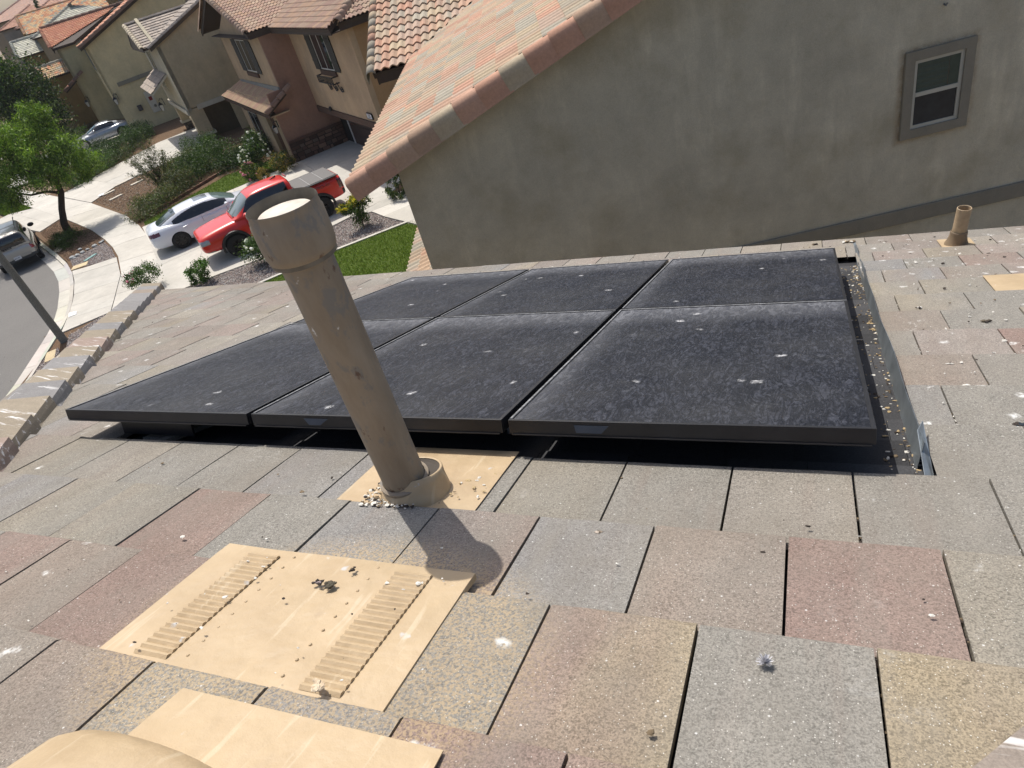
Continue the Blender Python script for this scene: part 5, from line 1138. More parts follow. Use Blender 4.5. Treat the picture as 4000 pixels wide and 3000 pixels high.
stonework(h3, 'stone', q(58.3, 5.7, ZG-.2), bD, nA, .6, .75, PS3, .8, 15)
window(h3, q(58.9, 5.698, -3.7), sx_, nB, 2.5, 1.85, .22, M_T3, '#b9b9b2', 'v')
window(h3, q(58.6, 5.698, -4.45), sx_, nB, 2.2, .55, .1, M_T3, '#b9b9b2', 'v', glassm=plain('sage_panel', T_('#8a8f86'), .6))
roof(h3, tuple(q(50.2, 5.3, ze)), (1, 0), P3, plan(L3_, [(50.2, 5.3), (51.9, 5.3), (60, 15), (60, 16), (50.2, 16)]), 'flat', .33, .42, PAL3, M_CLAY, nmax=120, th=.045, variants=12, seed=81, thick=.16, deck=plain('taupe_eaves', T_('#5a5146'), .8))
roof(h3, tuple(q(51.6, 5.3, ze)), (0, 1), rad(18.5), plan(L3_, [(51.5, 5.0), (55.7, 5.0), (55.7, 12.5), (51.5, 5.3)]), 'flat', .33, .42, PAL3, M_CLAY, nmax=160, th=.045, variants=12, seed=82, thick=.14, stag=.5)
roof(h3, tuple(q(59.9, 5.3, ze)), (0, -1), rad(18.5), plan(L3_, [(59.9, 5.0), (55.7, 5.0), (55.7, 12.5), (59.9, 12.5)]), 'flat', .33, .42, PAL3, M_CLAY, nmax=0, th=.045, variants=6, seed=83, thick=.14)
zR = ze+4.2*math.tan(rad(18.5))
cap_tiles(h3, q(55.7, 5.0, zR+.03), q(55.7, 12.5, zR+.03), PALG, M_CLAY, ex=.42, w=.34, rise=.10, name='ridge_tile', seed=20, seg=3)
cap_tiles(h3, q(50.18, 5.2, z3(5.2)+.02), q(50.18, 14, z3(14)+.02), PALG, M_CLAY, ex=.42, w=.36, rise=.12, name='rake_tile', seed=21, seg=3)
cap_tiles(h3, q(51.4, 4.95, ze+.02), q(55.7, 4.95, zR+.02), [srgb('#b0a590'), srgb('#a89c88')], M_CLAY, ex=.36, w=.28, rise=.10, name='rake_tile', seed=22, seg=3)
m = MB(); m.slab([q(50.25, 5.3, ze-.24), q(50.25, 14, z3(14)-.24), q(50.25, 14, z3(14)-.03), q(50.25, 5.3, ze-.03)], q(.1, 0, 0)-V0); m.build('barge_board', plain('taupe_eaves', T_('#5a5146'), .8), h3)
m = MB(); m.slab([q(51.5, 5.0, ze-.25), q(55.7, 5.0, zR-.25), q(59.9, 5.0, ze-.25), q(59.9, 5.0, ze-.05), q(55.7, 5.0, zR-.05), q(51.5, 5.0, ze-.05)][:3]+[q(55.7, 5.0, zR-.05)][:0], q(0, .05, 0)-V0); m.build('gable_board', plain('taupe_eaves', T_('#5a5146'), .8), h3)
# low porch roof of H3
roof(h3, tuple(q(55, 4.2, -4.05)), (1, 0), rad(30), plan(L3_, [(52.4, 4.2), (59.5, 4.2), (59.5, 5.7), (52.4, 5.7)]), 'flat', .33, .42, PAL3, M_CLAY, nmax=60, th=.045, variants=8, seed=84, thick=.12, deck=M_T3)

# ---- H4: cream house with red tiles
M_W4 = stucco('cream_stucco_h4', T_('#c6b994')); M_W4G = stucco('grey_trim_h4', T_('#827f72'), .05)
h4, L4_ = Hs('cream_house', 66.5, 2.2, 'cream two storey house with red clay tiles and an electrical panel on its flank')
q = L4_; V0 = q(0, 0, 0); nA = q(-1, 0, 0)-V0; bD = q(0, 1, 0)-V0; nB = -bD; sx_ = nA
P4 = rad(20); t4 = math.tan(P4); ze4 = -.72
def z4(b): return ze4+(b-1.85)*t4
quadwall(h4, 'side_wall', M_W4, [q(66.5, 2.25, zb), q(66.5, 11, zb), q(66.5, 11, z4(11)-.15), q(66.5, 2.25, z4(2.25)-.15)], q(.25, 0, 0)-V0)
quadwall(h4, 'front_wall', M_W4, [q(66.5, 2.25, -5.1), q(74.5, 2.25, -5.1), q(74.5, 2.25, ze4-.1), q(66.5, 2.25, ze4-.1)], q(0, .2, 0)-V0)
quadwall(h4, 'garage_door', plain('dark_garage_h4', T_('#3a3733'), .7), [q(66.7, 3.2, zb), q(74.5, 3.2, zb), q(74.5, 3.2, -5.0), q(66.7, 3.2, -5.0)], q(0, .1, 0)-V0)
quadwall(h4, 'block_wall', M_W4, [q(74.5, .3, zb), q(74.5, 4, zb), q(74.5, 4, -.55), q(74.5, .3, -.55)], q(.25, 0, 0)-V0)
quadwall(h4, 'block_front', M_W4, [q(74.5, .3, zb), q(83, .3, zb), q(83, .3, -.55), q(74.5, .3, -.55)], q(0, .2, 0)-V0)
window(h4, q(72.5, 2.248, -2.55), sx_, nB, 4.2, 1.5, .12, M_W4G, '#8f9290', 'v'); window(h4, q(81.6, .298, -2.7), sx_, nB, 5.2, 1.9, .14, M_W4G, '#8f9290', 'v')
m = MB(); m.slab([q(66.42, 3.05, -4.07), q(66.42, 8.2, -3.98), q(66.42, 8.2, -3.68), q(66.42, 3.05, -3.77)], q(.08, 0, 0)-V0); m.build('band_trim', M_W4G, h4)
roof(h4, tuple(q(66.2, 1.85, ze4)), (1, 0), P4, plan(L4_, [(66.1, 1.85), (73.5, 1.85), (79, 10.5), (66.1, 10.5)]), 'flat', .33, .46, PAL4, M_CLAY, nmax=150, th=.04, variants=12, seed=91, thick=.16)
zE = -.34; PT = rad(19)
roof(h4, tuple(q(74.1, 0, zE)), (0, 1), PT, plan(L4_, [(74.1, -.05), (78.6, -.05), (78.6, 7.5), (77.5, 5.6), (74.1, 1.8)]), 's', .32, .36, PAL4, M_CLAY, nmax=200, th=.04, variants=12, seed=92, thick=.2)
roof(h4, tuple(q(83.1, 0, zE)), (0, -1), PT, plan(L4_, [(83.1, -.05), (78.6, -.05), (78.6, 7.5), (83.1, 7.5)]), 's', .32, .36, PAL4, M_CLAY, nmax=0, th=.04, variants=6, seed=93, thick=.2)
zr4 = zE+4.5*math.tan(PT)
cap_tiles(h4, q(78.6, -.1, zr4+.03), q(78.6, 7.5, zr4+.03), PALD, M_CLAY, ex=.6, w=.4, rise=.2, name='ridge_tile', seed=23)
cap_tiles(h4, q(66.05, 1.8, z4(1.8)+.02), q(66.05, 10.5, z4(10.5)+.02), PALD, M_CLAY, ex=.55, w=.38, rise=.2, name='rake_tile', seed=24)
cap_tiles(h4, q(74.0, -.1, zE+.03), q(78.6, -.1, zr4+.03), PAL4, M_CLAY, ex=.36, w=.32, rise=.16, name='rake_tile', seed=25)
m = MB(); m.slab([q(74.1, -.02, zE-.4), q(78.6, -.02, zr4-.35), q(83.1, -.02, zE-.4)], q(0, .06, 0)-V0); m.build('gable_board', M_EAV, h4)
m = MB(); m.slab([q(66.12, 1.85, ze4-.22), q(66.12, 10.5, z4(10.5)-.22), q(66.12, 10.5, z4(10.5)-.03), q(66.12, 1.85, ze4-.03)], q(.1, 0, 0)-V0); m.build('barge_board', M_EAV, h4)
# little red hood over the block entrance
roof(h4, tuple(q(76, -1.0, -3.75)), (1, 0), rad(26), plan(L4_, [(74.3, -.9), (77.6, -.9), (77.6, .35), (74.3, .35)]), 'flat', .33, .46, [srgb('#a06c58'), srgb('#95644f')], M_CLAY, nmax=30, th=.04, variants=5, seed=94, thick=.15)
cap_tiles(h4, q(74.2, -.9, -3.70), q(74.2, 1.3, -3.70+2.2*math.tan(rad(26))), PALD, M_CLAY, ex=.5, w=.42, rise=.22, name='rake_tile', seed=26)
# electric panel, bell, meters and lanterns on the flank
pnl = empty('electrical_panel', W(66.48, 4.55, -6.2-ZG), RZ, 'cream electrical panel with a red label and a round meter on the cream flank wall', 'electrical panel')
m = MB(); m.bx(-.0, -.08, -.55, .62, .0, 1.15); m.build('cabinet', M_T3, pnl, bev=.01); m = MB(); m.bx(.18, -.092, .42, .45, -.082, .72); m.build('label', plain('red_label', T_('#7e1f1c'), .5), pnl)
m = MB(); m.lathe([(0, .08), (.1, .07), (.12, 0)], (.4, -.09, -.05), 14, M=Matrix.Rotation(rad(90), 4, 'X')); m.build('meter', plain('meter_grey', T_('#5c6058'), .3), pnl)
# panel faces us, so turn it to the wall
pnl.rotation_euler = (0, 0, RZ); 
m = MB(); m.ball((0, 0, 0), (.16, .06, .16), 10, 6); o = m.build('fire_bell', plain('bell_red', T_('#8e3a34'), .5)); o.location = W(66.42, 5.25, -4.62-ZG); o.rotation_euler = (0, 0, RZ); tag(o, 'small round red alarm bell high on the cream flank wall', 'bell')
m = MB(); m.bx(-.18, -.2, -.25, .18, 0, .2); o = m.build('hose_box', plain('hose_box_dark', T_('#3f3a3c'), .6), bev=.04); o.location = W(66.45, 3.75, -6.0-ZG); o.rotation_euler = (0, 0, RZ); tag(o, 'dark rounded box with a dull red foot low on the cream flank wall', 'wall box')
lantern(h4, W(66.35, 2.6, -4.75-ZG), BX*-1, 1.7, label='black wall lantern at the near corner of the cream garage')
lantern(h4, W(74.4, .5, -4.9-ZG), BX*-1, 1.7, label='black wall lantern on the far block of the cream house')
lantern(h4, W(56.6, 5.0, -5.2-ZG), BX*-1, 1.7, label='black wall lantern hanging before the electrical panel')

# ---- houses further up the street
def far_house(a, b, wa_, db, ze_, zg, pal, wallc, label, kind='s', front_gable=True, pitch=19, seed=1, win=True, nmax=90, base=None):
    h, L = Hs('far_house', a, b, label, z0=zg); V0 = L(0, 0, 0); wm = stucco('far_stucco_'+wallc[1:], T_(wallc)); pt = rad(pitch); r = random.Random(seed)
    m = MB(); m.slab([L(a, b, zg-.5), L(a+wa_, b, zg-.5), L(a+wa_, b, ze_-.1), L(a, b, ze_-.1)], L(0, db, 0)-V0); m.build('walls', wm, h)
    if win:
        window(h, L(a+wa_*.62, b-.002, ze_-2.1), L(-1, 0, 0)-V0, L(0, -1, 0)-V0, wa_*.4, 1.4, .12, stucco('grey_trim_h4', T_('#827f72'), .05), '#8f9290', 'v')
        window(h, L(a-.002, b+db*.4, ze_-2.0), L(0, 1, 0)-V0, L(-1, 0, 0)-V0, 1.3, 1.2, .1, stucco('grey_trim_h4', T_('#827f72'), .05), '#8f9290', 'v')
    e = .4
    if front_gable:
        m_ = a+wa_/2; zt_ = ze_+(wa_/2+e)*math.tan(pt)
        roof(h, tuple(L(a-e, b-e, ze_)), (0, 1), pt, plan(L, [(a-e, b-e), (m_, b-e), (m_, b+db+e), (a-e, b+db+e)]), kind, .33, .40, pal, M_CLAY, nmax=nmax, th=.04, variants=8, seed=seed)
        roof(h, tuple(L(a+wa_+e, b-e, ze_)), (0, -1), pt, plan(L, [(a+wa_+e, b-e), (m_, b-e), (m_, b+db+e), (a+wa_+e, b+db+e)]), kind, .33, .40, pal, M_CLAY, nmax=0, th=.04, variants=4, seed=seed)
        cap_tiles(h, L(m_, b-e, zt_+.03), L(m_, b+db+e, zt_+.03), pal, M_CLAY, ex=.6, w=.36, rise=.18, name='ridge_tile', seed=seed)
        cap_tiles(h, L(a-e, b-e, ze_+.03), L(m_, b-e, zt_+.03), pal, M_CLAY, ex=.4, w=.34, rise=.18, name='rake_tile', seed=seed)
        m = MB(); m.slab([L(a, b+.01, ze_-.12), L(a+wa_, b+.01, ze_-.12), L(m_, b+.01, zt_-.2)], L(0, .2, 0)-V0); m.build('gable', wm, h)
    else:
        n_ = b+db/2; zt_ = ze_+(db/2+e)*math.tan(pt)
        roof(h, tuple(L(a-e, b-e, ze_)), (1, 0), pt, plan(L, [(a-e, b-e), (a+wa_+e, b-e), (a+wa_+e, n_), (a-e+(db/2+e), n_)]), kind, .33, .40, pal, M_CLAY, nmax=nmax, th=.04, variants=8, seed=seed)
        roof(h, tuple(L(a-e, b-e, ze_)), (0, 1), pt, plan(L, [(a-e, b-e), (a-e+(db/2+e), n_), (a-e, b+db+e)]), kind, .33, .40, pal, M_CLAY, nmax=nmax, th=.04, variants=8, seed=seed+1)
        roof(h, tuple(L(a-e, b+db+e, ze_)), (-1, 0), pt, plan(L, [(a-e, b+db+e), (a+wa_+e, b+db+e), (a+wa_+e, n_), (a-e+(db/2+e), n_)]), kind, .33, .40, pal, M_CLAY, nmax=0, th=.04, variants=4, seed=seed)
        cap_tiles(h, L(a-e, b-e, ze_+.03), L(a-e+(db/2+e), n_, zt_+.03), pal, M_CLAY, ex=.5, w=.36, rise=.16, name='hip_tile', seed=seed)
        cap_tiles(h, L(a-e+(db/2+e), n_, zt_+.03), L(a+wa_+e, n_, zt_+.03), pal, M_CLAY, ex=.6, w=.36, rise=.18, name='ridge_tile', seed=seed)
    return h, L
mb = MB(); mb.slab(wpoly([(84, -40), (84, 40), (330, 60), (330, -60)], .9), (0, 0, -1.2)); tag(mb.build('raised_ground', bpy.data.materials['dry_soil']), kind='structure')
far_house(80.0, -1.75, 4.2, 2.2, -2.62, -6.7, PAL4B, '#8a7550', 'small brown walled wing with a multicoloured tiled roof, beside the cream house', 's', True, 21, 101, False)
hx, LX = far_house(86.4, -.9, 11, 9, .62, -6.6, PAL5, '#8f8875', 'grey green house with a pale hipped roof behind the cream house', 'flat', False, 20, 102)
far_house(90.5, -3.1, 7, 2.6, -.62, -6.6, PAL5, '#8d7a55', 'low tan wing with a pale tiled roof beside the dark tree', 'flat', True, 20, 103, False)
far_house(100.5, -1.6, 10, 9, 1.05, -6.2, PAL4B, '#85807a', 'house with an orange tiled gable just behind the pale hipped roof', 's', True, 20, 104)
far_house(114, -2.6, 12, 10, 1.9, -5.6, [srgb('#c09a86'), srgb('#b8917c'), srgb('#c4a48e')], '#94805a', 'ochre walled house with a pinkish roof, upper left', 's', False, 20, 105)
far_house(128, -5.2, 12, 10, 2.3, -5.2, [srgb('#c09a86'), srgb('#b8917c')], '#8c8a84', 'grey walled house with a pinkish roof touching the left edge of the photo', 's', False, 20, 106)
far_house(128, 5.5, 18, 14, 3.6, -5.0, [srgb('#c4a08c'), srgb('#bb9682')], '#94805a', 'large pink roofed house near the top left corner', 's', False, 18, 107)
far_house(150, -8, 20, 16, 3.6, -4.6, [srgb('#c4a08c'), srgb('#bfa090')], '#9a8d78', 'far pink roofed house against the top left edge', 'flat', False, 18, 108)
far_house(178, -6, 30, 22, 5.2, -4.6, [srgb('#8f9298'), srgb('#96989c')], '#9a9488', 'furthest grey roofed house in the top left corner', 'flat', False, 16, 109, nmax=20)
far_house(108, 11, 16, 12, 2.6, -5.8, [srgb('#bb9a86'), srgb('#ad9d90')], '#94805a', 'pink and grey roofed house above the red tiled ridge', 'flat', False, 19, 110)
far_house(88, 14, 14, 12, 1.4, -6.4, PAL5, '#8f8875', 'pale green roofed house carrying solar panels beyond the red roof', 'flat', False, 21, 111)
# panels, vents and a cypress on and between those roofs
def far_panel(a, b, z, label):
    m = MB(); o = AX*a+BX*b+Vector((0, 0, z)); n = Vector((0, 0, 1)); pt = rad(20); y = BX*math.cos(pt)+Vector((0, 0, math.sin(pt)))
    m.slab([o, o+AX*3.4, o+AX*3.4+y*1.7, o+y*1.7], (0, 0, .08)); tag(m.build('solar_panel', plain('far_panel_glass', (.07, .08, .11), .25)), label, 'solar panel')
far_panel(90, 3.4, 2.45, 'dark solar panel lying on the pale tiled roof behind the red ridge')
far_panel(93, 5.8, 3.35, 'solar panel higher on the pale tiled roof at the top edge of the photo')
# ------------------------------------------------------------------ vehicles
TMP = bpy.data.scenes.new('mesh_work')
def evald(me, mods=(), cutters=()):
    o = bpy.data.objects.new('w', me); TMP.collection.objects.link(o); ks = []
    for typ, kw in mods:
        m = o.modifiers.new('m', typ)
        for k, v in kw.items(): setattr(m, k, v)
    for c in cutters:
        k = bpy.data.objects.new('k', c); TMP.collection.objects.link(k); ks.append(k); m = o.modifiers.new('b', 'BOOLEAN'); m.object = k; m.operation = 'DIFFERENCE'; m.solver = 'EXACT'; m.material_mode = 'TRANSFER'
    TMP.view_layers[0].update(); dg = TMP.view_layers[0].depsgraph; dg.update(); r = bpy.data.meshes.new_from_object(o.evaluated_get(dg))
    for x in [o]+ks: bpy.data.objects.remove(x)
    return r
def loft(rings, close=True):
    m = MB(); n = len(rings[0]); vs = [v for r in rings for v in r]
    fs = [(i*n+k, i*n+(k+1) % n, (i+1)*n+(k+1) % n, (i+1)*n+k) for i in range(len(rings)-1) for k in range(n)]
    fs += [tuple(range(n-1, -1, -1)), tuple(range((len(rings)-1)*n, len(rings)*n))]
    m.add(vs, fs); return m
def ring(x, half): return [(x, y, z) for y, z in half]+[(x, -y, z) for y, z in half[::-1][1 if half[-1][0] == 0 else 0:-1 if half[0][0] == 0 else None]]
M_INT = plain('wheel_well_black', (.008, .008, .008), .9); M_TYRE = plain('tyre_rubber', (.016, .016, .016), .85); M_BLKP = plain('black_plastic', (.02, .02, .021), .55)
M_CGL = glass('car_glass_dark', (.008, .009, .011), .04)
def split_parts(me, parent, classify, mats, smooth=True):
    groups = {}
    for p in me.polygons: groups.setdefault('wheel_wells' if p.material_index == 1 else classify(p.center, p.normal), []).append(p)
    for nm, ps in groups.items():
        idx = {}; V = []; F = []
        for p in ps:
            f = []
            for vi in p.vertices:
                if vi not in idx: idx[vi] = len(V); V.append(tuple(me.vertices[vi].co))
                f.append(idx[vi])
            F.append(f)
        base = nm.split(':')[0]
        m2 = bpy.data.meshes.new(base); m2.from_pydata(V, [], F); m2.materials.append(M_INT if base == 'wheel_wells' else mats[base])
        m2.polygons.foreach_set('use_smooth', [base != 'wheel_wells']*len(F)); m2.update()
        o = bpy.data.objects.new(base, m2); COL.objects.link(o); o.parent = parent
def wheel(parent, x, y, r, w, side, rimmat, spokes=10, hub=None, rimr=.68):
    e = bpy.data.objects.new('wheel', None); COL.objects.link(e); e.parent = parent; e.location = (x, y, r)
    R = Matrix.Rotation(rad(-90*side), 4, 'X')
    m = MB(); m.lathe([(r*rimr, -w/2), (r*.93, -w/2), (r, -w*.36), (r, w*.36), (r*.93, w/2), (r*rimr, w/2), (r*rimr, -w/2)], (0, 0, 0), 36, M=R); m.sm = True; o = m.build('tyre', M_TYRE, e); s_ = o.modifiers.new('s', 'EDGE_SPLIT'); s_.split_angle = rad(35)
    m = MB(); m.lathe([(r*rimr, w*.45), (r*rimr*.93, w*.44), (r*rimr*.9, w*.1), (0, w*.08)], (0, 0, 0), 30, M=R)
    for k in range(spokes):
        a = 2*math.pi*k/spokes; d = Vector((math.cos(a), math.sin(a), 0)); t_ = Vector((-math.sin(a), math.cos(a), 0))
        q = [d*r*.08-t_*.022, d*r*rimr*.93-t_*.018, d*r*rimr*.93+t_*.018, d*r*.08+t_*.022]
        m.add([R @ (v+Vector((0, 0, w*.20))) for v in q]+[R @ (v+Vector((0, 0, w*(.40 if i in (0, 3) else .44)))) for i, v in enumerate(q)], [(0, 1, 2, 3), (7, 6, 5, 4), (0, 4, 5, 1), (1, 5, 6, 2), (2, 6, 7, 3), (3, 7, 4, 0)])
    m.lathe([(r*.16, w*.2), (r*.15, w*.44), (0, w*.46)], (0, 0, 0), 12, M=R); m.build('rim', rimmat, e)
def paint(name, c, rough=.28, metal=0.):
    t = NT(name); t.fin(c, rough, metal, .4, coat=.55); return t.m
def place_car(name, a, b, head, label):
    """head: +1 nose towards the houses (+b), else angle in the ab frame"""
    e = empty(name, W(a, b, 0.02), RZ+head, label, 'car'); return e
def body(stations, zsub=2, wells=(), wr=.4, well_w=.30, halfw=.92):
    rings = []
    for (x, zb, zt, wt, wm, zs) in stations:
        rings.append(ring(x, [(0, zt), (wt*.62, zt-.006), (wt*.94, zt-.03), (wm*.985, zs), (wm, (zs*.55+zb*.45)), (wm*.965, zb+.10), (wm*.86, zb), (0, zb)]))
    me = loft(rings).mesh('b', [plain('x', (1, 1, 1)), M_INT]); cut = []
    for x in wells:
        for sd in (-1, 1):
            m = MB(); R = Matrix.Rotation(rad(90), 4, 'X'); m.lathe([(0, -well_w), (wr, -well_w), (wr, well_w), (0, well_w)], (x, sd*halfw, wr*.93), 28, M=R)
            c = m.mesh('c', [plain('x', (1, 1, 1)), M_INT]); bm = bmesh.new(); bm.from_mesh(c); bmesh.ops.remove_doubles(bm, verts=bm.verts, dist=1e-4); bmesh.ops.recalc_face_normals(bm, faces=bm.faces)
            for f in bm.faces: f.material_index = 1
            bm.to_mesh(c); bm.free(); cut.append(c)
    bm = bmesh.new(); bm.from_mesh(me); bmesh.ops.recalc_face_normals(bm, faces=bm.faces); bm.to_mesh(me); bm.free()
    return evald(me, [('SUBSURF', dict(levels=3, render_levels=3))], cut)
def cabin(st, zlow, zsub=3):
    rings = []
    for (x, zr_, yu, yl) in st:
        rings.append(ring(x, [(0, zr_), (yu*.66, zr_-.008), (yu, zr_-.05), ((yu*.45+yl*.55), (zr_*.42+zlow*.58)), (yl, zlow), (yl*.98, zlow-.14), (0, zlow-.14)]))
    me = loft(rings).mesh('c', plain('x', (1, 1, 1))); bm = bmesh.new(); bm.from_mesh(me); bmesh.ops.recalc_face_normals(bm, faces=bm.faces); bm.to_mesh(me); bm.free()
    return evald(me, [('SUBSURF', dict(levels=4, render_levels=4))])
def part(par, name, mat, fn, bev=.0): m = MB(); fn(m); return m.build(name, mat, par, bev=bev)
def mirrors(par, x, y, z, mat, s=1.):
    for sd in (-1, 1):
        o = part(par, 'side_mirror', mat, lambda m: m.ball((0, 0, 0), (.08*s, .12*s, .075*s), 10, 7)); o.location = (x, sd*y, z)
def seams(par, xs, y0, z0, z1):
    for x in xs:
        for sd in (-1, 1): part(par, 'door_seam', M_BLKP, lambda m: m.bx(x-.005, sd*y0-.004, z0, x+.005, sd*y0+.004, z1))
# -- white sedan, nose to the houses
MW = paint('pearl_white_paint', (.62, .65, .70), .22)
sed = place_car('white_sedan', 29.98, 2.58, 0, 'white sedan with black wheels parked nose to the house beside the red pickup')
bs = body([(-2.46, .42, .84, .52, .60, .72), (-2.40, .30, 1.02, .66, .76, .82), (-2.20, .25, 1.10, .74, .88, .84), (-1.75, .22, 1.10, .80, .915, .86), (-1.2, .20, 1.04, .84, .92, .86), (-.4, .18, .98, .86, .92, .84), (.5, .18, .97, .86, .92, .82), (1.0, .20, 1.0, .84, .92, .82), (1.5, .22, .95, .80, .92, .78), (2.0, .24, .84, .72, .89, .70), (2.33, .26, .70, .60, .80, .58), (2.45, .32, .56, .48, .64, .48)], wells=(-1.42, 1.42), wr=.37)
MTL = plain('dark_red_lamp', (.10, .006, .008), .15, spec=.8, coat=1.); MHL = plain('headlamp_glass', (.30, .31, .32), .1, spec=.9, coat=1.)
def cl(c, n):
    if c.x < -2.02 and abs(c.y) > .46 and .80 < c.z < .935+.06*(abs(c.y)-.5): return 'taillight'
    if c.x > 1.95 and abs(c.y) > .45 and .58 < c.z < .70: return 'headlight'
    if c.x > 2.3 and c.z < .52: return 'grille'
    if c.z < .24: return 'sill'
    return 'body'
split_parts(bs, sed, cl, dict(body=MW, taillight=MTL, headlight=MHL, grille=M_BLKP, sill=M_BLKP))
cb = cabin([(-2.08, 1.05, .50, .62), (-1.95, 1.11, .54, .68), (-1.45, 1.31, .58, .80), (-.9, 1.43, .60, .84), (-.2, 1.46, .61, .86), (.3, 1.43, .60, .86), (.75, 1.27, .58, .84), (1.15, 1.06, .56, .78), (1.25, 1.0, .54, .72)], .96)
MWS = glass('windscreen_glass', (.10, .15, .14), .05)
def ch(c, n):
    if n.y*(1 if c.y > 0 else -1) > .45 and .985 < c.z < 1.02+.30*max(0, 1-((c.x+.25)/1.25)**2*0.8)+.02 and -1.42 < c.x < .80:
        return 'side_window:%d%d' % (c.x > -.32, c.y > 0)
    if n.x > .25 and abs(c.y) < .62 and .38 < c.x < 1.2 and c.z > 1.02: return 'windshield'
    if n.x < -.18 and abs(c.y) < .56 and c.x < -1.12 and c.z > 1.06: return 'rear_window'
    if abs(c.y) < .36 and -.30 < c.x < .22 and n.z > .8: return 'sunroof'
    return 'roof'
split_parts(cb, sed, ch, dict(roof=MW, side_window=M_CGL, windshield=MWS, rear_window=glass('rear_glass', (.03, .045, .045), .05), sunroof=glass('sunroof_glass', (.14, .16, .18), .12)))
RB = plain('black_rim', (.02, .02, .022), .3, .6)
for x in (-1.42, 1.42):
    for sd in (-1, 1): wheel(sed, x, sd*.80, .34, .22, sd, RB, 10)
mirrors(sed, .72, .99, 1.03, MW); seams(sed, (-.33, .68), .905, .34, .93); part(sed, 'antenna_fin', MW, lambda m: m.add([(-1.3, 0, 1.35), (-1.08, .02, 1.40), (-1.08, -.02, 1.40), (-1.3, 0, 1.45)], [(0, 1, 3), (0, 3, 2), (1, 2, 3)]))
for x in (-1.05, -.0):
    for sd in (-1, 1): part(sed, 'door_handle', MW, lambda m: m.bx(x-.1, sd*.915-.012, .80, x+.1, sd*.915+.012, .825), .006)
# -- red pickup, nose to the street
MR = paint('red_paint', (.58, .022, .012), .3)
pk = place_car('red_pickup_truck', 25.92, 4.50, math.pi-rad(.5), 'red pickup truck with a grey folding bed cover and black wheels, nose to the street')
pk['category'] = 'pickup truck'; pk.scale = (1.09, 1.06, 1.06); sed.scale = (1.10, 1.06, 1.05)
ps = body([(2.80, .62, 1.00, .70, .80, .90), (2.74, .50, 1.10, .78, .88, .96), (2.55, .44, 1.16, .82, .94, .98), (2.0, .42, 1.22, .84, .965, 1.0), (1.3, .42, 1.27, .86, .965, 1.02), (.6, .42, 1.24, .88, .965, 1.02), (-.6, .42, 1.24, .88, .965, 1.02), (-1.0, .42, 1.30, .88, .965, 1.04), (-1.2, .44, 1.33, .90, .965, 1.06), (-2.5, .48, 1.33, .90, .965, 1.06), (-2.78, .52, 1.31, .88, .95, 1.02), (-2.84, .60, 1.22, .84, .90, .98)], wells=(-1.75, 1.62), wr=.47, halfw=.98)
def cp(c, n):
    if c.x > 2.45 and abs(c.y) > .50 and .82 < c.z < 1.0: return 'headlight'
    if c.x > 2.6 and abs(c.y) < .56 and .70 < c.z < 1.04: return 'grille'
    if c.x < -2.6 and abs(c.y) > .66 and .86 < c.z < 1.2: return 'taillight'
    if c.x < -2.7 and c.z < .80: return 'rear_bumper'
    if c.x > 2.4 and c.z < .56: return 'skid_plate'
    if c.z < .50: return 'sill'
    return 'body'
split_parts(ps, pk, cp, dict(body=MR, headlight=MHL, grille=M_BLKP, taillight=MTL, rear_bumper=M_BLKP, skid_plate=plain('skid_silver', (.25, .22, .2), .5), sill=M_BLKP))
pc = cabin([(-1.06, 1.70, .60, .84), (-1.00, 1.84, .64, .88), (-.7, 1.90, .66, .90), (.1, 1.91, .67, .91), (.55, 1.86, .66, .90), (.95, 1.60, .63, .88), (1.32, 1.32, .60, .84), (1.40, 1.27, .58, .80)], 1.25)
def cq(c, n):
    if n.y*(1 if c.y > 0 else -1) > .5 and 1.30 < c.z < 1.80 and -.85 < c.x < 1.02-(c.z-1.3)*.9: return 'side_window:%d%d' % (c.x > -.02, c.y > 0)
    if n.x > .25 and abs(c.y) < .70 and .60 < c.x < 1.35 and c.z > 1.32: return 'windshield'
    if n.x < -.6 and abs(c.y) < .6 and 1.36 < c.z < 1.78: return 'rear_window'
    return 'cab'
split_parts(pc, pk, cq, dict(cab=MR, side_window=M_CGL, windshield=glass('pickup_screen', (.12, .15, .15), .05), rear_window=M_CGL))
MTC = plain('tonneau_vinyl', (.115, .11, .105), .6, vs=30); MTS = plain('tonneau_seam', (.30, .30, .29), .4)
for i in range(3): part(pk, 'bed_cover_panel', MTC, lambda m: m.bx(-2.70+i*.53, -.80, 1.315, -2.20+i*.53, .80, 1.36), .01)
for i in range(2): part(pk, 'bed_cover_hinge', MTS, lambda m: m.bx(-2.20+i*.53, -.80, 1.32, -2.17+i*.53, .80, 1.352))
for sd in (-1, 1): part(pk, 'bed_rail', M_BLKP, lambda m: m.bx(-2.75, sd*.86-.05, 1.315, -1.1, sd*.86+.05, 1.345), .006)
part(pk, 'bed_front_gap', M_BLKP, lambda m: m.bx(-1.115, -.90, 1.0, -1.085, .90, 1.36))
for x in (-1.75, 1.62):
    for sd in (-1, 1):
        def fn(m, x=x, sd=sd):
            n = 16; rr_ = []
            for k in range(n+1):
                a = math.pi*k/n*1.12-.19; 
                for (dr, dy) in ((.45, -.02), (.45, .035), (.53, .03), (.55, -.02)): rr_.append((x+dr*math.cos(a), sd*(.965+dy), .43+dr*math.sin(a)))
            m.add(rr_, [(k*4+j, k*4+(j+1) % 4, (k+1)*4+(j+1) % 4, (k+1)*4+j) for k in range(n) for j in range(4)])
        part(pk, 'fender_flare', M_BLKP, fn)
        wheel(pk, x, sd*.85, .41, .28, sd, RB, 6, rimr=.56)
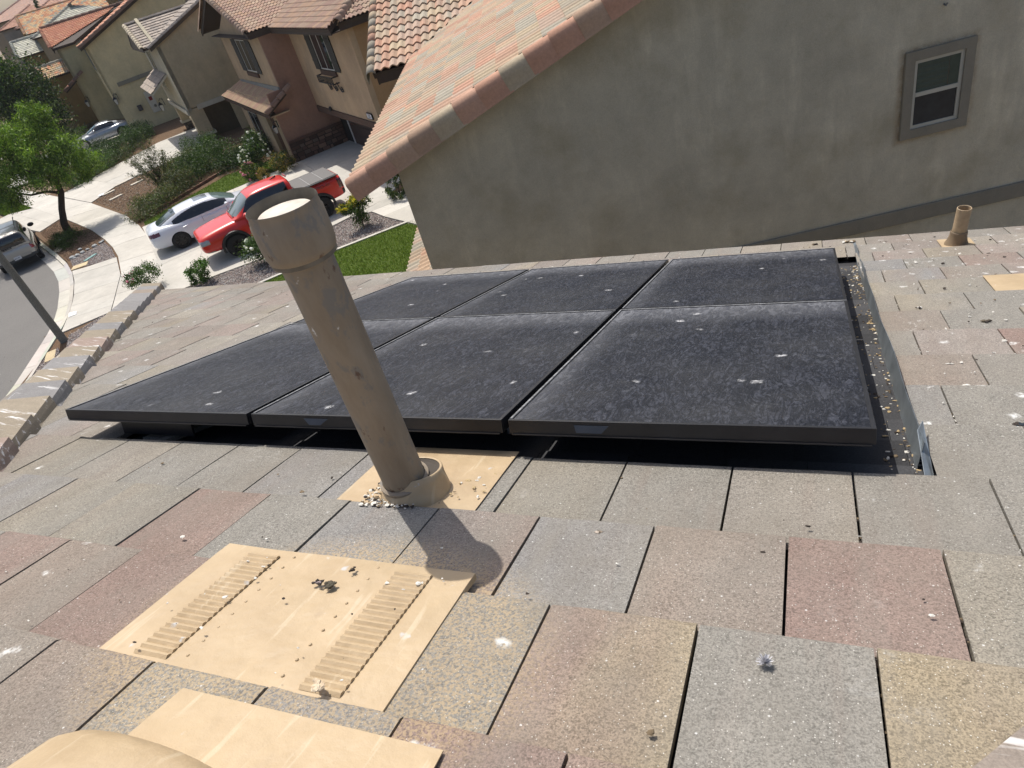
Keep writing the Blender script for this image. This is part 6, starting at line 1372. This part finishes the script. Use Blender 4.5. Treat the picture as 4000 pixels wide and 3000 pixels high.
mirrors(pk, .92, 1.06, 1.33, MR, 1.25); seams(pk, (-.03, .98), .955, .56, 1.2)
for x in (-.75, .2):
    for sd in (-1, 1): part(pk, 'door_handle', MR, lambda m: m.bx(x-.1, sd*.958-.016, 1.02, x+.1, sd*.958+.016, 1.055), .006)
part(pk, 'brake_light', plain('clear_brake_lamp', (.30, .12, .12), .3), lambda m: m.bx(-1.075, -.22, 1.82, -1.03, .22, 1.88))
part(pk, 'roof_fin', M_BLKP, lambda m: m.add([(-.75, 0, 1.9), (-.50, .03, 1.9), (-.50, -.03, 1.9), (-.75, 0, 1.97)], [(0, 1, 3), (0, 3, 2), (1, 2, 3)]))
part(pk, 'wipers', M_BLKP, lambda m: m.bx(1.28, -.55, 1.30, 1.33, .55, 1.325))
try:
    tc = bpy.data.curves.new('bed_lettering', 'FONT'); tc.body = 'PRO-4X'; tc.size = .17; tc.extrude = .002
    tmp = bpy.data.objects.new('l', tc); TMP.collection.objects.link(tmp); TMP.view_layers[0].update(); dg = TMP.view_layers[0].depsgraph; dg.update(); lm = bpy.data.meshes.new_from_object(tmp.evaluated_get(dg)); bpy.data.objects.remove(tmp)
    lm.materials.clear(); lm.materials.append(plain('decal_grey', (.07, .05, .05), .5)); lo = bpy.data.objects.new('bed_lettering', lm); COL.objects.link(lo); lo.parent = pk; lo.location = (-1.75, .972, 1.10); lo.rotation_euler = (rad(90), 0, rad(180)); lo.scale = (1, 1, 1)
except Exception: pass
# -- silver coupe
MS = paint('silver_paint', (.30, .32, .345), .3, .6)
cp_ = place_car('silver_coupe', 67.6, .0, math.pi, 'low silver coupe parked before the cream house behind the shrubs, nose to the street')
cp_.scale = (1.2, 1.15, 1.2)
b3 = body([(2.16, .26, .56, .42, .56, .46), (2.08, .20, .66, .56, .74, .52), (1.8, .18, .74, .66, .86, .60), (1.25, .18, .86, .70, .91, .68), (.6, .18, .92, .76, .90, .72), (-.2, .18, .90, .80, .90, .74), (-1.1, .20, .95, .80, .92, .78), (-1.7, .22, .98, .72, .91, .80), (-2.05, .26, .94, .60, .82, .80), (-2.15, .34, .84, .5, .66, .72)], wells=(-1.33, 1.33), wr=.38, halfw=.9)
split_parts(b3, cp_, lambda c, n: 'headlight' if c.x > 1.5 and abs(c.y) > .5 and .58 < c.z < .76 and n.z > .2 else 'taillight' if c.x < -1.98 and abs(c.y) > .4 and .7 < c.z < .9 else 'body', dict(body=MS, headlight=MHL, taillight=MTL))
c3 = cabin([(-2.0, .93, .40, .55), (-1.5, 1.10, .48, .70), (-.7, 1.28, .54, .78), (-.2, 1.31, .56, .80), (.15, 1.26, .55, .80), (.7, 1.00, .52, .76), (.95, .90, .5, .70)], .90)
split_parts(c3, cp_, lambda c, n: 'side_window:%d' % (c.y > 0) if n.y*(1 if c.y > 0 else -1) > .4 and .93 < c.z < 1.20 and -1.05 < c.x < .45 else 'windshield' if n.x > .25 and abs(c.y) < .6 and c.x > .1 and c.z > .93 else 'rear_window' if n.x < -.1 and abs(c.y) < .45 and c.x < -.8 else 'roof', dict(roof=MS, side_window=M_CGL, windshield=glass('coupe_screen', (.05, .10, .14), .05), rear_window=M_CGL))
RS_ = plain('silver_rim', (.35, .35, .35), .3, .8)
for x in (-1.33, 1.33):
    for sd in (-1, 1): wheel(cp_, x, sd*.80, .34, .24, sd, RS_, 9)
mirrors(cp_, .35, .93, .98, MS, .85)
# -- silver sport utility vehicle in the street
MV = paint('champagne_silver_paint', (.36, .355, .34), .3, .5)
sv = place_car('silver_suv', 39.45, -6.12, math.pi/2+rad(4), 'silver sport utility vehicle parked in the street at the left edge, its tailgate towards us')
sv['category'] = 'suv'; sv.location.z -= .11
b4 = body([(-2.50, .50, 1.0, .70, .84, .80), (-2.42, .42, 1.10, .80, .94, .86), (-2.1, .36, 1.12, .86, .98, .9), (0, .34, 1.10, .88, .99, .9), (1.0, .34, 1.12, .86, .98, .9), (1.7, .36, 1.10, .82, .97, .88), (2.3, .42, 1.0, .74, .9, .8), (2.5, .5, .85, .6, .76, .7)], wells=(-1.5, 1.5), wr=.45, halfw=.98)
split_parts(b4, sv, lambda c, n: 'taillight' if c.x < -2.2 and abs(c.y) > .76 and c.z > .82 else 'rear_bumper' if c.x < -2.2 and c.z < .62 else 'sill' if c.z < .48 else 'body', dict(body=MV, taillight=plain('red_lamp', (.30, .015, .015), .2, spec=.8, coat=1.), rear_bumper=plain('dark_bumper', (.05, .055, .06), .5), sill=M_BLKP))
c4 = cabin([(-2.40, 1.40, .66, .88), (-2.30, 1.72, .70, .92), (-1.9, 1.84, .72, .94), (0, 1.88, .74, .94), (.5, 1.84, .72, .93), (1.0, 1.5, .68, .90), (1.45, 1.18, .64, .86)], 1.12)
split_parts(c4, sv, lambda c, n: 'rear_window' if n.x < -.45 and abs(c.y) < .72 and 1.16 < c.z < 1.68 else 'side_window:%d' % (c.y > 0) if n.y*(1 if c.y > 0 else -1) > .5 and 1.16 < c.z < 1.7 and -2.1 < c.x < .9 else 'windshield' if n.x > .3 and c.x > .5 and c.z > 1.2 else 'roof', dict(roof=MV, side_window=M_CGL, rear_window=M_CGL, windshield=MWS))
for x in (-1.5, 1.5):
    for sd in (-1, 1): wheel(sv, x, sd*.86, .38, .25, sd, RS_, 6)
mirrors(sv, .85, 1.12, 1.22, M_BLKP, 1.35)
for sd in (-1, 1): part(sv, 'roof_rail', M_BLKP, lambda m: m.tube([(-2.0, sd*.66, 1.86), (-1.9, sd*.66, 1.93), (.3, sd*.66, 1.95), (.45, sd*.66, 1.90)], .02, 6))
part(sv, 'crossbar', RS_, lambda m: m.bx(-1.6, -.66, 1.93, -1.52, .66, 1.955)); part(sv, 'rear_wiper', M_BLKP, lambda m: m.bx(-2.49, -.05, 1.14, -2.46, .42, 1.165))
part(sv, 'number_plate', plain('plate_white', (.62, .64, .66), .4), lambda m: m.bx(-2.532, -.16, .56, -2.515, .16, .72)); part(sv, 'bumper_plate', RS_, lambda m: m.bx(-2.53, -.62, .60, -2.50, -.24, .70))
try:
    tc = bpy.data.curves.new('p', 'FONT'); tc.body = '8FJI195'; tc.size = .085; tc.extrude = .001
    tmp = bpy.data.objects.new('l', tc); TMP.collection.objects.link(tmp); TMP.view_layers[0].update(); dg = TMP.view_layers[0].depsgraph; dg.update(); lm = bpy.data.meshes.new_from_object(tmp.evaluated_get(dg)); bpy.data.objects.remove(tmp)
    lm.materials.clear(); lm.materials.append(plain('plate_blue', (.02, .03, .12), .5)); lo = bpy.data.objects.new('plate_number', lm); COL.objects.link(lo); lo.parent = sv; lo.location = (-2.535, .15, .61); lo.rotation_euler = (rad(90), 0, rad(-90))
except Exception: pass

# ------------------------------------------------------------------ plants
def leaves(name, blobs, n, ll, lw, pal, parent=None, seed=1, droop=.0, shell=.55, mat=None, sun=True, clump=.16, ncl=26):
    """leaf sized faces in clumps spread through ellipsoids; blobs = (x,y,z,rx,ry,rz) in the parent's space"""
    rng = np.random.default_rng(seed); C = []; vol = np.array([b[3]*b[4]*b[5] for b in blobs])**.67; cnt = (n*vol/vol.sum()).astype(int); K = []
    for b, k in zip(blobs, cnt):
        m = max(4, int(ncl)); d = rng.normal(size=(m, 3)); d /= np.linalg.norm(d, axis=1)[:, None]; r = rng.uniform(shell, 1.0, (m, 1)); cc = d*r
        i = rng.integers(0, m, k); p = cc[i]+rng.normal(size=(k, 3))*clump; tint = rng.uniform(.55, 1.4, m)[i]
        C.append(p*np.array(b[3:6])+np.array(b[0:3])); K.append(tint)
    c = np.concatenate(C); K = np.concatenate(K); N = len(c)
    d = rng.normal(size=(N, 3)); d[:, 2] -= droop*2; d /= np.linalg.norm(d, axis=1)[:, None]; s_ = np.cross(d, rng.normal(size=(N, 3))); s_ /= np.linalg.norm(s_, axis=1)[:, None]+1e-9
    L = (ll*rng.uniform(.6, 1.3, N))[:, None]; Wd = (lw*rng.uniform(.7, 1.2, N))[:, None]
    V = np.stack([c-d*L*.5, c+s_*Wd*.5, c+d*L*.5, c-s_*Wd*.5], 1).reshape(-1, 3); F = np.arange(N*4).reshape(-1, 4); pal = np.array(pal)
    Cc = np.repeat(pal[rng.integers(0, len(pal), N)]*K[:, None]*rng.uniform(.8, 1.2, (N, 1)), 4, 0)
    return npmesh(name, V, F, Cc, mat or M_LEAF, parent)
def plant(name, a, b, label, cat, group=None, h=0): return empty(name, W(a, b, h), RZ, label, cat, group)
def limb(par, pts, r0, r1, mat=None, name='branch', seg=7):
    m = MB(); n = len(pts); m.tube(pts, [r0+(r1-r0)*i/(n-1) for i in range(n)], seg); m.sm = True; return m.build(name, mat or M_BARK, par)
G_LIME = [(.22, .32, .05), (.15, .25, .035), (.26, .36, .07), (.07, .13, .022), (.11, .20, .03)]
G_DARK = [(.025, .055, .014), (.035, .075, .018), (.02, .04, .012), (.06, .10, .02)]
G_MID = [(.05, .10, .02), (.07, .13, .03), (.04, .08, .018), (.10, .15, .04)]
G_OLIVE = [(.10, .13, .05), (.07, .10, .035), (.14, .15, .07), (.05, .075, .025), (.13, .10, .05)]
# street tree; local x = towards the houses, y = along the street
tr = plant('street_tree', 40.6, -3.75, 'bright green feathery street tree standing in the bark mulch at the left', 'tree')
m = MB(); m.tube([(0, 0, -.1), (.05, 0, .5), (.35, 0, 1.2), (.80, -.05, 2.0), (.95, -.1, 2.7), (1.1, 0, 3.6)], [.24, .19, .165, .155, .11, .06], 10); m.sm = True; m.build('trunk', M_BARK, tr)
for pts in ([(.8, 0, 1.95), (.2, .1, 2.25), (-.5, .1, 2.35), (-1.4, .0, 2.9), (-2.2, 0, 3.4)], [(.95, 0, 2.6), (1.4, -.4, 3.1), (2.2, -.6, 3.4)], [(1.0, 0, 2.9), (.6, .8, 3.6), (.2, 1.4, 4.4)], [(1.05, 0, 3.2), (1.5, .3, 4.2), (1.8, .5, 5.2)], [(.9, 0, 2.5), (.4, -1, 3.3), (.1, -1.8, 3.8)]): limb(tr, pts, .085, .02)
cr = [(1.0, .0, 4.0, 1.5, 1.9, 1.5), (2.3, .2, 3.5, 1.1, 1.4, 1.2), (1.6, .4, 5.3, 1.3, 1.5, 1.0), (-.6, .0, 4.0, 1.5, 1.8, 1.3), (-2.0, .3, 3.7, 1.3, 1.5, 1.2), (.2, .8, 5.0, 1.3, 1.4, 1.0), (-.9, -.4, 5.3, 1.2, 1.2, .9), (.7, -.9, 3.1, 1.2, 1.2, .9), (-1.3, -.6, 2.7, 1.1, 1.2, .8), (2.6, .0, 2.7, .8, 1.0, .7), (-2.6, 0, 4.9, 1.2, 1.3, 1.0)]
leaves('crown', cr, 42000, .20, .045, G_LIME, tr, 3, droop=.35, shell=.30, clump=.15, ncl=34)
# ground cover and grass clump under it
g = plant('ground_shrub', 38.6, -3.6, 'low spreading dark green juniper at the foot of the street tree', 'shrub')
leaves('foliage', [(0, 0, .15, .95, 1.3, .38), (-.6, .8, .12, .7, .9, .3)], 5200, .14, .02, [(.06, .10, .02), (.09, .14, .03), (.04, .07, .015)], g, 5, clump=.2)
# big dark tree upper left
dt = plant('evergreen_tree', 72, -4.0, 'large dark evergreen tree behind the bright street tree, upper left', 'tree')
limb(dt, [(0, 0, -.1), (0, 0, 2.5), (.1, 0, 6)], .35, .12, name='trunk')
leaves('crown', [(0, 0, 5.2, 2.4, 3.0, 2.6), (-1.6, .5, 5.6, 1.8, 2.4, 1.8), (1.2, -.8, 4.2, 1.7, 2.2, 1.6), (-.6, 0, 7.0, 1.3, 1.8, 1.3), (.6, .4, 2.9, 2.0, 2.4, 1.3), (-2.4, 0, 4.0, 1.8, 2.2, 1.6)], 26000, .26, .11, G_DARK+[(.10, .14, .03)], dt, 6, shell=.4, clump=.22)
cy = plant('cypress', 112, 1.0, 'slim dark cypress standing up among the furthest roofs', 'tree', h=1.5)
leaves('crown', [(0, 0, 5.5, .8, .8, 5.5)], 2600, .5, .2, [(.03, .05, .03), (.04, .06, .04)], cy, 7, shell=.5); limb(cy, [(0, 0, 0), (0, 0, 4)], .15, .08, name='trunk')
# hedges and shrubs between the driveways
hd = [(53.4, -2.6, .95, 'low dark green hedge shrub at the pavement end of the row beside the sunny driveway'), (55.0, -1.0, 1.15, 'rounded green hedge shrub second from the pavement beside the sunny driveway'), (57.2, .4, 1.3, 'tall green hedge shrub hiding the tail of the silver coupe'), (59.6, 1.6, 1.35, 'dark hedge shrub against the cream house wall'), (58.0, -1.9, 1.2, 'bright green shrub by the front wheel of the silver coupe'), (61.0, -.6, 1.1, 'olive shrub in the middle of the hedge next to the silver coupe'), (62.0, 2.6, 1.3, 'darkest shrub at the house end of the hedge, by the door mat')]
for i, (a, b, hh, lb_) in enumerate(hd):
    p_ = plant('hedge_shrub', a, b, lb_, 'shrub', 'hedge beside the sunny driveway')
    leaves('foliage', [(0, 0, hh*.5, 1.1, 1.5, hh*.55), (.3, .7, hh*.4, .9, 1.1, hh*.5), (-.4, -.5, hh*.35, .9, 1.0, hh*.45)], 5200, .15, .035, (G_MID if i in (0, 1, 4) else G_DARK+G_MID[:2]), p_, 60+i, clump=.2); limb(p_, [(0, 0, 0), (.1, 0, hh*.6)], .06, .02, name='stem')
fs_ = [(38.0, .6, .75, G_OLIVE, 'yellowish olive shrub at the pavement end of the brick edging'), (39.4, 2.2, 1.15, G_OLIVE, 'tall olive shrub behind the roof of the white sedan'), (41.2, 3.6, 1.3, G_DARK+G_MID, 'dark shrub third along the brick edging'), (42.6, 5.2, 1.3, G_DARK+G_MID, 'dark shrub fourth along the brick edging, before the stone footed pillar'), (40.4, 5.6, 1.0, G_DARK, 'low dark shrub left of the white rose bush'), (44.0, 3.2, 1.1, G_OLIVE, 'olive shrub between the paved driveway and the dark shrubs'), (46.2, 4.9, 1.3, G_MID, 'green shrub against the stone footed pillar'), (41.0, 7.2, 1.0, G_DARK, 'dark shrub in the corner by the brown house window')]
for i, (a, b, hh, pl, lb_) in enumerate(fs_):
    p_ = plant('garden_shrub', a, b, lb_, 'shrub', 'shrubs along the brick edging')
    leaves('foliage', [(0, 0, hh*.5, 1.1, 1.5, hh*.6), (.4, .7, hh*.4, 1.0, 1.2, hh*.5), (-.4, -.8, hh*.35, 1.0, 1.2, hh*.45)], 6500, .13, .034, pl, p_, 80+i, clump=.22); limb(p_, [(0, 0, 0), (.05, 0, hh*.6)], .05, .02, name='stem')
# wispy open shrub with bare stems
wp = plant('wispy_shrub', 41.2, 1.6, 'wispy open shrub whose thin stems stand against the sunny driveway', 'shrub'); rr = random.Random(5); tips = []
for k in range(26):
    an = rr.uniform(0, 6.28); sp = rr.uniform(.3, 1.5); h_ = rr.uniform(1.4, 2.9); pts = [(0, 0, 0), (sp*.3*math.cos(an), sp*.3*math.sin(an), h_*.4), (sp*.7*math.cos(an)-.2, sp*.7*math.sin(an)+.3, h_*.75), (sp*math.cos(an)-.35, sp*math.sin(an)+.6, h_)]
    limb(wp, pts, .018, .005, name='stem', seg=4)
    for t_ in range(5): q0, q1 = Vector(pts[2]), Vector(pts[3]); c_ = q0.lerp(q1, t_/4); tips.append((c_.x, c_.y, c_.z, .16, .16, .14))
    for t_ in range(3): q0, q1 = Vector(pts[1]), Vector(pts[2]); c_ = q0.lerp(q1, t_/3); tips.append((c_.x, c_.y, c_.z, .14, .14, .12))
leaves('foliage', tips, 7500, .09, .03, G_OLIVE, wp, 8, ncl=5, clump=.3)
# rose bushes
M_PETAL = vcol('petal', .6, .08, 30, 0, spec=.3, sub=.2)
def roses(par, blobs, n, pal, s=.075, seed=1):
    r = random.Random(seed)
    for k in range(n):
        b = blobs[r.randrange(len(blobs))]; d = Vector((r.gauss(0, 1), r.gauss(0, 1), abs(r.gauss(0, 1)) if r.random() < .8 else -.3)).normalized()
        c = Vector((b[0]+d.x*b[3], b[1]+d.y*b[4], b[2]+d.z*b[5])); m = MB(); cc = pal[r.randrange(len(pal))]; z = s*r.uniform(.6, 1.2)
        m.ball((0, 0, 0), (z, z, z*.7), 7, 5, .15, cc); o = m.build('bloom', M_PETAL, par); o.location = c; o.rotation_euler = (r.random(), r.random(), 0)
WH = [(.80, .80, .72), (.78, .78, .66), (.82, .80, .78)]; PK = [(.62, .22, .28), (.70, .32, .36)]
rb = plant('rose_bush', 36.4, 6.5, 'tall rose bush covered in white blooms before the window of the brown house', 'rose bush'); bl_ = [(0, 0, 1.0, .75, .85, .8), (.2, .3, 1.6, .5, .5, .5), (-.4, .3, .8, .5, .6, .5)]
leaves('foliage', bl_, 6000, .09, .055, G_MID+G_DARK, rb, 91, clump=.2); roses(rb, bl_, 62, WH, .075, 1); limb(rb, [(0, 0, 0), (.05, .05, .9)], .03, .015, name='stem')
rp_ = plant('rose_bush', 35.2, 5.7, 'small rose bush with pink blooms at the lawn corner', 'rose bush'); b2_ = [(0, 0, .55, .45, .5, .45)]
leaves('foliage', b2_, 2400, .08, .05, G_MID+[(.2, .2, .04)], rp_, 92); roses(rp_, b2_, 20, PK, .07, 2); limb(rp_, [(0, 0, 0), (.05, .05, .5)], .02, .01, name='stem')
rn = plant('rose_bush', 22.9, 3.3, 'rose bush with white blooms in the gravel beside the front wheel of the red pickup', 'rose bush'); b3_ = [(0, 0, .75, .6, .55, .5), (-.3, .35, .6, .45, .45, .4), (.25, -.3, .45, .4, .4, .35)]
leaves('foliage', b3_, 5600, .075, .045, G_MID, rn, 93, clump=.2); roses(rn, b3_, 36, WH, .07, 3); limb(rn, [(0, 0, 0), (.05, .05, .5)], .03, .015, name='stem')
yb = plant('yellow_shrub', 22.15, 7.0, 'shrub tipped with yellow foliage in the gravel behind the lawn', 'shrub'); b4_ = [(0, 0, .6, .35, .35, .55), (.25, .0, 1.0, .35, .3, .3), (-.4, .1, .85, .25, .25, .2)]
leaves('foliage', b4_, 3000, .08, .045, G_MID+[(.10, .13, .02)], yb, 94, clump=.2); leaves('yellow_tips', [(.25, 0, 1.15, .35, .3, .2), (-.45, .1, .95, .27, .25, .15), (.0, .1, 1.0, .3, .3, .2)], 1500, .07, .05, [(.62, .50, .04), (.55, .42, .03), (.45, .42, .05)], yb, 95); limb(yb, [(0, 0, 0), (.05, .0, .8)], .025, .012, name='stem')
gs = plant('globe_shrub', 23.5, 9.25, 'dark green clipped shrub with yellow tips at the corner of the grey green house', 'shrub'); leaves('foliage', [(0, 0, .55, .55, .6, .6)], 4200, .08, .035, G_DARK+[(.14, .14, .02)], gs, 96, shell=.7, clump=.12); limb(gs, [(0, 0, 0), (0, 0, .5)], .03, .02, name='stem')
og = plant('golden_shrub', 34.7, 7.4, 'golden tipped dark shrub at the foot of the stone skirting, behind the pickup', 'shrub'); leaves('foliage', [(0, 0, .5, .7, .65, .55)], 3800, .08, .04, G_DARK+[(.30, .20, .03), (.22, .16, .03)], og, 97, clump=.15); limb(og, [(0, 0, 0), (0, 0, .5)], .03, .02, name='stem')
o2 = plant('golden_shrub', 34.4, 6.1, 'little round golden topiary shrub left of the pickup roof', 'shrub'); leaves('foliage', [(0, 0, .35, .35, .35, .35)], 1500, .06, .03, [(.25, .17, .03), (.14, .12, .03)], o2, 98, shell=.8, clump=.1); limb(o2, [(0, 0, 0), (0, 0, .3)], .03, .02, name='stem')
c1 = plant('rose_bush', 25.9, -.85, 'small pink flowered bush just beyond the far end of our hip tiles', 'rose bush'); b5_ = [(0, 0, .55, .5, .55, .45), (-.5, .35, .5, .35, .35, .3)]; leaves('foliage', b5_, 3000, .07, .04, G_MID, c1, 99, clump=.2); roses(c1, [(-.5, .4, .55, .35, .35, .3)], 9, PK, .05, 5); limb(c1, [(0, 0, 0), (0, 0, .4)], .03, .02, name='stem')
c2 = plant('box_shrub', 23.95, .95, 'small round leafy green bush right of the pink flowered one, at our eave', 'shrub'); leaves('foliage', [(0, 0, .42, .5, .5, .4)], 3000, .075, .04, [(.06, .13, .02), (.08, .16, .03)], c2, 100, clump=.14); limb(c2, [(0, 0, 0), (0, 0, .4)], .03, .02, name='stem')
for i, (a, b, hh, lb_) in enumerate(((72, -3.4, 1.1, 'shrub left of the nose of the silver coupe'), (75.5, -2.2, 1.0, 'bushy shrub by the entrance of the cream house'), (79, -3.4, 1.5, 'dark bush before the stone foot of the little wing'), (64.5, -5.2, .8, 'low green bush where the coupe driveway meets the pavement'), (83, -6.5, 2.0, 'dark bush behind the big evergreen'), (90, -6.5, 3.0, 'furthest green bush along the street'))):
    p_ = plant('street_shrub', a, b, lb_, 'shrub', 'shrubs up the street'); leaves('foliage', [(0, 0, hh*.5, 1.1, 1.4, hh*.55)], 2600, .17, .06, G_MID+G_DARK, p_, 120+i, clump=.2); limb(p_, [(0, 0, 0), (.05, 0, hh*.5)], .04, .02, name='stem')
bpy.data.scenes.remove(TMP)
# ------------------------------------------------------------------ thin summer haze
t_ = bpy.data.materials.new('thin_haze'); t_.use_nodes = True; nt = t_.node_tree; nt.nodes.clear(); o_ = nt.nodes.new('ShaderNodeOutputMaterial'); v_ = nt.nodes.new('ShaderNodeVolumePrincipled')
v_.inputs['Color'].default_value = (.86, .90, .96, 1); v_.inputs['Density'].default_value = .0002; v_.inputs['Anisotropy'].default_value = .3; nt.links.new(v_.outputs[0], o_.inputs['Volume'])
mb = MB(); mb.bx(-1600, -1600, ZG-2.5, 1600, 1600, 22); hz = mb.build('haze', t_); tag(hz, kind='stuff')
